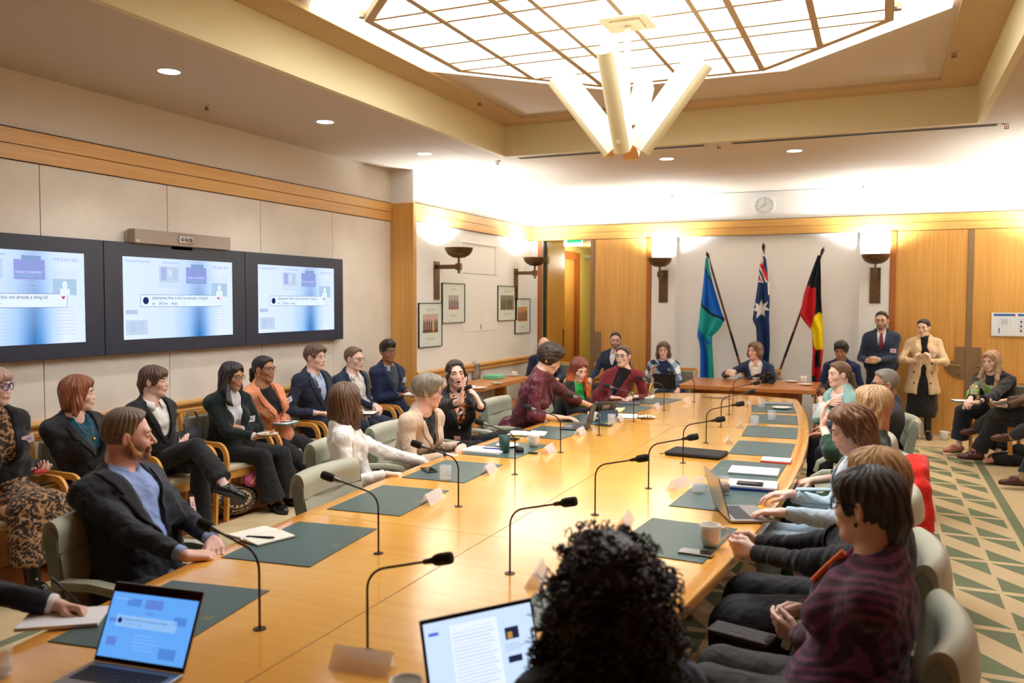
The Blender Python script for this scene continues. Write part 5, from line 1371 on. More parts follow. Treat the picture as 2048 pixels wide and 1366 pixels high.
def solid(ops, h, margin=.02):
    """sparse sampling of the blended solid, then surface nets"""
    lo, hi = bounds(ops); lo = lo-margin; hi = hi+margin
    nb = np.ceil((hi-lo)/(h*NB)).astype(int)
    I = np.stack(np.meshgrid(*[np.arange(n) for n in nb], indexing='ij'), -1).reshape(-1, 3)
    Cc = (lo+(I+.5)*NB*h).astype(f32); hd = h*NB*.8661
    Dc = fold_ops(ops, Cc)
    act = np.abs(Dc) < hd*1.35+margin
    I = I[act]; Cc = Cc[act]; m = len(I)
    g = (np.arange(NB)*h).astype(f32)
    off = np.stack(np.meshgrid(g, g, g, indexing='ij'), -1).reshape(-1, 3)
    P = (lo.astype(f32)+I.astype(f32)*f32(NB*h))[:, None, :]+off[None]
    D = np.full(P.shape[:2], 1.0, f32)
    for o in ops:
        if o[0] == 'd': D = D+o[1](P).astype(f32); continue
        dc = sd(o[1], Cc); k = o[2]
        if o[0] == 'u': rel = dc < np.maximum(np.minimum(Dc[act], 0)*0+hd*2.2, 0)+k+margin
        else: rel = (dc < hd*1.3+k) if o[0] == 's' else np.ones(m, bool)
        if rel.all(): D = apply_op(D, o, P)
        elif rel.any(): D[rel] = apply_op(D[rel], o, P[rel])
    dims = nb*NB
    G = np.where(Dc < 0, f32(-1), f32(1)).reshape(nb)
    G = np.repeat(np.repeat(np.repeat(G, NB, 0), NB, 1), NB, 2)
    G6 = G.reshape(nb[0], NB, nb[1], NB, nb[2], NB)
    G6[I[:, 0], :, I[:, 1], :, I[:, 2], :] = D.reshape(m, NB, NB, NB)
    G = G6.reshape(dims)
    ins = (G < 0)
    c = ins.astype(np.uint8); s = c[:-1]+c[1:]; s = s[:, :-1]+s[:, 1:]; s = s[:, :, :-1]+s[:, :, 1:]
    cell = np.flatnonzero((s > 0) & (s < 8)); sh_ = s.shape
    ijk = np.stack(np.unravel_index(cell, sh_), -1)
    acc = np.zeros((len(cell), 3), f32); cnt = np.zeros(len(cell), f32)
    cor = [(x, y, z) for x in (0, 1) for y in (0, 1) for z in (0, 1)]
    val = {q: G[ijk[:, 0]+q[0], ijk[:, 1]+q[1], ijk[:, 2]+q[2]] for q in cor}
    for a in cor:
        for ax in range(3):
            if a[ax]: continue
            b = list(a); b[ax] = 1; b = tuple(b)
            va, vb = val[a], val[b]; mk = (va < 0) != (vb < 0)
            t = np.where(mk, va/np.where(mk, va-vb, 1), 0).astype(f32)
            for k in range(3): acc[:, k] += mk*(a[k]+(t if k == ax else 0))
            cnt += mk
    Vt = lo+(ijk+acc/np.maximum(cnt, 1)[:, None])*h
    idm = np.full(sh_, -1, np.int32); idm.reshape(-1)[cell] = np.arange(len(cell), dtype=np.int32)
    Q = []
    for ax in range(3):
        sl0 = [slice(1, d) for d in sh_]; sl0[ax] = slice(0, sh_[ax]); sl1 = list(sl0); sl1[ax] = slice(1, sh_[ax]+1)
        a = ins[tuple(sl0)]; b = ins[tuple(sl1)]
        e = np.argwhere(a != b); flip = a[tuple(e.T)]
        base = e.copy(); 
        for k in range(3):
            if k != ax: base[:, k] += 1
        o1, o2 = [k for k in range(3) if k != ax]
        def gi(d1, d2):
            q = base.copy(); q[:, o1] -= d1; q[:, o2] -= d2; return idm[q[:, 0], q[:, 1], q[:, 2]]
        q = np.stack([gi(1, 1), gi(0, 1), gi(0, 0), gi(1, 0)], -1)
        if ax == 1: flip = ~flip
        q[~flip] = q[~flip][:, ::-1]
        Q.append(q)
    Q = np.concatenate(Q); Q = Q[(Q >= 0).all(1)]
    return Vt, Q
def mesh_obj(name, V, Q, m, parent=None, cols=None):
    me = bpy.data.meshes.new(name)
    me.vertices.add(len(V)); me.vertices.foreach_set('co', V.astype(f32).ravel())
    me.loops.add(Q.size); me.loops.foreach_set('vertex_index', Q.astype(np.int32).ravel())
    me.polygons.add(len(Q)); me.polygons.foreach_set('loop_start', np.arange(0, Q.size, 4, dtype=np.int32))
    me.polygons.foreach_set('loop_total', np.full(len(Q), 4, np.int32))
    me.update(calc_edges=True); me.validate(); me.shade_smooth()
    me.materials.append(m)
    if cols is not None:
        if cols.ndim == 1: cols = np.tile(cols, (len(V), 1))
        at = me.color_attributes.new('col', 'FLOAT_COLOR', 'POINT')
        at.data.foreach_set('color', np.c_[cols, np.ones(len(cols))].astype(f32).ravel())
    o = bpy.data.objects.new(name, me); COL.objects.link(o)
    if parent is not None: o.parent = parent
    return o
def wav(P, f, s):
    r = np.random.RandomState(s); out = 0
    for k in range(4):
        d = nrm(r.normal(size=3)).astype(f32)*f32(f*(.7+.35*k)); e = nrm(r.normal(size=3)).astype(f32)*f32(f*.45)
        out = out+np.sin(P@d+2.2*np.sin(P@e+k*1.7)+s+k*2.1)/(1+.5*k)
    return out/2.2
def folds(amp, f, seed): return DISP(lambda P: f32(amp)*wav(P, f, seed))

# ---- materials shared by people
SKIN = vmat('skin', .48, .4, .12, 420, sss=0.06, fine=.02)
HAIRM = vmat('hair', .42, .5, .5, 60, streak=(9, 9, 1.0), fine=.28)
HAIRC = vmat('hair_curly', .5, .4, .6, 90, fine=.25)
CLOTH = vmat('cloth_plain', .85, .25, .25, 420, sheen=.15, fine=.04, weave=.42)
SUIT = vmat('cloth_suit', .78, .25, .2, 700, sheen=.1, fine=.06, weave=.45)
KNIT = vmat('cloth_knit', .95, .15, .6, 260, sheen=.2, fine=.08, weave=.3)
SATIN = vmat('cloth_satin', .45, .4, .15, 300, fine=.04, weave=.55)
SHOEL = vmat('shoe_leather', .25, .5, .1, 300, fine=.05)
eye_w = mat('eye_white', (222, 214, 208), .2); eye_i = mat('eye_iris', (64, 48, 38), .15)
lanyard_ms = {}
def head_frame(yaw, pitch, roll=0):
    """columns: right, front, up for local head axes in world-aligned body space"""
    cy, sy = math.cos(yaw), math.sin(yaw)
    R = np.array([[cy, -sy, 0], [sy, cy, 0], [0, 0, 1]])       # yaw about z, front = +y at 0
    cp, sp = math.cos(pitch), math.sin(pitch)
    Rp = np.array([[1, 0, 0], [0, cp, -sp], [0, sp, cp]])
    cr, sr = math.cos(roll), math.sin(roll)
    Rr = np.array([[cr, 0, sr], [0, 1, 0], [-sr, 0, cr]])
    return R@Rp@Rr
class Frame:
    def __init__(s, o, R, k=1.0): s.o = V3(o); s.R = R; s.k = k
    def p(s, *a): return s.o+s.R@(V3(*a)*s.k)
    def cone(s, a, b, r1, r2=None): return cone(s.p(a), s.p(b), r1*s.k, (r1 if r2 is None else r2)*s.k)
    def ell(s, c, r, R=None): return ell(s.p(c), V3(r)*s.k, s.R if R is None else s.R@R)
    def inv(s, P): return ((P-s.o.astype(P.dtype))@s.R.astype(P.dtype))/P.dtype.type(s.k)

def head_ops(H, f):
    """cranium, face, nose, lips, lids, ears"""
    w = f.get('fw', 1.0); jw = f.get('jaw', 1.0); ns = f.get('nose', 1.0)
    o = [U(H.ell((0, -.014, .024), (.074, .095, .090)), 0),
         U(H.ell((0, .028, -.032), (.057*w, .060, .078)), .03),
         U(H.cone((-.036*w, .000, -.070), (-.012, .060, -.098), .020*jw, .017), .03),
         U(H.cone((.036*w, .000, -.070), (.012, .060, -.098), .020*jw, .017), .03),
         U(H.ell((0, .066, -.097), (.020, .016, .015)), .02),
         U(H.cone((-.034, .070, .022), (.034, .070, .022), .014), .02),
         U(H.ell((-.038*w, .056, -.028), (.022, .024, .022)), .02), U(H.ell((.038*w, .056, -.028), (.022, .024, .022)), .02)]
    for s in (-1, 1):
        o += [S_(H.ell((s*.031, .096, .001), (.019, .018, .013)), .014)]
        o += [U(H.ell((s*.031, .0735, 0), (.0165, .0145, .0145)), .004),
              S_(H.ell((s*.031, .0905, -.001), (.0125, .0095, .0043)), .003)]
    o += [U(H.cone((0, .084, .010), (0, .104*(.5+.5*ns), -.030), .0065, .0105), .012),
          U(H.ell((-.011, .094, -.036), (.0075, .009, .007)), .006), U(H.ell((.011, .094, -.036), (.0075, .009, .007)), .006),
          U(H.ell((0, .082, -.060), (.026, .014, .020)), .016)]
    mo = f.get('mouth', 0)
    if mo:
        o += [U(H.ell((0, .092, -.056), (.020, .008, .0045)), .004), U(H.ell((0, .088, -.084), (.017, .009, .006)), .004), S_(H.ell((0, .094, -.070), (.015, .022, .0085)), .004)]
    else:
        o += [U(H.ell((0, .0915, -.0605), (.022, .0075, .0045)), .004), U(H.ell((0, .0905, -.0705), (.018, .008, .0055)), .004), S_(H.ell((0, .1005, -.0655), (.024, .006, .0016)), .003)]
    for s in (-1, 1):
        Re = head_frame(s*.45, 0, s*.12)
        o += [U(H.ell((s*.077, -.008, -.010), (.0075, .018, .031), Re), .006), S_(H.ell((s*.086, -.004, -.006), (.006, .010, .018), Re), .004)]
    return o
def neck_op(H, nb, r=.056): return U(cone(H.p(0, -.030, -.075), nb, r*.98*H.k, r*1.12*H.k), .03)

# ---- hair, built in the head's own frame
def hair_ops(H, st, f):
    L = f.get('len', .16); v = f.get('vol', 1.0); o = []
    cap = [U(H.ell((0, -.016, .030), (.083*v, .103*v, .096*v)), 0)]
    face = S_(H.ell((0, .110, -.030), (.098, .088, .100)), .012)
    ears = [S_(H.ell((s*.088, .004, -.020), (.030, .026, .040)), .01) for s in (-1, 1)]
    nape = S_(H.ell((0, -.02, -.175), (.15, .16, .115)), .015)
    strand = lambda a, n: DISP(lambda P: (lambda q: f32(a)*(np.sin(np.arctan2(q[..., 0], -q[..., 1]-.01)*n+3*np.sin(q[..., 2]*22+q[..., 0]*30))+.6*np.sin(np.arctan2(q[..., 0], -q[..., 1]-.01)*n*2.3+5*q[..., 2]*9+1)))(H.inv(P)))
    if st == 'short':
        o = [U(H.ell((0, -.016, .029), (.0785, .0995, .0945)), 0), U(H.ell((0, .024, .074), (.062, .064, .036*v)), .03), S_(H.ell((0, .114, .000), (.118, .088, .102)), .030)]+ears+[nape, strand(.0016, 24)]
    elif st == 'crop':        # fringe brought forward, covers half the ears, tapered nape
        o = cap+[U(H.ell((0, .040, .060), (.072, .066, .045)), .03), S_(H.ell((0, .128, -.040), (.080, .080, .086)), .008), S_(H.ell((0, .02, -.19), (.16, .17, .11)), .015)]
        o += [U(H.cone((s*.062, .058, .045), (s*.068, .030, -.02), .020, .010), .015) for s in (-1, 1)]+[S_(H.ell((s*.090, .004, -.028), (.022, .022, .030)), .008) for s in (-1, 1)]+[U(H.cone((0, -.085, -.03), (0, -.075, -.13), .045, .018), .03), strand(.0028, 17)]
    elif st == 'sweep':       # longer top swept off the brow
        o = cap+[U(H.ell((.005, .040, .080), (.068, .062, .036)), .03), U(H.cone((.055, .070, .070), (.078, .040, .02), .020, .012), .015), U(H.cone((-.045, .075, .075), (-.078, .040, .03), .018, .012), .015), S_(H.ell((0, .130, -.016), (.102, .094, .094)), .010)]+ears+[nape, strand(.0035, 15)]
    elif st in ('bob', 'long'):
        zt = -L; tk = f.get('tuck', 0.0)
        o = cap[:]
        o += [U(H.ell((0, -.050, .01-L*.42), (.088*v, .060*v, L*.62+.03)), .04)]
        for s in (-1, 1):
            o += [U(H.cone((s*.070, .010-tk, .045), (s*(.080*v), .012-tk, zt*.55), .028*v, .026*v), .03), U(H.cone((s*.080*v, .010-tk, zt*.5), (s*f.get('flare', .078), -.004-tk*.6, zt), .028*v, .022), .03)]
        o += [U(H.ell((0, .030, .070), (.070, .066, .042)), .03)]
        pk = f.get('part', 0.0)
        o += [S_(H.ell((pk*.3, .124, -.030), (.066+tk*.5, .084+tk*.6, .118)), .010), S_(H.cone((0, .03, -.14), (0, .10, -.30), .065, .09), .02)]
        if st == 'long': 
            for s in f.get('locks', (-1, 1)):
                o += [U(H.cone((s*.078, .015, -.08), (s*.105, .07, -.20), .024, .026), .02), U(H.cone((s*.105, .07, -.20), (s*.100, .115, -L*1.15), .026, .012), .02)]
        o += [strand(.0034, 14)]
    elif st == 'tied':        # smooth back with a tail or knot
        o = [U(H.ell((0, -.016, .028), (.080, .101, .092)), 0), U(H.ell((0, .026, .070), (.062, .062, .036)), .03), S_(H.ell((0, .118, -.010), (.118, .088, .098)), .025)]+ears+[nape]
        if f.get('tail'):
            a = f['tail']
            o += [U(H.ell((0, -.118, .02 if len(a) > 3 else -.02), (.026, .026, .026)), .012), U(H.cone((0, -.128, -.015), (a[0]*.5, -.135+a[1]*.5, a[2]*.5), .024, .026), .012), U(H.cone((a[0]*.5, -.135+a[1]*.5, a[2]*.5), (a[0], -.12+a[1], a[2]), .026, .008), .012)]
        else: o += [U(H.ell((0, -.115, -.005), (.040, .032, .038)), .012)]
        if f.get('wisps'):
            for s in (-1, 1): o += [U(H.cone((s*.050, .072, .058), (s*.082, .040, -.02), .010, .012), .012), U(H.cone((s*.082, .040, -.02), (s*.080, .045, -.13), .012, .005), .012)]
        o += [strand(.0018, 26)]
    elif st == 'set':         # full short waves, lifted off the brow
        o = [U(H.ell((0, -.020, .034), (.094, .112, .100)), 0), U(H.ell((0, .030, .082), (.075, .068, .042)), .03), S_(H.ell((0, .125, -.034), (.088, .088, .098)), .010), S_(H.ell((0, .0, -.20), (.16, .17, .125)), .015)]+[S_(H.ell((s*.100, .010, -.040), (.026, .024, .034)), .008) for s in (-1, 1)]+[strand(.0032, 13)]
    elif st == 'curls':
        o = [U(H.ell((0, -.018, .040), (.094*v, .112*v, .106*v)), 0), U(H.ell((0, .038, .088), (.080*v, .066, .050)), .03), S_(H.ell((0, .130, -.040), (.088, .088, .104)), .010), S_(H.ell((0, .0, -.20), (.16, .17, .12)), .015)]+[S_(H.ell((s*.105, .012, -.045), (.028, .022, .030)), .008) for s in (-1, 1)]+[DISP(lambda P: f32(.0065)*wav(P, 135, 5)*wav(P, 60, 2)+f32(.0035)*wav(P, 230, 8))]
    return o
def blend_cols(V, H, base, rules):
    c = np.tile(np.array(lin(base)), (len(V), 1)); q = H.inv(V.astype(np.float64))
    for (cen, rad, col, a) in rules:
        d = np.sqrt((((q-np.array(cen))/np.array(rad))**2).sum(1)); w = np.clip((1.25-d)/.5, 0, 1)*a
        c = c*(1-w[:, None])+np.array(lin(col))*w[:, None]
    return c
def mixc(a, b, t): return tuple(x+(y-x)*t for x, y in zip(a, b))

def hand_ops(W, f, n, right, curl=.5, spread=.0, thumb=.5, k=1.0, point=None):
    f = nrm(f); n = nrm(n-np.dot(n, f)*f); t = np.cross(f, n) if right else np.cross(n, f)
    o = []; W = V3(W)
    kn = [(.084, .029, .0), (.090, .009, -.002), (.086, -.010, -.001), (.077, -.028, .002)]
    seg = [(.042, .025, .020), (.047, .029, .021), (.043, .027, .020), (.033, .020, .018)]
    for i, ((a, b, c), sg) in enumerate(zip(kn, seg)):
        K = W+(f*a+t*b-n*c)*k
        o += [U(cone(W+f*.004*k+t*b*.55*k, K, .0155*k, .0110*k), .012)]
        cu = curl if not hasattr(curl, '__len__') else curl[i]
        d = nrm(f+t*spread*(1.5-i)*.35); p = K; ang = 0
        for j, (l, bend) in enumerate(zip(sg, (.75, 1.0, .7))):
            ang += cu*bend*1.25
            dd = nrm(d*math.cos(ang)+n*math.sin(ang)); q = p+dd*l*k
            o += [U(cone(p, q, (.0094-.0008*j)*k, (.0086-.0009*j)*k), .004)]; p = q
    T0 = W+(f*.016+t*.020)*k
    d1 = nrm(f*.75+t*(.75-.5*thumb)+n*(.15+.5*thumb)); d2 = nrm(f*.9+t*(.35-.7*thumb)+n*(.1+.35*thumb))
    T1 = T0+d1*.042*k; T2 = T1+d2*.032*k; T3 = T2+nrm(d2+n*.1*thumb)*.024*k
    o += [U(cone(T0, T1, .0145*k, .0115*k), .012), U(cone(T1, T2, .0110*k, .0098*k), .004), U(cone(T2, T3, .0098*k, .0078*k), .004)]
    return o
def ik(S, T, l1, l2, pole):
    d = T-S; L = np.linalg.norm(d); m = (l1+l2)*.995
    if L > m: sc = L/m; l1 *= sc; l2 *= sc
    u = d/max(L, 1e-6); a = (l1*l1-l2*l2+L*L)/(2*max(L, 1e-6)); h = math.sqrt(max(l1*l1-a*a, 0))
    p = pole-np.dot(pole, u)*u; p = nrm(p)
    return S+u*a+p*h

class Person:
    """a posed figure; all numbers in world metres, stored relative to the root at the hips' floor point"""
    def __init__(s, label, hip, head, face, look=None, pitch=0, roll=0, scale=1.0, build=1.0, skin=(214, 168, 144), cat='person', group=None, h=None, **kw):
        s.root = thing('person', label, cat, (hip[0], hip[1], 0), 0, group)
        s.o = V3(hip[0], hip[1], 0); s.k = scale; s.b = build; s.kw = kw
        s.hip = V3(hip)-s.o; s.hc = V3(head)-s.o
        s.fa = face; a = R_(face)
        s.F = V3(math.cos(a), math.sin(a), 0); s.Rt = V3(math.sin(a), -math.cos(a), 0)
        lk = R_(face if look is None else look)
        s.R = head_frame(lk-PI/2, R_(pitch), R_(roll))
        s.H = Frame(s.hc, s.R, scale*kw.get('hk', 1.0))
        s.nb = s.hc+s.R@(V3(0, -.045, -.155)*scale) * V3(.75, .75, 1)
        tw = R_(kw.get('twist', 0)); at = a+tw
        s.SF = V3(math.cos(at), math.sin(at), 0); s.SR = V3(math.sin(at), -math.cos(at), 0)
        sw = kw.get('sw', .162)*scale*build**.5
        s.up = nrm(s.nb-s.hip)
        s.sh = {1: s.nb+s.SR*sw-V3(0, 0, .072*scale)+V3(0, 0, kw.get('shR', 0)), -1: s.nb-s.SR*sw-V3(0, 0, .072*scale)+V3(0, 0, kw.get('shL', 0))}
        s.skin = mixc(skin, (244, 218, 206), .30) if skin[0] > 200 else mixc(skin, (200, 160, 136), .15)
        dist = float(np.linalg.norm(V3(head)-CAM_LOC))
        s.dist = dist
        s.hh = h or (.0036 if dist < 4.2 else .0042 if dist < 7.5 else .0052)
        s.hcl = .0062 if dist < 4.2 else .0075 if dist < 7.5 else .0095
        s.wr = {}; s.el = {}; s.hd = {}; s.kn = {}; s.an = {}; s.toe = {}
        s.seed = int(abs(hip[0]*37+hip[1]*91)*10) % 997
    def arm(s, side, wrist, fdir=None, ndir=(0, 0, -1), curl=.5, thumb=.5, pole=None, spread=0.0):
        W = V3(wrist)-s.o; S = s.sh[side]
        pl = nrm(V3(0, 0, -1)+s.SR*side*.45-s.SF*.35) if pole is None else V3(pole)
        E = ik(S, W, .285*s.k, .250*s.k, pl)
        s.wr[side] = W; s.el[side] = E
        fd = nrm(W-E) if fdir is None else nrm(V3(fdir))
        s.hd[side] = (fd, V3(ndir), curl, thumb, spread)
    def legs(s, ankR, ankL, kneeR=None, kneeL=None, toeR=None, toeL=None):
        for side, an, kn, to in ((1, ankR, kneeR, toeR), (-1, ankL, kneeL, toeL)):
            A = V3(an)-s.o; hj = s.hip+s.Rt*side*.088*s.k+V3(0, 0, -.01)
            K = ik(hj, A, .43*s.k, .41*s.k, V3(0, 0, 1)+s.F*.35) if kn is None else V3(kn)-s.o
            s.kn[side] = K; s.an[side] = A
            s.toe[side] = nrm(V3(to)) if to is not None else s.F
    def sit(s, fwd=.42, down=.42, spread=.10, foot=.02, dx=0.0):
        """feet flat, knees forward"""
        for side in (1, -1):
            K = s.hip+s.F*fwd*s.k+s.Rt*side*spread+V3(0, 0, .015)
            A = V3(K[0]+s.F[0]*foot, K[1]+s.F[1]*foot, .085)
            s.kn[side] = K; s.an[side] = A; s.toe[side] = nrm(s.F+s.Rt*side*.15)
    # --- shapes
    def torso(s, off=0.0, slim=1.0, belly=0.0, bust=0.0):
        k = s.k; b = s.b; ln = lambda t: s.hip+(s.nb-s.hip)*t
        a = math.atan2(s.SF[1], s.SF[0]); ca, sa = math.cos(a-PI/2), math.sin(a-PI/2)
        up = s.up; fw = nrm(s.SF-np.dot(s.SF, up)*up); rt = np.cross(fw, up)
        Rm = np.stack([rt, fw, up], -1)
        q = slim
        o = [U(ell(s.hip+V3(0, 0, .035*k), V3(.156*q*b, .115*q*b, .11*k)*k+off), 0),
             U(ell(ln(.36)+fw*.008*k, V3(.128*q*b, .096*q*b, .15)*k+off, Rm), .05),
             U(ell(ln(.68)+fw*.010*k, V3(.146*q*b, .104*q*b, .150)*k+off, Rm), .05),
             U(cone(s.sh[1], s.sh[-1], .038*k*q+off), .06),
             U(cone(s.nb+V3(0, 0, .004*k), s.nb*.35+s.sh[1]*.65, .040*k*q+off, .036*k*q+off), .05), U(cone(s.nb+V3(0, 0, .004*k), s.nb*.35+s.sh[-1]*.65, .040*k*q+off, .036*k*q+off), .05),
             U(cone(s.nb+V3(0, 0, .004), s.nb-up*.06*k, .046*k+off*.5, .062*k+off), .06)]
        if belly: o.append(U(ell(ln(.28)+fw*.07*k, V3(.13*b, .09+belly, .13)*k+off, Rm), .05))
        if bust:
            for sd_ in (-1, 1): o.append(U(ell(ln(.63)+fw*(.088+bust*.3)*k+rt*sd_*.068*k, V3(.062+bust*.3, .050+bust*.5, .060+bust*.3)*k+off), .035))
        s.tR = Rm; s.ln = ln
        return o
    def arm_ops(s, side, r0, r1, r2, to=1.0, k_=.03, puff=0):
        S, E, W = s.sh[side], s.el[side], s.wr[side]; k = s.k
        e = E+(W-E)*to
        return [U(cone(S, E, r0*k, r1*k), k_), U(cone(E, e, r1*k, (r1+(r2-r1)*to)*k), .02)]
    def body(s, face=None, hair=None, hcol=(70, 50, 40), lip=(188, 110, 102), beard=None, bare=(), brow=None, legs_bare=False, eyes=True, mk=None, cheek=(214, 130, 112), hm=None):
        face = dict(face or {}); k = s.k
        o = head_ops(s.H, face)+[neck_op(s.H, s.nb, face.get('neck', .052))]
        o += s.torso(0, .72)
        for sd_ in (1, -1):
            if sd_ in s.wr:
                o += s.arm_ops(sd_, .036, .033, .0235, 1.0)
                fd, nd, cu, th, sp = s.hd[sd_]
                o += hand_ops(s.wr[sd_], fd, nd, sd_ == 1, cu, sp, th, k)
            if sd_ in s.kn:
                hj = s.hip+s.Rt*sd_*.085*k
                o += [U(cone(hj, s.kn[sd_], .058*k, .046*k), .02), U(cone(s.kn[sd_], s.an[sd_], .044*k, .030*k), .02)]
                if legs_bare: o += [U(cone(s.an[sd_], s.an[sd_]+s.toe[sd_]*.10+V3(0, 0, -.045), .030*k, .026*k), .02)]
        V, Q = solid(o, s.hh)
        sk = s.skin; rules = [((0, .095, -.062), (.021, .013, .0055), lip, .85), ((0, .092, -.0715), (.018, .013, .006), lip, .85),
            ((-.036, .075, -.030), (.024, .03, .022), cheek, .28), ((.036, .075, -.030), (.024, .03, .022), cheek, .28), ((0, .108, -.032), (.012, .012, .012), cheek, .25),
            ((-.084, -.006, -.01), (.016, .022, .03), cheek, .3), ((.084, -.006, -.01), (.016, .022, .03), cheek, .3)]
        for e in (-1, 1): rules += [((e*.031, .084, .000), (.0145, .012, .0062), mixc(sk, (40, 24, 20), .72), .9), ((e*.031, .088, .010), (.018, .012, .006), mixc(sk, (110, 60, 50), .35), .5)]
        if face.get('mouth'): rules = [((0, .086, -.070), (.014, .02, .009), (70, 24, 26), .95)]+rules[2:]+[((0, .096, -.0565), (.020, .012, .0045), lip, .9), ((0, .092, -.084), (.017, .012, .006), lip, .9)]
        if beard is not None:
            bc = beard
            for e in (-1, 1): rules += [((e*.050, .028, -.066), (.028, .050, .034), bc, .9), ((e*.066, .006, -.03), (.02, .018, .03), bc, .7)]
            rules += [((0, .070, -.098), (.036, .040, .022), bc, .95), ((0, .096, -.050), (.026, .014, .0065), bc, .85), ((-.027, .085, -.068), (.010, .018, .02), bc, .9), ((.027, .085, -.068), (.010, .018, .02), bc, .9)]
        if hair == 'bald': pass
        cols = blend_cols(V, s.H, sk, rules)
        s.bodyo = mesh_obj('body', V, Q, SKIN, s.root, cols)
        bw = brow or mixc(hcol, (30, 20, 16), .35)
        if eyes:
            H = s.H; bm = mat('brow_%d_%d_%d' % tuple(int(x) for x in bw), bw, .8)
            for e in (-1, 1):
                c = H.p(e*.031, .0722, -.001)
                m_ = MB(); m_.cur = 0; m_.sphere(tuple(c), .0135*H.k, 14, 10); m_.cur = 1
                g = H.p(e*.031+face.get('gaze', 0)*.004, .0818, -.001); m_.sphere(tuple(g), .0056*H.k, 10, 8)
                m_.build('eye', [eye_w, eye_i], s.root, smooth='all')
                pts = [tuple(H.p(e*x, y, z)) for x, y, z in ((.014, .090, .018), (.026, .0915, .0225), (.038, .086, .0225), (.048, .074, .017))]
                MB().tube(pts, [.0022*H.k, .0030*H.k, .0026*H.k, .0012*H.k], 8).build('eyebrow', bm, s.root, smooth=True)
        if beard is not None and face.get('fullbeard'):
            H = s.H
            bo = [U(H.ell((0, .028, -.082), (.057, .053, .031)), 0), U(H.ell((0, .070, -.092), (.028, .026, .024)), .02), U(H.cone((-.028, .083, -.050), (.028, .083, -.050), .0070), .01)]
            for e in (-1, 1): bo += [U(H.cone((e*.064, .004, -.02), (e*.048, .03, -.080), .011, .020), .02), U(H.cone((e*.028, .085, -.052), (e*.028, .078, -.085), .010), .01)]
            bo += [S_(H.ell((0, .100, -.066), (.019, .018, .0075)), .004), S_(H.ell((0, .070, -.02), (.050, .05, .026)), .01), I_(half(H.p(0, 0, -.125), s.R@V3(0, 0, -1)), .01), DISP(lambda P: f32(.0014)*wav(P, 500, 3))]
            Vb, Qb = solid(bo, s.hh)
            q = s.H.inv(Vb.astype(float)); t = np.clip((.07-q[:, 1])/.05, 0, 1)[:, None]
            mesh_obj('beard', Vb, Qb, HAIRC, s.root, np.array(lin(beard))*(1-t)+np.array(lin(face.get('beard2', beard)))*t)
        if hair and hair != 'bald':
            ho = hair_ops(s.H, hair, face)
            V, Q = solid(ho, s.hh*1.05)
            q = s.H.inv(V.astype(float)); th = np.arctan2(q[:, 0], -q[:, 1])
            st = .5+.5*np.sin(th*23+4*np.sin(q[:, 2]*25))*np.sin(th*9+q[:, 2]*14+1.3)
            c0 = np.array(lin(hcol)); c1 = np.array(lin(face.get('hcol2', mixc(hcol, (255, 230, 190), .16))))
            st = .6*st+.4*(.5+.5*np.sin(th*61+9*np.sin(q[:, 2]*18)+q[:, 0]*80)); st = st if hair != 'curls' else np.clip(.5+.5*wav(V.astype(f32), 160, 6), 0, 1); c = c0+(c1-c0)*st[:, None]*(.35 if hair == 'short' else .7)
            if 'tip' in face:
                t = np.clip((-q[:, 2]-face.get('tipz', .02))/.10, 0, 1)[:, None]; c = c*(1-t)+np.array(lin(face['tip']))*t
            if 'crown' in face:
                t = np.clip((q[:, 2]-.04)/.07, 0, 1)[:, None]; c = c*(1-t)+np.array(lin(face['crown']))*t
            s.hairo = mesh_obj('hair', V, Q, hm or (HAIRC if hair == 'curls' else HAIRM), s.root, c)
        return s
    def top(s, name, col, off=.012, sleeve=1.0, arms=(.044, .038, .030), neck='round', vz=.62, vw=.055, hem=0.0, m=None, fold=.0058, bust=0.0, belly=0.0, colf=None, low=.10, cuff=None, nk=(.068, .05), open_=False, slim=1.0, sides=(1, -1), loose=0.0, skirt=None):
        k = s.k; t = s.torso(off, slim, belly, bust); up, R = s.up, s.tR; fw, rt = R[:, 1], R[:, 0]
        o = t[:]
        if loose: o += [U(ell(s.hip+V3(0, 0, .06)+fw*.01, V3(.17*s.b+loose, .125*s.b+loose, .14)*k+off, R), .05)]
        for z in (skirt or []): o.append(z)
        # hem
        o += [I_(half(s.hip-up*(low+hem)*k, -up), .01)]
        sh = []
        for sd_ in sides:
            if sd_ not in s.wr: continue
            g = s.arm_ops(sd_, arms[0]+off*.55, arms[1]+off*.35, arms[2]+off*.2, min(1.0, sleeve))
            E, W = s.el[sd_], s.wr[sd_]; d = nrm(W-E); c = E+(W-E)*sleeve
            g = [U(g[0][1], 0), U(g[1][1], .02)]
            if sleeve < 1.02: g.append(S_(cyl_(c-d*.004, c+d*.10, .075), .003))
            sh.append(g)
            o.append(U(grp(g), .035))
        o.append(folds(fold, 42, s.seed)); o.append(folds(fold*.6, 95, s.seed+3))
        # neck opening
        N = s.nb
        if neck == 'round': o.append(S_(ell(N+fw*.022*k+up*.030*k, V3(nk[0], nk[0]+.004, nk[1])*k), .008))
        elif neck == 'high': o.append(U(cone(N-up*.01, N+up*.040*k+fw*.012, .060*k, .056*k), .015)); o.append(S_(cyl_(N+up*.048*k, N+up*.12*k, .09*k), .004))
        elif neck == 'v':
            o.append(U(cone(N-up*.02*k, N+up*.022*k-fw*.004*k, .060*k+off*.5, .056*k+off*.4), .02)); o.append(S_(ell(N+up*.062*k+fw*.040*k, V3(.062, .092, .060)*k), .006))
            b = s.ln(vz); front = b+fw*(.150*s.b+off+belly*.6)*k
            o.append(S_(cone(N+fw*.095*k+up*.01*k, front, vw*k, .014*k), .006))
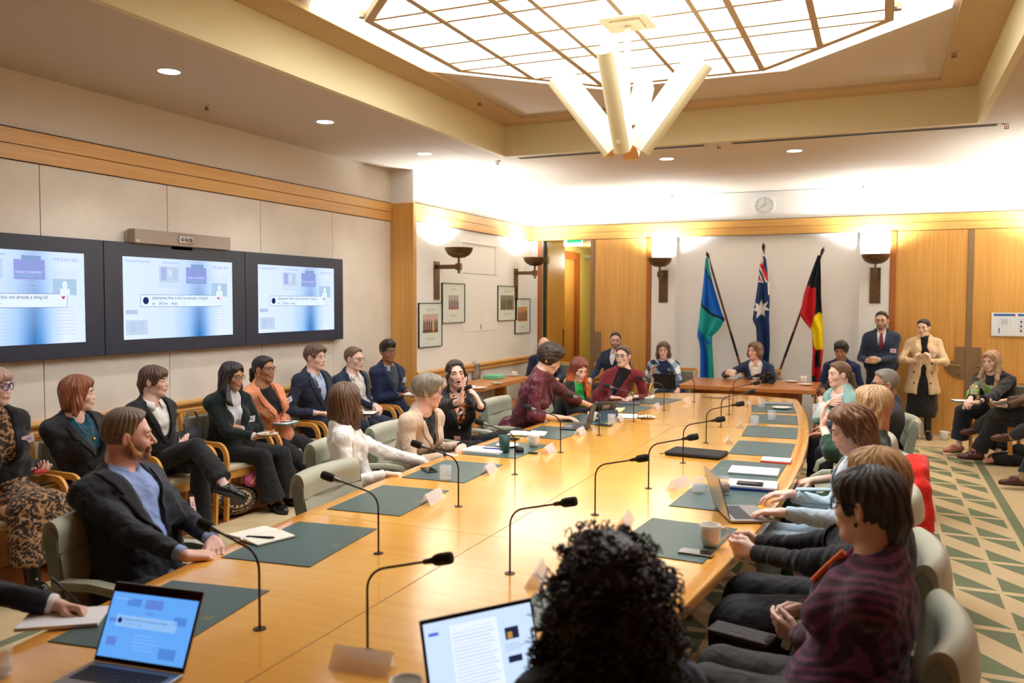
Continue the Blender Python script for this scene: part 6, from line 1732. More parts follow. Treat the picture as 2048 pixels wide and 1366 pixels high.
            if open_:
                ow = open_ if open_ is not True else .055
                lowp = s.hip-up*(low+hem+.05)*k+fw*(.22*s.b+belly)*k
                o.append(S_(cone(front, lowp, .012*k, ow*k), .006))
        V, Q = solid(o, s.hcl)
        cols = np.array(lin(col)) if colf is None else colf(s, V)
        ob = mesh_obj(name, V, Q, m or CLOTH, s.root, cols)
        if name in ('jacket', 'blazer', 'cardigan', 'coat'): s.outer = o
        s.last = o
        return ob
    def trousers(s, col, r=(.088, .066, .050), m=None, end=1.0, name='trousers', fold=.0035, flare=0.0, off=.0):
        k = s.k; o = [U(ell(s.hip+V3(0, 0, .02), V3(.172*s.b, .130*s.b, .115)*k), 0)]
        for sd_ in (1, -1):
            hj = s.hip+s.Rt*sd_*.080*k-s.F*.01
            K, A = s.kn[sd_], s.an[sd_]; c = K+(A-K)*end; d = nrm(A-K)
            g = [U(cone(hj, K, r[0]*k*s.b**.5, r[1]*k), 0), U(cone(K, c, r[1]*k, (r[2]+flare)*k), .02), S_(cyl_(c-d*.002, c+d*.16, .12*k), .004)]
            o.append(U(grp(g), .03))
        o += [folds(fold*1.2, 38, s.seed+11), folds(fold*.6, 85, s.seed+12)]
        V, Q = solid(o, s.hcl)
        s.legs_o = o
        return mesh_obj(name, V, Q, m or SUIT, s.root, np.array(lin(col)))
    def shoes(s, col, kind='shoe', sock=None, m=None, shaft=.12):
        k = s.k
        for sd_ in (1, -1):
            A = s.an[sd_]; T = s.toe[sd_]; K = s.kn[sd_]; sh = nrm(K-A)
            up = nrm(np.cross(np.cross(T, sh), T)) if abs(np.dot(T, sh)) < .95 else V3(0, 0, 1)
            rt = np.cross(T, up); Rm = np.stack([rt, T, up], -1); base = A-up*.085
            def q(x, y, z): return base+rt*x*k+T*y*k+up*z*k
            o = [U(cone(q(0, -.035, .042), q(0, .05, .040), .034*k, .034*k), 0), U(ell(q(0, .115, .028), V3(.042, .075, .030)*k, Rm), .03), U(cone(q(0, .13, .022), q(0, .185, .018), .026*k, .016*k), .025), U(ell(q(0, .06, .060), V3(.030, .055, .036)*k, Rm), .03)]
            if kind == 'boot': o += [U(cone(q(0, -.012, .06), A+sh*(shaft+.01)*k, .042*k, .048*k), .02), S_(cyl_(A+sh*shaft*k, A+sh*(shaft+.13)*k, .09), .003)]
            elif kind == 'flat': o += [S_(ell(q(0, .045, .085), V3(.030, .085, .040)*k, Rm), .006)]
            else: o += [S_(cyl_(A+sh*.005, A+sh*.12, .07), .004)]
            o += [I_(half(q(0, 0, .002), -up), .002)]
            V, Q = solid(o, s.hh*1.25)
            ob = mesh_obj('shoe', V, Q, m or SHOEL, s.root, np.array(lin(col)))
            if kind != 'flat' or True:
                sp = [(.034*math.cos(a)*(1.0 if math.sin(a) < 0 else 1.12), .07+.125*math.sin(a)) for a in np.linspace(0, 2*PI, 20)[:-1]]
                vs = [tuple(q(x, y, z)) for z in (.0, .012) for x, y in sp]; n = len(sp)
                m_ = MB().add(vs, [tuple(range(n-1, -1, -1)), tuple(range(n, 2*n))]+[(i, (i+1) % n, n+(i+1) % n, n+i) for i in range(n)])
                if kind != 'flat': 
                    hs = [q(x, y, z) for z in (-.016, .006) for x, y in ((-.028, -.055), (.028, -.055), (.028, -.01), (-.028, -.01))]
                m_.build('sole', mat('shoe_sole', (28, 26, 26), .6), ob)
            if sock is not None:
                V, Q = solid([U(cone(A+sh*.16*k, A-up*.02+T*.01, .044*k, .040*k), 0)], s.hh*1.3); mesh_obj('sock', V, Q, KNIT, s.root, np.array(lin(sock)))
        return s
    def ray(s, ops, x, z, off=.003, frm=.45):
        """march from the front of the chest back on to a garment; x lateral, z along the torso from the neck base"""
        R = s.tR; p = (s.nb+R[:, 0]*x+R[:, 2]*z+R[:, 1]*frm).astype(f32)[None]; d = (-R[:, 1]).astype(f32)
        for i in range(60):
            v = float(fold_ops(ops, p)[0])-off
            if v < .0012: break
            p = p+d*f32(min(max(v*.8, .0015), .08))
            if float((p[0]-s.nb)@R[:, 1]) < -.02: break
        if v > .004:
            q0 = getattr(s, '_q', None)
            if q0 is not None: return q0+R[:, 2]*(z-s._qz)
            return s.nb+R[:, 0]*x+R[:, 2]*z+R[:, 1]*.08
        s._q = p[0].astype(float); s._qz = z
        return s._q
    def patch(s, name, ops, grid, m, th=.003, off=.004, cols=None):
        """thin piece laid on a garment: grid rows of (x, z) points"""
        G = [[s.ray(ops, x, z, off) for x, z in row] for row in grid]
        nr, nc = len(G), len(G[0]); vs = [tuple(p) for r in G for p in r]
        fs = [(i*nc+j, i*nc+j+1, (i+1)*nc+j+1, (i+1)*nc+j) for i in range(nr-1) for j in range(nc-1)]
        ob = MB().add(vs, fs).build(name, m, s.root, smooth='all')
        q = ob.modifiers.new('thickness', 'SOLIDIFY'); q.thickness = th; q.offset = 1 if 0 else 0
        return ob
    def lapels(s, col, ops=None, vz=.62, w=.058, vw=.05, top=.0, notch=True, m=None):
        ops = ops or s.outer; k = s.k
        zb = -(1-vz)*np.linalg.norm(s.nb-s.hip)
        mt = m or mat('lapel_%d_%d_%d' % col, col, .8, sheen=.1, bump=.15, bscale=600)
        for sd_ in (-1, 1):
            rows = []
            for i in range(15):
                t = i/14; z = (-.004)*k+(zb+.004)*t; inner = (vw+.012)*(1-t)**.9*k+.004
                inner = max(inner, .004)
                wd = w*k*(.62+.9*t if t < .38 else 1.0*(1-(t-.38)/.62)**.75+.08)
                if notch and .33 < t < .40: wd *= .66
                rows.append([(sd_*(inner+wd*j/4), z-(.010*j/4 if t < .4 else -.012*j/4)) for j in range(5)])
            s.patch('lapel', ops, rows, mt, .0035, .0045)
    def collar(s, col, h=.034, spread=.020, gap=.35, r=.063, m=None):
        """folded shirt collar round the neck"""
        k = s.k; up = nrm(s.nb-s.hip)*.4+nrm(s.hc-s.nb)*.6; up = nrm(up); R = s.tR; fw = nrm(R[:, 1]-np.dot(R[:, 1], up)*up); rt = np.cross(fw, up)
        n = 28; vs = []
        for i in range(n+1):
            a = gap+(2*PI-2*gap)*i/n; fr = math.cos(a)
            d = rt*math.sin(a)+fw*fr; c = s.nb+fw*.012*k
            hgt = h*(1-.25*max(0, fr)); drop = -.012*max(0, fr)-.008
            vs += [tuple(c+d*(r-.003)*k+up*(drop-.004)*k), tuple(c+d*(r-.004)*k+up*(drop+hgt)*k), tuple(c+d*(r+.004)*k+up*(drop+hgt+.002)*k), tuple(c+d*(r+.012+spread*max(0, fr))*k+up*(drop-.006-.024*max(0, fr)**3)*k)]
        fs = [(i*4+j, i*4+j+1, (i+1)*4+j+1, (i+1)*4+j) for i in range(n) for j in range(3)]
        o = MB().add(vs, fs).build('collar', m or mat('collar_%d_%d_%d' % col, col, .8), s.root, smooth='all')
        q = o.modifiers.new('thickness', 'SOLIDIFY'); q.thickness = .0025
        return o
    def badge(s, x, z, ops=None, col=(232, 220, 232), w=.075, h=.055, rot=0.0):
        x = -abs(x); c = s.ray(ops or s.last, x, z, .007); R = s.tR; ca, sa = math.cos(rot), math.sin(rot)
        rt = R[:, 0]*ca+R[:, 2]*sa; up = R[:, 2]*ca-R[:, 0]*sa; n = R[:, 1]
        def q(a, b, d): return tuple(c+rt*a+up*b+n*d)
        b = MB().add([q(a, e, d) for d in (0, .0015) for a, e in ((-w/2, -h/2), (w/2, -h/2), (w/2, h/2), (-w/2, h/2))], [(0, 3, 2, 1), (4, 5, 6, 7), (0, 1, 5, 4), (1, 2, 6, 5), (2, 3, 7, 6), (3, 0, 4, 7)]).build('name_badge', mat('badge_%d_%d_%d' % col, col, .4), s.root)
        MB().add([q(a, e, .002) for a, e in ((-w*.3, -.006), (w*.3, -.006), (w*.3, -.001), (-w*.3, -.001))], [(0, 1, 2, 3)]).add([q(a, e, .002) for a, e in ((-w*.2, .006), (w*.2, .006), (w*.2, .010), (-w*.2, .010))], [(0, 1, 2, 3)]).build('printed_line', mat('badge_ink', (90, 80, 110), .6), b)
        MB().cyl(q(0, h/2+.004, .002), .005, .003, 10).build('clip', mat('clip_dark', (60, 60, 64), .4, .5), s.root)
    def strap(s, pts, col, w=.010, ops=None, name='lanyard', off=.006):
        P = []
        for x, z in pts: P.append(s.ray(ops or s.last, x, z, off))
        m_ = MB(); n = len(P); vs = []
        for i in range(n):
            t = nrm(P[min(i+1, n-1)]-P[max(i-1, 0)]); sd_ = nrm(np.cross(t, s.tR[:, 1])); vs += [tuple(P[i]-sd_*w/2), tuple(P[i]+sd_*w/2)]
        o = m_.add(vs, [(2*i, 2*i+1, 2*i+3, 2*i+2) for i in range(n-1)]).build(name, mat('strap_%d_%d_%d' % col, col, .7), s.root)
        q = o.modifiers.new('thickness', 'SOLIDIFY'); q.thickness = .002
        return o
    def buttons(s, pts, col, ops=None, r=.009):
        for x, z in pts:
            c = s.ray(ops or s.last, x, z, .002); m_ = MB().sphere(tuple(c), (r, r, r*.9), 10, 6); m_.build('button', mat('button_%d_%d_%d' % col, col, .3), s.root, smooth='all')
    def glasses(s, col=(30, 26, 30), r=.021, thick=.0018, square=1.0, lens=.25):
        H = s.H; m = mat('frame_%d_%d_%d' % col, col, .3); k = H.k
        g = MB()
        for e in (-1, 1):
            pts = []
            for i in range(22):
                a = 2*PI*i/22; ca, sa = math.cos(a), math.sin(a); q = 2.8 if square > 0 else 2.0
                x = np.sign(ca)*abs(ca)**(2/q)*r*1.08; z = np.sign(sa)*abs(sa)**(2/q)*r*.82
                pts.append(tuple(H.p(e*.033+x, .0985-.012*(abs(x+e*0)/.03)**2*(1 if x*e > 0 else .2), z+.0)))
            g.tube(pts, thick*k, 6, closed=True)
            g.tube([tuple(H.p(e*(.033+r*1.05), .088, .008)), tuple(H.p(e*.073, .072, .008)), tuple(H.p(e*.082, .0, .006)), tuple(H.p(e*.080, -.018, -.004))], thick*k, 6)
        g.tube([tuple(H.p(-.012, .0985, .004)), tuple(H.p(0, .102, .007)), tuple(H.p(.012, .0985, .004))], thick*k, 6)
        o = g.build('glasses', m, s.root, smooth=True)
        for e in (-1, 1):
            l = MB(); vs = [tuple(H.p(e*.033+math.cos(2*PI*i/16)*r, .0975, math.sin(2*PI*i/16)*r*.80)) for i in range(16)]
            l.add(vs, [tuple(range(16))])
            l.build('lens', mat('spectacle_lens', (235, 240, 240), .05, alpha=.12, spec=1.0), o)
    def earrings(s, col=(220, 190, 110), drop=.02, r=.006, sides=(1, -1)):
        for e in sides:
            p = s.H.p(e*.082, -.002, -.045-drop*.5)
            MB().sphere(tuple(p), (r, r, r+drop*.4), 10, 8).build('earring', mat('jewel_%d_%d_%d' % col, col, .25, .6), s.root, smooth='all')
    def watch(s, side, col=(40, 44, 48)):
        W, E = s.wr[side], s.el[side]; d = nrm(W-E); c = W-d*.03; a = nrm(np.cross(d, V3(0, 0, 1))); b = np.cross(d, a)
        pts = [tuple(c+(a*math.cos(t)+b*math.sin(t))*.032*s.k) for t in np.linspace(0, 2*PI, 18)[:-1]]
        o = MB().tube(pts, .008, 6, closed=True).build('watch', mat('watch_%d_%d_%d' % col, col, .4), s.root, smooth=True)
        n = -V3(s.hd[side][1]) ; n = nrm(n-np.dot(n, d)*d)
        MB().sphere(tuple(c+n*.034*s.k), (.017, .017, .010), 12, 8).build('dial', mat('watch_dial', (26, 34, 44), .15), o, smooth='all')
    def tie(s, col, w=.038, zb=-.42, ops=None):
        rows = []
        for i in range(14):
            t = i/13; z = -.010+(zb+.01)*t; ww = (.012 if i < 1 else .016+.020*t)
            rows.append([(-ww, z), (0, z), (ww, z)])
        s.patch('tie', ops or s.last, rows, mat('tie_%d_%d_%d' % col, col, .5), .004, .006)
# ================================================================ THE PEOPLE
def q(u, v, z): return tuple(float(x) for x in pt(u, v, z=z))
def qy(u, v, y): return tuple(float(x) for x in pt(u, v, y=y))
def qx(u, v, x): return tuple(float(x_) for x_ in pt(u, v, x=x))
def FW(**k): d = dict(fw=.94, jaw=.75, nose=.82); d.update(k); return d
SKF, SKP, SKT, SKB, SKO = (232, 186, 166), (226, 172, 150), (206, 152, 118), (150, 98, 70), (222, 176, 142)
BLKC, NAVYC, WHC = (34, 33, 36), (40, 50, 72), (232, 230, 226)
def rpatch(lat, z0, z1, w=.02): return [[(lat-w, z0+(z1-z0)*t/6), (lat+w, z0+(z1-z0)*t/6)] for t in range(7)]

# ---------- left side of the table
p = Person('person with greying hair and ginger beard, charcoal jacket over light blue shirt, at the table', (-3.10, 2.80, .54), q(256, 870, 1.21), 2, look=47, pitch=-3, scale=1.08, build=1.22, skin=(226, 168, 150), h=.0034)
p.arm(1, q(372, 1112, .765), fdir=(.55, .75, -.1), ndir=(0, .3, -1), curl=.55); p.arm(-1, q(428, 1083, .77), fdir=(.7, -.7, -.15), ndir=(0, 0, -1), curl=.5)
p.sit(); p.body(face=dict(fullbeard=1, beard2=(190, 130, 84), neck=.055, nose=1.1, crown=(120, 104, 88)), hair='short', hcol=(124, 104, 86), beard=(150, 112, 84), brow=(150, 112, 84))
p.top('shirt', (146, 168, 218), off=.010, neck='v', vz=.86, vw=.045, m=CLOTH, sleeve=.97, belly=.03)
p.top('jacket', (46, 48, 58), off=.023, neck='v', vz=.25, vw=.105, open_=.13, m=SUIT, sleeve=.86, belly=.03, fold=.006)
p.lapels((42, 44, 54), vz=.30, w=.066, vw=.094); p.collar((150, 172, 222), h=.036)
p.badge(-.15, -.24, p.outer, (236, 196, 196), .03, .075)
p.trousers((44, 46, 56)); p.shoes((50, 34, 26))

p = Person('person with a smooth brown bob in an ivory blazer, seen from behind at the table', (-3.30, 4.84, .54), q(690, 803, 1.185), 35, look=88, pitch=0, scale=1.0, build=1.05, skin=SKF, h=.0038)
p.arm(1, q(772, 949, .745), fdir=(.9, .35, 0), curl=.75); p.arm(-1, (-2.95, 5.2, .70), curl=.5)
p.sit(); p.body(face=FW(len=.165, vol=1.08, flare=.092, hcol2=(126, 90, 62)), hair='bob', hcol=(84, 60, 46))
p.top('blazer', (246, 243, 236), off=.020, neck='v', vz=.5, m=SUIT, sleeve=.97, fold=.006)
p.trousers((70, 66, 62)); p.shoes((60, 50, 46))

p = Person('person with short silver-grey hair and glasses, beige blazer over black top, seated at table', (-3.30, 5.55, .54), q(857, 782, 1.185), -8, look=26, pitch=-8, scale=1.0, build=1.12, skin=SKP, h=.0038)
p.arm(1, q(893, 912, .735), fdir=(.8, .45, -.05), curl=.45); p.arm(-1, q(925, 893, .75), fdir=(.3, -.8, 0), curl=.5)
p.sit(); p.body(face=FW(), hair='set', hcol=(128, 118, 104), brow=(120, 104, 90), hm=HAIRM)
p.top('top', (36, 36, 40), off=.010, neck='round', bust=.02, nk=(.08, .062))
p.top('blazer', (208, 184, 160), off=.023, neck='v', vz=.52, vw=.080, open_=.10, m=SUIT, sleeve=.90, bust=.02, fold=.006)
p.lapels((212, 188, 164), vz=.52, w=.052, vw=.062); p.glasses((96, 50, 70), r=.019); p.earrings((232, 228, 220), .012)
p.watch(1, (200, 200, 204))
MB().sphere(tuple(p.H.p(0, -.112, .0)), (.030, .018, .042), 14, 10).build('hair_clip', mat('hair_clip', (190, 176, 156), .25), p.root, smooth='all')
p.trousers((60, 58, 60)); p.shoes((60, 50, 46))

p = Person('person with long dark hair speaking with both hands raised, black blazer and orange lanyard', (-3.46, 6.62, .54), q(911, 747, 1.215), -45, look=-50, pitch=2, roll=4, scale=1.03, build=1.0, skin=(232, 184, 162), h=.0038)
hr = q(922, 800, 1.07); hl = q(962, 808, 1.02)
p.arm(1, (hr[0], hr[1], 1.06), fdir=(.12, .0, 1.0), ndir=(.8, .5, 0), curl=.12, thumb=.3, spread=.35, pole=(-.2, -.5, -1))
p.arm(-1, (hl[0], hl[1], 1.00), fdir=(-.45, -.1, 1.0), ndir=(-.7, -.2, .1), curl=.25, thumb=.3, spread=.3, pole=(.8, .3, -1))
p.legs((-2.95, 6.25, .12), (-3.0, 6.75, .45), (-3.10, 6.36, .60), (-2.92, 6.80, .66), toeR=(1, -.2, 0), toeL=(.6, -.6, -.3))
p.body(face=FW(mouth=1, neck=.050, wisps=1), hair='tied', hcol=(48, 36, 32), lip=(196, 84, 84))
def leafy(s, V):
    n = np.sin(V[:, 0]*90+3*np.sin(V[:, 2]*40))*np.sin(V[:, 2]*75+2*np.sin(V[:, 1]*60)); w = (n > .35)[:, None]; w2 = (n < -.55)[:, None]
    c = np.tile(np.array(lin((44, 36, 36))), (len(V), 1)); c = np.where(w, np.array(lin((196, 130, 84))), c); return np.where(w2, np.array(lin((232, 196, 160))), c)
p.top('blouse', (60, 44, 40), off=.010, neck='v', vz=.78, vw=.05, colf=leafy, bust=.02, m=SATIN, sleeve=.2)
bl_ = p.last
p.top('blazer', (38, 36, 38), off=.022, neck='v', vz=.42, vw=.085, open_=.10, m=SUIT, sleeve=.62, bust=.02, fold=.005)
p.lapels((36, 34, 36), vz=.42, w=.05, vw=.072)
p.strap([(-.062, -.02), (-.050, -.10), (-.030, -.20), (-.006, -.27)], (240, 120, 40), .022, bl_); p.strap([(.062, -.02), (.046, -.10), (.024, -.20), (.006, -.27)], (240, 120, 40), .022, bl_)
c = p.ray(bl_, 0, -.29, .02); MB().sphere(tuple(c), (.017, .017, .017), 14, 10).build('badge_reel', mat('reel_chrome', (150, 156, 166), .2, .7), p.root, smooth='all')
MB().box(-.03, .03, -.002, .002, -.095, 0).at().build('pass_card', mat('pass_card', (230, 170, 150), .4), p.root, loc=tuple(p.ray(bl_, .02, -.36, .03)))
MB().at(tuple(V3(hr)-p.o+V3(.03, .0, .09)), (.2, 1.2, .3)).cyl((0, 0, -.06), .017, .12, 16).build('hand_microphone', mic_foam, p.root, smooth=True)
p.trousers((34, 33, 35)); p.shoes((30, 28, 28))

p = Person('person with short dark curls in a burgundy bow blouse, looking down at a laptop', (-3.20, 7.45, .58), qy(1100, 718, 7.35), 5, look=14, pitch=-24, scale=1.06, build=1.12, skin=SKO)
hl = q(1168, 832, .775)
p.arm(1, (hl[0]-.16, hl[1]-.20, .775), fdir=(1, .15, 0), curl=.3); p.arm(-1, q(1182, 812, .78), fdir=(1, -.2, 0), curl=.3)
p.sit(); p.body(face=FW(vol=1.06), hair='curls', hcol=(52, 38, 34))
p.top('blouse', (100, 42, 54), off=.016, neck='high', m=SATIN, sleeve=.42, bust=.025, arms=(.052, .050, .044), fold=.007, colf=None)
for i, pts_ in enumerate((((.0, -.05), (.045, -.03), (.06, -.06), (.02, -.065)), ((.0, -.05), (-.045, -.03), (-.055, -.065), (-.02, -.07)), ((.0, -.06), (.02, -.16), (.045, -.27)), ((0, -.06), (-.03, -.13), (-.05, -.22)))):
    p.strap(list(pts_), (92, 38, 50), .034 if i > 1 else .022, name='bow', off=.012)
p.trousers((36, 34, 38)); p.shoes((40, 34, 34))

p = Person('person with long copper-red hair and a green top, eyes lowered, seated at the table', (-3.12, 8.38, .52), qy(1158, 738, 8.2), -15, look=-38, pitch=-20, scale=.98, build=.95, skin=(238, 192, 172))
p.arm(1, q(1186, 820, .775), fdir=(1, -.1, 0), curl=.35); p.arm(-1, q(1204, 808, .78), fdir=(.9, -.4, 0), curl=.35)
p.sit(); p.body(face=FW(len=.24, flare=.085, tip=(206, 100, 48), tipz=.0), hair='long', hcol=(122, 52, 40))
p.top('top', (44, 176, 84), off=.014, neck='round', bust=.02, sleeve=.9, m=KNIT)
p.top('jacket', (40, 38, 42), off=.022, neck='v', vz=.3, vw=.11, open_=.14, sleeve=.95, m=SUIT, bust=.02)
p.strap([(-.060, -.03), (-.06, -.14), (-.04, -.30)], (30, 36, 56), .012, p.last); p.strap([(.060, -.03), (.055, -.14), (.04, -.30)], (30, 36, 56), .012, p.last); p.badge(.06, -.30, p.last, (222, 210, 222), .045, .06)
p.earrings((226, 214, 200), .02); p.trousers((40, 40, 44)); p.shoes((40, 34, 34))

p = Person('person with tied-back hair and round glasses in a dark red blazer, far along the table', (-3.02, 9.34, .53), qy(1246, 712, 9.25), -65, look=-98, pitch=2, scale=1.02, build=1.1, skin=(234, 190, 170))
p.arm(1, (-2.72, 8.98, .78), fdir=(.9, .5, 0), curl=.4, pole=(-.1, .1, -1)); p.arm(-1, (-2.50, 9.20, .78), fdir=(-.3, -.6, 0), curl=.4, pole=(.15, .3, -1))
p.sit(); p.body(face=FW(), hair='tied', hcol=(84, 64, 52), lip=(196, 84, 88))
p.top('top', (34, 33, 36), off=.012, neck='high', bust=.02); tp_ = p.last
p.top('blazer', (124, 38, 46), off=.024, neck='v', vz=.45, vw=.075, open_=.05, m=SUIT, bust=.02, fold=.005)
p.lapels((112, 34, 42), vz=.45, w=.056, vw=.06); p.strap([(.03, -.05), (.02, -.18), (.01, -.30)], (44, 52, 84), .012, tp_)
p.glasses((54, 44, 40), r=.021, square=0); p.earrings((224, 204, 150), .014); p.trousers((44, 40, 44)); p.shoes((40, 34, 34))

# ---------- far wall
p = Person('person with a bald head and dark beard in a navy suit, by the open door', (-4.72, 12.42, .54), qy(1088, 690, 12.3), -85, look=-68, scale=1.05, build=1.15, skin=(228, 184, 166))
p.arm(1, (-4.95, 12.0, .66), curl=.5); p.arm(-1, (-4.50, 12.0, .66), curl=.5); p.sit()
p.body(face=dict(fullbeard=1), hair='bald', hcol=(60, 46, 40), beard=(74, 54, 46))
p.top('shirt', (206, 214, 232), off=.010, neck='v', vz=.85, sleeve=.6); p.top('jacket', (36, 50, 84), off=.022, neck='v', vz=.5, m=SUIT); p.lapels((32, 46, 78), vz=.5); p.collar((206, 214, 232)); p.trousers((36, 46, 74)); p.shoes((40, 30, 26))
p = Person('person with short dark hair, glasses and goatee in a navy jacket, before the timber door', (-3.74, 12.48, .54), qy(1231, 681, 12.4), -95, look=-75, scale=1.05, build=1.15, skin=(216, 170, 146))
p.arm(1, (-4.0, 12.05, .68), curl=.5); p.arm(-1, (-3.55, 12.05, .68), curl=.5); p.sit()
p.body(face=dict(), hair='short', hcol=(46, 40, 38), beard=(104, 84, 72))
p.top('shirt', (222, 228, 238), off=.010, neck='v', vz=.85, sleeve=.6); p.top('jacket', (36, 48, 76), off=.022, neck='v', vz=.5, m=SUIT); p.lapels((32, 44, 70), vz=.5); p.collar((222, 228, 238)); p.glasses((30, 30, 34), r=.020); p.trousers((36, 42, 64)); p.shoes((40, 30, 26))

def argyle(s, V):
    a = V@s.tR[:, 0]; z = V[:, 2]; fr = V@s.tR[:, 1]
    u = np.floor((a+z*.8)*11+.5).astype(int); w = np.floor((a-z*.8)*11).astype(int); i = (u*2+w*3) % 4
    pal = np.array([lin(c) for c in ((226, 230, 234), (58, 78, 116), (150, 170, 196), (36, 50, 84))]); c = pal[i]
    mid = (np.abs(a-(s.nb@s.tR[:, 0])) < .060) & (fr > (s.nb@s.tR[:, 1])+.0) & (z > s.hip[2]+.12)
    return np.where(mid[:, None], np.array(lin((38, 48, 78))), c)
p = Person('person with a brown bob holding a black laptop, blue and white patterned jumper', (-2.76, 12.1, .53), qy(1327, 700, 12.0), -88, look=-82, pitch=-4, scale=1.0, build=1.05, skin=(226, 180, 160))
p.arm(1, q(1303, 748, .80), fdir=(.3, -.3, 1), ndir=(.8, -.6, 0), curl=.3); p.arm(-1, q(1356, 778, .66), fdir=(.1, -1, -.4), curl=.5); p.sit()
p.body(face=FW(len=.13, part=.01), hair='bob', hcol=(96, 70, 54))
p.top('jumper', (60, 80, 120), off=.020, neck='round', m=KNIT, colf=argyle, bust=.01, arms=(.052, .048, .044)); p.badge(.12, -.24, col=(230, 204, 230)); p.trousers((40, 48, 80)); p.shoes((40, 34, 34))
lt = q(1328, 757, .80)
t = thing('laptop', 'black laptop held open on the lap of the woman in the patterned jumper', 'laptop', (lt[0]+.02, lt[1]-.02, .66), PI+.0)
bk = mat('laptop_black', (24, 24, 26), .4)
MB().box(-.15, .15, -.21, 0, 0, .014).build('deck', bk, t, bevel=.004)
l_ = MB().box(-.15, .15, 0, .006, 0, .205).build('screen_lid', bk, t, bevel=.004); l_.rotation_euler = (-.25, 0, 0); l_.location = (0, 0, .012)
MB().box(-.012, .012, .0062, .007, .09, .112).build('lid_mark', mat('lid_mark', (60, 60, 62), .3), l_)

p = Person('person with wavy brown hair, navy jacket and white shirt, raising a mug at the desk', (-1.57, 12.32, .54), qy(1510, 702, 12.15), -92, look=-122, pitch=2, scale=1.02, build=1.08, skin=(230, 180, 156))
mg = qy(1462, 745, 11.75)
p.arm(1, (mg[0]-.06, mg[1]+.05, mg[2]-.01), fdir=(.5, -.7, .1), ndir=(.7, .4, 0), curl=.6, pole=(-1, 0, -.5)); p.arm(-1, qy(1540, 757, 11.85), fdir=(0, -1, -.2), curl=.4); p.sit()
p.body(face=dict(len=.085, vol=1.06, flare=.09), hair='bob', hcol=(112, 84, 60), hm=HAIRM)
p.top('shirt', (236, 236, 232), off=.010, neck='v', vz=.80, vw=.05); p.top('jacket', (38, 54, 88), off=.022, neck='v', vz=.3, vw=.10, open_=.13, m=SUIT); p.lapels((34, 50, 82), vz=.36, vw=.085, w=.05); p.collar((236, 236, 232)); p.trousers((36, 42, 64)); p.shoes((40, 30, 26))
cup('white china cup raised in the hand of the man behind the small desk', (mg[0]+.02, mg[1]-.02, mg[2]-.05), PI, 1.0)

p = Person('person with short black hair in navy, half hidden behind the woman in mint', (-.50, 12.38, .54), qy(1682, 702, 12.25), -95, look=-100, pitch=-8, scale=1.02, build=1.1, skin=(150, 104, 80))
p.arm(1, (-.72, 12.0, .68), curl=.5); p.arm(-1, (-.3, 12.0, .68), curl=.5); p.sit()
p.body(face=dict(vol=.97), hair='curls', hcol=(30, 26, 26), eyes=True); p.top('jumper', (34, 44, 78), off=.020, neck='round', m=KNIT); p.trousers((34, 38, 56)); p.shoes((34, 30, 28))

# ---------- right side of the table
p = Person('person with a brown ponytail in a mint blazer, arms folded, seated at the far right', (-.16, 8.52, .53), qy(1678, 748, 8.38), 218, look=210, pitch=-2, scale=1.0, build=1.0, skin=(236, 192, 168))
p.arm(1, (-.40, 8.22, .93), fdir=(.2, -.8, .1), ndir=(1, 0, 0), curl=.5, pole=(-.7, .5, -1)); p.arm(-1, (-.50, 8.36, .90), fdir=(-.3, .8, .1), ndir=(1, 0, 0), curl=.4, pole=(.3, -1, -1)); p.sit()
p.body(face=FW(tail=(.03, -.02, -.19)), hair='tied', hcol=(112, 84, 62), lip=(206, 110, 104))
p.top('top', (236, 222, 214), off=.012, neck='round', bust=.02, nk=(.078, .06)); p.top('blazer', (152, 196, 190), off=.024, neck='v', vz=.34, vw=.095, open_=.10, m=SUIT, sleeve=.72, bust=.02, fold=.006)
p.lapels((140, 186, 182), vz=.36, w=.052, vw=.082); p.watch(1, (40, 44, 60)); p.trousers((38, 38, 44)); p.shoes((40, 34, 34))

p = Person('person with short grey hair and dark-rimmed glasses, charcoal suit, seen side-on at table', (.0, 7.72, .54), qy(1770, 768, 7.55), 178, look=196, pitch=-6, scale=1.02, build=1.15, skin=(172, 122, 94))
p.arm(1, (-.42, 7.86, .76), curl=.4); p.arm(-1, (-.42, 7.40, .76), curl=.4); p.sit()
p.body(face=dict(), hair='short', hcol=(132, 126, 118), brow=(80, 70, 64)); p.top('shirt', (228, 232, 240), off=.012, neck='v', vz=.85, sleeve=.5); p.top('jacket', (58, 62, 74), off=.024, neck='v', vz=.5, m=SUIT, fold=.006); p.lapels((54, 58, 70), vz=.5); p.collar((228, 232, 240)); p.glasses((26, 24, 26), r=.021, thick=.0026); p.trousers((46, 48, 58)); p.shoes((36, 30, 26))

p = Person('person with long blonde hair in a green top, lifting a water glass to drink', (-.06, 5.62, .54), q(1742, 812, 1.205), 182, look=168, pitch=6, scale=1.03, build=1.05, skin=(236, 190, 164), h=.004)
gl = q(1648, 833, 1.08)
p.arm(-1, (gl[0]+.005, gl[1]-.15, 1.03), fdir=(-.10, .15, 1), ndir=(1, .2, 0), curl=.35, thumb=.5, pole=(-1, -.6, -1.2)); p.arm(1, q(1618, 962, .67), fdir=(-.6, -.5, -.1), curl=.6); p.sit()
p.body(face=FW(len=.37, flare=.096, vol=1.04, hcol2=(226, 190, 140)), hair='long', hcol=(176, 136, 92), brow=(150, 110, 80))
p.top('top', (38, 66, 50), off=.014, neck='round', bust=.02, sleeve=.45, m=KNIT, arms=(.048, .048, .046)); p.trousers((38, 62, 50)); p.shoes((36, 30, 30))
glass('water glass held up to the face of the long-haired blonde person', (gl[0]-.03, gl[1]-.12, 1.085), .35, r=.036)

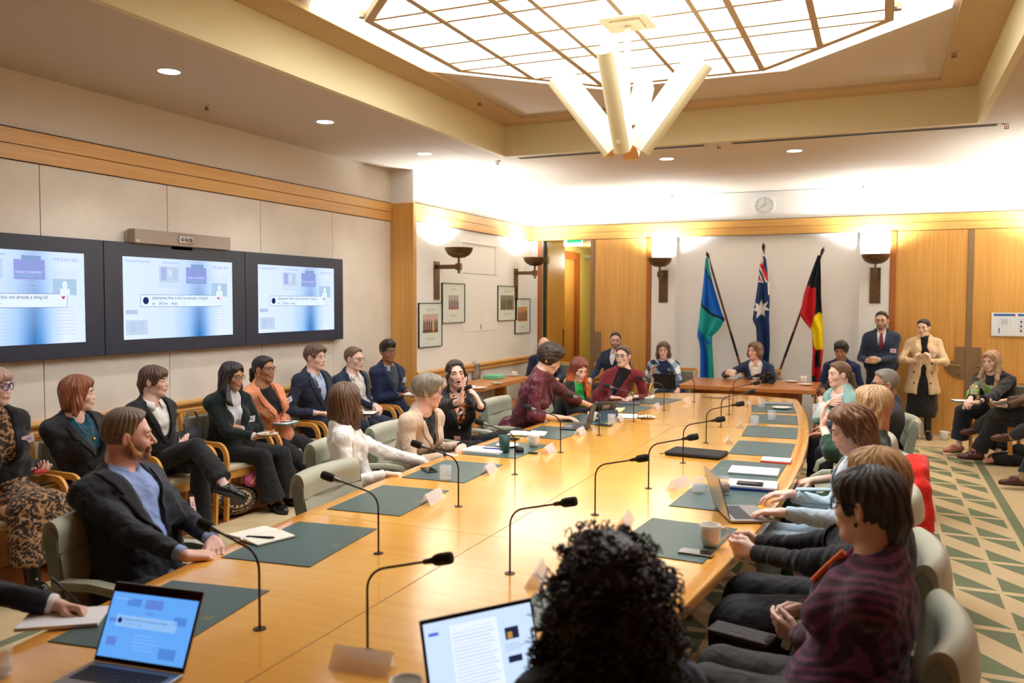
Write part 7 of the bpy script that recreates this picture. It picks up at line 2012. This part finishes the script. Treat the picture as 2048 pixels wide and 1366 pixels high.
p = Person('person with smooth brown hair in a pale blue blazer, typing on the silver laptop', (-.10, 4.78, .54), q(1703, 858, 1.185), 184, look=186, pitch=-18, scale=1.03, build=1.05, skin=(234, 186, 168), h=.0036)
hn = q(1555, 1022, .80); hf = q(1570, 1000, .80)
p.arm(-1, (hn[0]+.02, hn[1]-.02, .80), fdir=(-1, .12, -.10), curl=[.25, .3, .35, .35], thumb=.4, spread=.3, pole=(.3, -.5, -1)); p.arm(1, (hf[0]+.02, hf[1]+.12, .81), fdir=(-1, -.05, -.10), curl=[.45, .35, .3, .3], thumb=.5, spread=.25, pole=(.3, .5, -1)); p.sit()
p.body(face=FW(len=.150, vol=1.05, flare=.080, tuck=.055, hcol2=(150, 100, 60), crown=(132, 88, 48)), hair='bob', hcol=(84, 56, 44))
def ruff(s, V): return np.tile(np.array(lin((236, 236, 240))), (len(V), 1))
p.top('blouse', (236, 236, 240), off=.012, neck='high', colf=ruff, m=CLOTH, sleeve=.5, fold=.009)
p.top('blazer', (190, 210, 220), off=.024, neck='v', vz=.35, vw=.085, open_=.06, m=SUIT, sleeve=.93, fold=.007); p.lapels((186, 206, 216), vz=.4, vw=.07)
p.trousers((150, 168, 180)); p.shoes((150, 140, 130))

p = Person('person with a blonde bob in black, clasped hands on table edge, behind foreground head', (-.06, 3.66, .54), q(1752, 962, 1.18), 178, look=158, pitch=0, scale=1.02, build=1.15, skin=(234, 188, 168), h=.0036)
w1 = w2 = q(1482, 1090, .80)
p.arm(-1, (w1[0]+.06, w1[1]-.055, .79), fdir=(-.95, .35, .05), ndir=(.35, .9, -.1), curl=[.95, .95, .95, 1.0], thumb=.4, pole=(.4, -.4, -1)); p.arm(1, (w2[0]+.06, w2[1]+.06, .80), fdir=(-.95, -.30, .08), ndir=(.3, -.95, 0), curl=[1.0, .9, .95, .9], thumb=.5, pole=(.4, .4, -1))
p.legs((-.45, 3.80, .10), (-.45, 3.45, .10), toeR=(-1, 0, 0), toeL=(-1, 0, 0))
p.body(face=FW(len=.14, vol=1.05, hcol2=(206, 168, 116), crown=(196, 150, 92)), hair='bob', hcol=(128, 104, 80))
p.top('dress', (30, 29, 32), off=.018, neck='v', vz=.72, bust=.03, m=CLOTH, low=.14, loose=.01, sleeve=.98)
p.top('cardigan', (36, 38, 46), off=.028, neck='v', vz=.3, vw=.12, open_=.15, m=KNIT, sleeve=.25, bust=.03)
MB().box(-.03, .03, -.002, .002, -.05, .03).build('pass_card', mat('pass_lilac', (206, 186, 222), .4), p.root, loc=tuple(V3(q(1602, 1128, .78))-p.o))
p.trousers((28, 27, 30), r=(.13, .13, .13), flare=.03, name='skirt'); p.shoes((28, 26, 26))

def swirl(s, V):
    u = V@s.tR[:, 0]; z = V[:, 2]; d = np.sin(110*z+60*u+7*np.sin(14*u+3*z)+5*np.sin(17*z-9*u)); w = (d > .15)[:, None]
    return np.where(w, np.array(lin((112, 58, 86))), np.array(lin((66, 38, 54))))
p = Person('person with short dark hair and blue-black glasses in a plum swirl jumper, lower right foreground', (-.06, 2.84, .54), q(1738, 1012, 1.21), 176, look=154, pitch=-2, roll=3, scale=1.04, build=1.2, skin=(232, 188, 168), h=.0034)
a1, a2 = q(1590, 1275, .62), q(1600, 1235, .63)
p.arm(-1, (a1[0]+.02, a1[1]-.03, .63), fdir=(-.85, .5, .15), ndir=(.4, .85, .2), curl=[.35, .5, .55, .6], thumb=.1, pole=(.7, -.6, -.8)); p.arm(1, (a2[0]+.03, a2[1]+.03, .65), fdir=(-.85, -.35, .05), ndir=(.1, -.8, -.4), curl=[.5, .6, .6, .6], thumb=.5, pole=(.6, .5, -1))
p.sit(spread=.09); p.body(face=dict(fw=.96, jaw=.85, nose=.9), hair='crop', hcol=(46, 40, 39))
p.top('jumper', (66, 38, 54), off=.022, neck='v', vz=.76, vw=.055, m=KNIT, colf=swirl, bust=.02, low=.13, loose=.015, arms=(.052, .048, .040), fold=.006)
p.glasses((30, 34, 70), r=.023, thick=.0028); p.earrings((50, 40, 40), .006)
MB().tube([tuple(p.ray(p.last, x, z, .004)) for x, z in ((.05, -.02), (.052, -.08), (.045, -.14))], .012, 8).build('scarf', mat('scarf_orange', (226, 104, 40), .7), p.root, smooth=True)
p.trousers((66, 62, 60), r=(.10, .08, .066), flare=.01); p.shoes((44, 34, 34))
pu = q(1482, 1278, .63)
t = thing('purse', 'grey concertina purse resting on the lap of the person in the plum jumper', 'purse', (pu[0], pu[1], .635), -.25)
MB().box(-.11, .11, -.045, .045, 0, .028).build('purse', mat('purse_grey', (92, 84, 86), .4, bump=.2), t, bevel=.012, seg=3)
for k in range(4): MB().box(-.105, .105, -.035+k*.018, -.029+k*.018, .026, .031).build('rib', mat('purse_rib', (52, 46, 50), .5), t, bevel=.002)
MB().tube([(-.112, -.047, .020), (.112, -.047, .020), (.112, .047, .020), (-.112, .047, .020)], .003, 6, closed=True).build('frame', mat('purse_frame', (150, 142, 140), .3, .7), t, smooth=True)

# red coat over the chair back
t = thing('coat', 'bright red coat hung over the back of a leather chair, right side', 'coat', (.205, 5.44, 0), 0)
o_ = [U(ell((-.01, .06, .88), (.075, .20, .065)), 0), U(ell((.02, .02, .80), (.05, .20, .12)), .05), U(ell((.03, .0, .60), (.045, .22, .20)), .06), U(ell((.04, -.04, .40), (.05, .22, .22)), .06), U(cone((.03, -.16, .78), (.05, -.24, .40), .05, .04), .04), folds(.010, 26, 4), folds(.004, 60, 6)]
V, Q = solid(o_, .008); mesh_obj('cloth', V, Q, KNIT, t, np.array(lin((222, 42, 30))))

# ---------- foreground curls
cy = Person('person with long dark curls seen from behind in the foreground, blue-grey jacket', (-.50, 1.55, .54), q(1215, 1178, 1.19), 122, look=122, pitch=0, scale=1.0, build=1.0, skin=SKT, h=.0044)
cy.arm(1, (-.62, 2.02, .76), curl=.4); cy.arm(-1, (-1.0, 1.85, .76), curl=.4); cy.sit()
cy.body(face=FW(vol=1.0), hair=None, hcol=(40, 30, 28))
cy.top('jacket', (72, 84, 104), off=.022, neck='round', m=SUIT, fold=.006); cy.trousers((44, 44, 50)); cy.shoes((40, 34, 34))
def curly_hair(P, n=900, seed=3):
    rd = random.Random(seed); H = P.H
    ops = [U(H.ell((0, -.02, .04), (.098, .115, .10)), 0), U(H.ell((0, -.075, -.08), (.115, .085, .15)), .05), U(H.ell((0, -.085, -.19), (.13, .08, .12)), .05), S_(H.ell((0, .12, -.05), (.06, .08, .12)), .01),
           U(H.cone((.085, .01, 0), (.115, .0, -.22), .045, .05), .03), U(H.cone((-.085, .01, 0), (-.115, .0, -.22), .045, .05), .03), DISP(lambda q_: f32(.012)*wav(q_, 90, 5)+f32(.006)*wav(q_, 210, 8))]
    V, Q = solid(ops, .0055); 
    c0 = np.array(lin((30, 22, 21))); c1 = np.array(lin((66, 44, 36)))
    t_ = (.5+.5*wav(V.astype(f32), 120, 9))[:, None]; qq = H.inv(V.astype(float)); lo_ = np.clip((-qq[:, 2])/.25, 0, 1)[:, None]
    hair = mesh_obj('hair', V, Q, HAIRC, P.root, c0+(c1-c0)*np.clip(t_*.6+lo_*.5, 0, 1))
    me = MB(); idx = [rd.randrange(len(V)) for _ in range(n)]
    ctr = V.mean(0)
    for i in idx:
        p0 = V[i].astype(float); qz = H.inv(p0[None])[0]
        if qz[1] > .075 and -.14 < qz[2] < .05 and abs(qz[0]) < .055: continue
        out = nrm(p0-(ctr+V3(0, 0, .05))); dn = nrm(V3(0, 0, -1)+out*rd.uniform(.25, .9)+V3(rd.uniform(-.5, .5), rd.uniform(-.5, .5), rd.uniform(-.2, .5)))
        L = rd.uniform(.05, .09)*(.7 if qz[2] > .06 else 1); tr = rd.uniform(2.0, 3.6); rad = rd.uniform(.006, .012); ph = rd.uniform(0, 6.28)
        a_ = nrm(np.cross(dn, V3(.3, .5, .7))); b_ = np.cross(dn, a_); pts = []
        ns = 18
        for k in range(ns+1):
            t = k/ns; rr = rad*(.35+.65*min(1, t*3)); pts.append(tuple(p0-out*.004+out*.010*math.sin(t*PI)+dn*L*t+(a_*math.cos(ph+tr*2*PI*t)+b_*math.sin(ph+tr*2*PI*t))*rr))
        r0 = rd.uniform(.0028, .0050); me.tube(pts, [r0*(1-.6*k/ns) for k in range(ns+1)], 4)
    o = me.build('curl_strands', mat('curl_dark', (44, 32, 29), .42, vary=.35, vscale=14), hair, smooth='all'); o['kind'] = 'stuff'
curly_hair(cy)

# person writing, lower left corner
p = Person('person in a dark jacket writing on a ring-bound pad, cut by the lower left corner', (-3.14, 1.62, .54), (-3.02, 1.52, 1.22), 8, look=20, pitch=-20, scale=1.03, build=1.1, skin=(222, 170, 148), h=.0038)
p.arm(-1, q(118, 1212, .775), fdir=(.85, .30, -.1), ndir=(.1, -.5, -1), curl=[.8, .85, .9, .95], thumb=.7, pole=(-.4, .5, -1)); p.arm(1, (-2.95, 1.35, .70), fdir=(.9, .2, 0), curl=.4); p.sit()
p.body(face=dict(), hair='short', hcol=(90, 70, 54)); p.top('shirt', (236, 236, 236), off=.012, neck='v', vz=.8, sleeve=.96); p.top('jacket', (38, 38, 50), off=.023, neck='v', vz=.5, m=SUIT, sleeve=.90, fold=.006); p.collar((236, 236, 236)); p.trousers((38, 38, 46)); p.shoes((36, 30, 26))
npd = q(128, 1236, .752)
t = thing('ring_pad', 'white ring-bound pad being written on at the lower left table edge', 'note pad', (npd[0], npd[1], .745), .62)
MB().box(-.13, .13, -.085, .085, 0, .012).build('pages', pagew, t, bevel=.002)
m_ = MB()
for k in range(22): m_.tube([(-.125+k*.0118, .080, .002), (-.125+k*.0118, .090, .012), (-.125+k*.0118, .078, .016)], .0010, 5)
m_.build('wire_binding', mat('wire', (190, 190, 194), .3, .8), t)
w_ = q(116, 1188, .80); pen('dark pen held in the writing hand, lower left', (w_[0]+.02, w_[1]+.01, .81), .9, penm, .14, .9)

# ---------- chairs along the left wall
def wall_arm(p, s, P, **k): p.arm(s, P, **k)
def leopard(s, V):
    r = np.random.RandomState(4); C_ = V/.026+.8*np.sin(V[:, [1, 2, 0]]*60); g = np.floor(C_); d = np.full(len(V), 9.); 
    for dx in (-1, 0, 1):
        for dy in (-1, 0, 1):
            for dz in (-1, 0, 1):
                cgl_ = g+np.array((dx, dy, dz)); hsh = np.sin(cgl_@np.array((12.9, 78.2, 37.7)))*43758.5; j = np.stack([hsh-np.floor(hsh), (hsh*1.7)-np.floor(hsh*1.7), (hsh*2.3)-np.floor(hsh*2.3)], -1)
                d = np.minimum(d, np.sqrt(((C_-cgl_-j)**2).sum(1)))
    k_ = (d < .56)[:, None]; ic = (d < .20)[:, None]
    return np.where(ic, np.array(lin((110, 80, 56))), np.where(k_, np.array(lin((44, 36, 34))), np.array(lin((168, 128, 88)))))
p = Person('person in a leopard print dress, black cardigan and purple glasses, holding a red phone', (-5.26, 3.70, .54), qx(-14, 772, -5.12), -12, look=26, pitch=-2, scale=1.03, build=1.15, skin=(236, 192, 172), h=.0042)
p.arm(1, q(48, 948, .69), fdir=(.9, .3, 0), ndir=(0, .3, 1), curl=.4); p.arm(-1, q(88, 935, .70), fdir=(.7, -.6, 0), ndir=(0, 0, 1), curl=.5)
p.legs((-4.72, 3.50, .12), (-4.74, 3.74, .12), toeR=(1, -.1, 0), toeL=(1, -.1, 0))
p.body(face=FW(), hair='crop', hcol=(170, 140, 124)); K1, K2 = p.kn[1], p.kn[-1]
sk = [U(cone(p.hip+V3(0, 0, 0), (K1+K2)/2+V3(-.02, 0, -.01), .165, .135), .06), U(cone(K1+V3(0, 0, -.01), p.an[1]+V3(-.02, 0, .13), .095, .11), .07), U(cone(K2+V3(0, 0, -.01), p.an[-1]+V3(-.02, 0, .13), .095, .11), .07), U(cone((K1+K2)/2, (p.an[1]+p.an[-1])/2+V3(-.02, 0, .15), .10, .12), .07)]
hz = .24
p.top('dress', (120, 100, 80), off=.016, neck='round', colf=leopard, bust=.03, low=9, skirt=sk+[I_(half((0, 0, hz), (0, 0, -1)), .005)], fold=.007, m=CLOTH, sleeve=.98)
p.top('cardigan', (34, 33, 36), off=.028, neck='v', vz=.25, vw=.10, open_=.14, m=KNIT, sleeve=.80, bust=.03, fold=.006); p.badge(.13, -.19, p.outer, (232, 210, 230)); p.glasses((60, 50, 130), r=.024, thick=.003); p.shoes((36, 34, 34), 'boot')
ph_ = q(80, 943, .715); phone('red phone held in the lap of the person in leopard print', (ph_[0], ph_[1], .715), PI/2-.6, mat('phone_red', (196, 30, 36), .3), mat('phone_red2', (190, 36, 40), .25))

p = Person('person with shoulder-length auburn hair, black blazer over teal top and gold pendant', (-5.26, 4.36, .54), qx(157, 787, -5.18), -4, look=42, pitch=0, scale=1.02, build=1.15, skin=(232, 184, 162), h=.0040)
p.arm(1, (q(205, 912, .72)), fdir=(.6, .5, 0), curl=.5); p.arm(-1, (-4.98, 4.45, .72), fdir=(.3, -.8, 0), curl=.5); p.sit()
p.body(face=FW(len=.125, vol=1.08, flare=.105, hcol2=(176, 104, 60)), hair='bob', hcol=(120, 68, 42))
p.top('top', (32, 78, 98), off=.012, neck='v', vz=.80, vw=.05, bust=.03, sleeve=1.0); tt = p.last; p.top('blazer', (42, 40, 44), off=.024, neck='v', vz=.42, vw=.085, open_=.09, m=SUIT, sleeve=.86, bust=.03, fold=.006); p.lapels((40, 38, 42), vz=.42, vw=.07)
c = p.ray(tt, .0, -.15, .006); MB().at(tuple(c), (0, 0, 0)).sphere((0, 0, 0), (.012, .012, .015), 12, 8).build('pendant', mat('gold', (236, 190, 90), .25, .8), p.root, smooth='all'); p.strap([(.05, -.03), (.035, -.08), (.0, -.145), (-.035, -.08), (-.05, -.03)], (200, 160, 90), .002, tt, 'necklace', .003)
p.trousers((38, 37, 40)); p.shoes((34, 30, 30))

p = Person('person with a brown cropped fringe and blue earring, black blazer over white shirt, legs crossed', (-5.26, 5.02, .54), qx(308, 762, -5.16), -5, look=24, pitch=0, scale=1.0, build=1.0, skin=(234, 182, 164), h=.0040)
p.arm(1, q(352, 883, .70), fdir=(.8, .5, -.1), curl=.4); p.arm(-1, q(372, 868, .73), fdir=(.5, -.7, -.05), curl=.4)
p.legs(qx(447, 966, -4.52), (-4.80, 4.96, .10), qx(392, 893, -4.80), (-4.84, 5.0, .56), toeR=(.8, .35, -.25), toeL=(1, -.1, 0))
p.body(face=FW(nose=1.0), hair='crop', hcol=(84, 58, 46)); p.top('shirt', (236, 232, 226), off=.012, neck='v', vz=.82, vw=.05, fold=.006); p.top('blazer', (38, 37, 40), off=.024, neck='v', vz=.3, vw=.085, open_=.09, m=SUIT, sleeve=.96, fold=.005); p.lapels((34, 33, 36), vz=.36, vw=.07, w=.05); p.collar((236, 232, 226), spread=.03)
p.earrings((130, 170, 220), .03, .005); p.trousers((36, 35, 38), r=(.088, .068, .075), end=.93, flare=.012); p.shoes((28, 27, 28), sock=(232, 196, 196))

p = Person('person with long black hair and dark glasses, grey turtleneck and dark cardigan, holding a plate', (-5.26, 5.72, .54), qx(464, 752, -5.12), -15, look=2, pitch=-6, scale=1.0, build=1.0, skin=(196, 142, 108), h=.0042)
p.arm(1, q(510, 874, .70), fdir=(.8, .5, 0), ndir=(0, 0, 1), curl=.4); p.arm(-1, q(480, 858, .74), fdir=(-.3, -.9, 0), ndir=(-1, 0, 0), curl=.4, pole=(.3, 1, -1)); p.legs(q(545, 1003, .09), q(578, 992, .09), toeR=(1, -.3, 0), toeL=(1, 0, 0))
p.body(face=FW(len=.20, vol=1.0, locks=(1,)), hair='long', hcol=(34, 28, 30)); p.top('turtleneck', (204, 202, 204), off=.012, neck='high', bust=.025, m=KNIT); p.top('cardigan', (30, 38, 36), off=.024, neck='v', vz=.2, vw=.09, open_=.12, m=KNIT, sleeve=.94, bust=.025, fold=.006); p.badge(.13, -.20, p.outer, (226, 224, 240)); p.glasses((44, 34, 36), r=.021, thick=.0022)
p.watch(1, (40, 44, 48)); p.trousers((36, 35, 38), r=(.09, .072, .08), flare=.03, end=.96); p.shoes((26, 25, 26), 'flat'); pl_ = q(535, 870, .715); plate('white plate held in the lap of the person in the grey turtleneck', (pl_[0], pl_[1], .715), .09)

p = Person('person with curly black ponytail and glasses in a peach blazer, notebook on lap', (-5.26, 6.40, .54), qx(528, 738, -5.16), -12, look=5, pitch=0, scale=1.02, build=1.08, skin=(170, 116, 84), h=.0044)
p.arm(1, q(556, 838, .73), fdir=(.7, .6, -.1), curl=.4); p.arm(-1, q(572, 832, .74), fdir=(.5, -.6, -.1), curl=.4); p.legs((-4.55, 6.30, .10), (-4.55, 6.62, .10))
p.body(face=FW(tail=(-.07, -.03, -.20)), hair='tied', hcol=(32, 27, 28)); p.top('top', (34, 33, 36), off=.012, neck='round', bust=.02); p.top('blazer', (232, 150, 112), off=.025, neck='v', vz=.34, vw=.075, open_=.05, m=SUIT, sleeve=.97, bust=.02, fold=.006); p.lapels((226, 142, 104), vz=.36, w=.06, vw=.062); p.buttons([(.02, -.30), (-.04, -.30), (-.04, -.38)], (80, 60, 50), p.outer); p.badge(.14, -.19, p.outer, (230, 222, 236)); p.glasses((60, 46, 44), r=.021); p.earrings((226, 180, 90), .012)
p.trousers((36, 35, 38), r=(.096, .074, .06)); p.shoes((34, 30, 30)); nb_ = q(572, 846, .71)
slab('notebook', 'pale blue notebook on the lap of the person in the peach blazer', 'notebook', (nb_[0], nb_[1], .705), .1, (.15, .21, .012), mat('cover_seafoam', (96, 150, 150), .5), (pagew, .003)); pen('pen lying on the pale blue lap notebook', (nb_[0]+.02, nb_[1]-.02, .721), 1.2)

p = Person('person with a swept brown fringe in a navy jacket and blue shirt with patterned lanyard', (-5.28, 7.10, .55), qx(630, 714, -5.20), -10, look=2, pitch=-3, scale=1.06, build=1.08, skin=(232, 186, 162), h=.0046)
p.arm(1, q(632, 826, .74), fdir=(.8, .4, 0), curl=.5); p.arm(-1, (-4.90, 7.2, .74), curl=.5); p.legs(q(752, 905, .12), (-4.66, 7.30, .10), (-4.72, 7.05, .62), toeR=(.9, .1, -.2))
p.body(face=dict(), hair='sweep', hcol=(96, 74, 58)); p.top('shirt', (176, 192, 222), off=.012, neck='v', vz=.84, vw=.045); sh_ = p.last; p.top('jacket', (42, 48, 66), off=.024, neck='v', vz=.35, vw=.075, open_=.06, m=SUIT, sleeve=.95, fold=.006); p.lapels((38, 44, 60), vz=.38, vw=.062); p.collar((176, 192, 222))
p.strap([(.05, -.05), (.035, -.14), (.02, -.28)], (40, 40, 44), .014, sh_); p.trousers((44, 52, 70), r=(.088, .066, .05)); p.shoes((128, 76, 44), sock=(34, 36, 44))

p = Person('person with short brown hair and glasses, navy suit and open white shirt, notebook on knee', (-5.26, 7.80, .55), qx(708, 717, -5.12), -12, look=0, pitch=-6, scale=1.03, build=1.1, skin=(236, 186, 166), h=.0046)
p.arm(1, q(712, 822, .72), fdir=(.5, .2, -.6), curl=.5); p.arm(-1, q(752, 812, .73), fdir=(.7, -.6, -.1), curl=.5); p.legs((-4.6, 7.72, .10), (-4.6, 8.05, .10))
p.body(face=dict(), hair='short', hcol=(110, 86, 66)); p.top('shirt', (238, 236, 232), off=.012, neck='v', vz=.82, vw=.05, belly=.01); p.top('jacket', (40, 52, 76), off=.024, neck='v', vz=.2, vw=.09, open_=.12, m=SUIT, sleeve=.93, fold=.006); p.lapels((36, 48, 70), vz=.28, vw=.08); p.collar((238, 236, 232)); p.glasses((40, 38, 42), r=.020)
p.trousers((42, 52, 74)); p.shoes((60, 40, 30)); nb_ = q(738, 828, .70); slab('notebook', 'black notebook with a red edge on the knee of the bespectacled man in navy', 'notebook', (nb_[0], nb_[1], .70), .3, (.15, .21, .014), mat('cover_navy', (30, 38, 60), .5), (page, .002))

p = Person('person with short dark curls and glasses, navy jacket over grey jumper, beside the timber pilaster', (-5.26, 8.50, .55), qx(776, 703, -5.20), -20, look=-30, pitch=2, scale=1.03, build=1.05, skin=(150, 98, 66), h=.0050)
p.arm(1, q(800, 790, .76), fdir=(.6, .3, .2), curl=.5); p.arm(-1, q(815, 782, .80), fdir=(.5, -.5, .2), curl=.4); p.legs((-4.6, 8.40, .10), (-4.6, 8.75, .10))
p.body(face=dict(vol=.93), hair='curls', hcol=(34, 30, 30)); p.top('jumper', (78, 82, 92), off=.016, neck='round', m=KNIT); p.top('jacket', (36, 48, 82), off=.026, neck='v', vz=.3, vw=.085, open_=.08, m=SUIT, sleeve=.92, fold=.006); p.lapels((32, 44, 76), vz=.34, vw=.07); p.collar((176, 196, 224)); p.badge(.13, -.20, p.outer, (206, 222, 236)); p.glasses((40, 38, 42), r=.020)
p.trousers((36, 46, 72)); p.shoes((44, 34, 30)); nb_ = q(815, 790, .79); t = slab('notebook', 'white notebook held open by the man beside the pilaster', 'notebook', (nb_[0]+.05, nb_[1], .80), .3, (.14, .20, .012), pagew)

# ---------- standing pair
p = Person('person standing in a dark suit and burgundy tie, hands folded, between sconce and far door', (0, 12.55, .95), qy(1763, 641, 12.5), -92, look=-100, pitch=-2, scale=1.04, build=1.05, skin=(206, 160, 132))
hx = qy(1745, 722, 12.28)
p.arm(1, (hx[0]-.07, hx[1], hx[2]), fdir=(1, -.1, 0), ndir=(0, 1, 0), curl=.5); p.arm(-1, (hx[0]+.08, hx[1]-.03, hx[2]+.02), fdir=(-1, -.1, -.1), ndir=(0, 1, 0), curl=.5)
p.legs((-.11, 12.55, .09), (.11, 12.55, .09), (-.10, 12.50, .50), (.10, 12.50, .50), toeR=(-.2, -1, 0), toeL=(.2, -1, 0))
p.body(face=dict(), hair='short', hcol=(36, 32, 32), beard=(110, 84, 70)); p.top('shirt', (226, 230, 242), off=.010, neck='v', vz=.9, vw=.04); sh_ = p.last; p.top('jacket', (42, 52, 74), off=.024, neck='v', vz=.40, vw=.062, m=SUIT, hem=.16, fold=.005, loose=.01, open_=.02); p.lapels((38, 48, 68), vz=.42, vw=.05); p.collar((226, 230, 242)); p.tie((122, 28, 48), ops=sh_, zb=-.27); p.badge(.15, -.24, p.outer, (240, 204, 222)); p.glasses((50, 46, 46), r=.019)
p.trousers((40, 48, 68), r=(.095, .072, .058)); p.shoes((30, 26, 26))
def trench(s, V): return np.tile(np.array(lin((222, 194, 156))), (len(V), 1))
p = Person('person standing in a beige trench coat over black dress, holding its lapels, by far doors', (.52, 12.66, .93), qy(1847, 655, 12.6), -92, look=-112, pitch=-4, scale=.99, build=.98, skin=(234, 190, 162))
p.arm(1, qy(1829, 722, 12.34), fdir=(.25, -.1, 1), ndir=(.8, .2, 0), curl=.9, pole=(-1, .2, -.8)); p.arm(-1, qy(1861, 722, 12.34), fdir=(-.25, -.1, 1), ndir=(-.8, .2, 0), curl=.9, pole=(1, .2, -.8))
p.legs((.44, 12.66, .10), (.60, 12.66, .10), (.45, 12.62, .50), (.59, 12.62, .50), toeR=(-.1, -1, 0), toeL=(.1, -1, 0))
p.body(face=FW(tail=(.05, .0, -.10)), hair='tied', hcol=(36, 30, 32), lip=(190, 96, 96), legs_bare=True)
p.top('dress', (30, 29, 32), off=.012, neck='high', bust=.01, low=9, sleeve=.9, skirt=[U(cone(p.hip, p.hip+V3(0, 0, -.25), .14, .17), .06), U(cone(p.hip+V3(0, 0, -.2), p.hip+V3(0, 0, -.52), .15, .20), .08), I_(half(V3(0, 0, .31), (0, 0, -1)), .005)], fold=.008)
p.top('coat', (222, 194, 156), off=.026, neck='v', vz=.45, vw=.05, low=9, m=CLOTH, sleeve=.97, fold=.007, bust=.01, skirt=[U(cone(p.hip+V3(0, 0, .05), p.hip+V3(0, 0, -.25), .15, .22), .06), I_(half(V3(0, 0, .62), (0, 0, -1)), .005), S_(cone(p.nb+V3(0, -.16, -.1), p.hip+V3(0, -.24, -.4), .05, .10), .01)])
p.lapels((226, 198, 160), vz=.55, w=.075, vw=.045); p.buttons([(-.10, -.30), (.10, -.30), (-.11, -.44), (.11, -.44), (-.10, -.58), (.10, -.58)], (50, 56, 70), p.last, .013); p.badge(.11, -.20, p.last, (238, 236, 246), .07, .05, .3); p.earrings((232, 200, 120), .02); p.shoes((26, 25, 27), 'boot', shaft=.24)

# ---------- right edge
def pinafore(s, V):
    a = V@s.tR[:, 0]-s.nb@s.tR[:, 0]; z = V[:, 2]-s.nb[2]; fr = (V@s.tR[:, 1]-s.nb@s.tR[:, 1]) > .02
    c = np.tile(np.array(lin((36, 35, 40))), (len(V), 1)); m_ = fr & (((np.abs(a) < .095) & (z < -.13)) | ((np.abs(a-.075-z*.1) < .022)))
    n = np.sin(a*130+2*np.sin(z*70))*np.sin(z*95+a*60); pal = np.array([lin(x) for x in ((238, 236, 220), (110, 168, 60), (40, 60, 60), (232, 150, 60), (60, 140, 190))]); i = np.clip(((n+1)*2.5).astype(int), 0, 4)
    g = ((a/.06)**2+((z+.22)/.05)**2 < 1); col = pal[i]; col = np.where(g[:, None], np.array(lin((120, 170, 70))), col); col = np.where((z < -.34)[:, None], np.array(lin((222, 150, 50)))*(.6+.4*(n > 0)[:, None]), col)
    return np.where(m_[:, None], col, c)
p = Person('person with long fair hair and patterned pinafore over black, writing by the far doors', (1.36, 11.62, .56), qy(1983, 722, 11.5), -125, look=-128, pitch=-6, scale=1.02, build=1.3, skin=(238, 194, 176))
p.arm(1, q(1940, 800, .74), fdir=(-.3, -.8, -.2), curl=[.8, .8, .8, .8], thumb=.7); p.arm(-1, q(1955, 805, .72), fdir=(-.9, .1, -.1), curl=.5); p.legs(q(1918, 890, .12), (1.25, 11.0, .10), None, None, toeR=(-.8, -.5, 0), toeL=(-.8, -.6, 0))
p.body(face=FW(len=.26, flare=.12, vol=1.02, fw=1.02, hcol2=(214, 180, 140)), hair='long', hcol=(164, 128, 98), brow=(150, 116, 90), legs_bare=True)
p.top('top', (36, 35, 40), off=.016, neck='round', colf=pinafore, bust=.04, sleeve=.7, belly=.03, arms=(.056, .050, .042)); p.top('cardigan', (34, 33, 38), off=.026, neck='v', vz=.1, vw=.115, open_=.17, m=KNIT, sleeve=.72, bust=.04, belly=.03); p.earrings((214, 180, 110), .014); p.watch(-1, (60, 66, 76))
p.trousers((34, 38, 48), r=(.108, .086, .078), end=.82, flare=.02); p.shoes((196, 130, 112), 'shoe'); nb_ = q(1925, 800, .72); slab('notebook', 'white notebook on the knee of the person in the patterned pinafore', 'notebook', (nb_[0]-.02, nb_[1], .70), .2, (.16, .20, .014), mat('cover_teal2', (40, 110, 120), .5), (pagew, .003))
w_ = q(1937, 790, .78); pen('black pen in the hand of the person in the pinafore', (w_[0], w_[1]-.04, .79), 1.2, penm, .14, -.9)

p = Person('person in black with a brown jacket holding a phone, maroon ankle boots, right edge', (1.78, 10.72, .55), (1.74, 10.62, 1.20), 178, look=190, pitch=-10, scale=1.04, build=1.15, skin=(222, 176, 150))
p.arm(1, q(2012, 812, .72), fdir=(-1, .1, 0), ndir=(0, 0, 1), curl=.5); p.arm(-1, q(2018, 800, .76), fdir=(-.9, .4, -.2), ndir=(0, .2, -1), curl=.5)
p.legs(q(1958, 858, .36), q(1955, 905, .13), (1.24, 10.70, .66), (1.22, 10.86, .55), toeR=(-.9, .1, -.18), toeL=(-1, .1, 0))
p.body(face=FW(), hair='bob', hcol=(60, 48, 42)); p.top('top', (34, 33, 36), off=.014, neck='round'); p.top('jacket', (104, 80, 60), off=.026, neck='v', vz=.2, vw=.09, open_=.12, sleeve=.95); p.trousers((34, 34, 38), r=(.10, .080, .072), flare=.012, end=.94); p.shoes((86, 44, 44), 'boot')
ph_ = q(2000, 808, .74); phone('phone in a clear case held by the person in the brown jacket', (ph_[0]-.02, ph_[1], .745), PI/2, mat('case_clear', (120, 130, 120), .3))
p = Person('person in dark trousers and polished brown shoes, mostly cut off by the right edge', (1.98, 9.85, .55), (1.94, 9.80, 1.24), 175, look=180, scale=1.05, build=1.15, skin=(222, 176, 150))
p.arm(1, (1.6, 10.0, .70), curl=.5); p.arm(-1, (1.6, 9.7, .70), curl=.5); p.legs(q(2026, 872, .43), q(2045, 955, .12), (1.50, 9.86, .66), (1.50, 9.74, .55), toeR=(-.95, .1, -.1), toeL=(-1, .0, 0))
p.body(face=dict(), hair='short', hcol=(90, 76, 64)); p.top('jumper', (44, 48, 60), off=.018, neck='round'); p.trousers((38, 40, 46), r=(.095, .075, .06), end=.92); p.shoes((84, 44, 34), sock=(150, 130, 90))
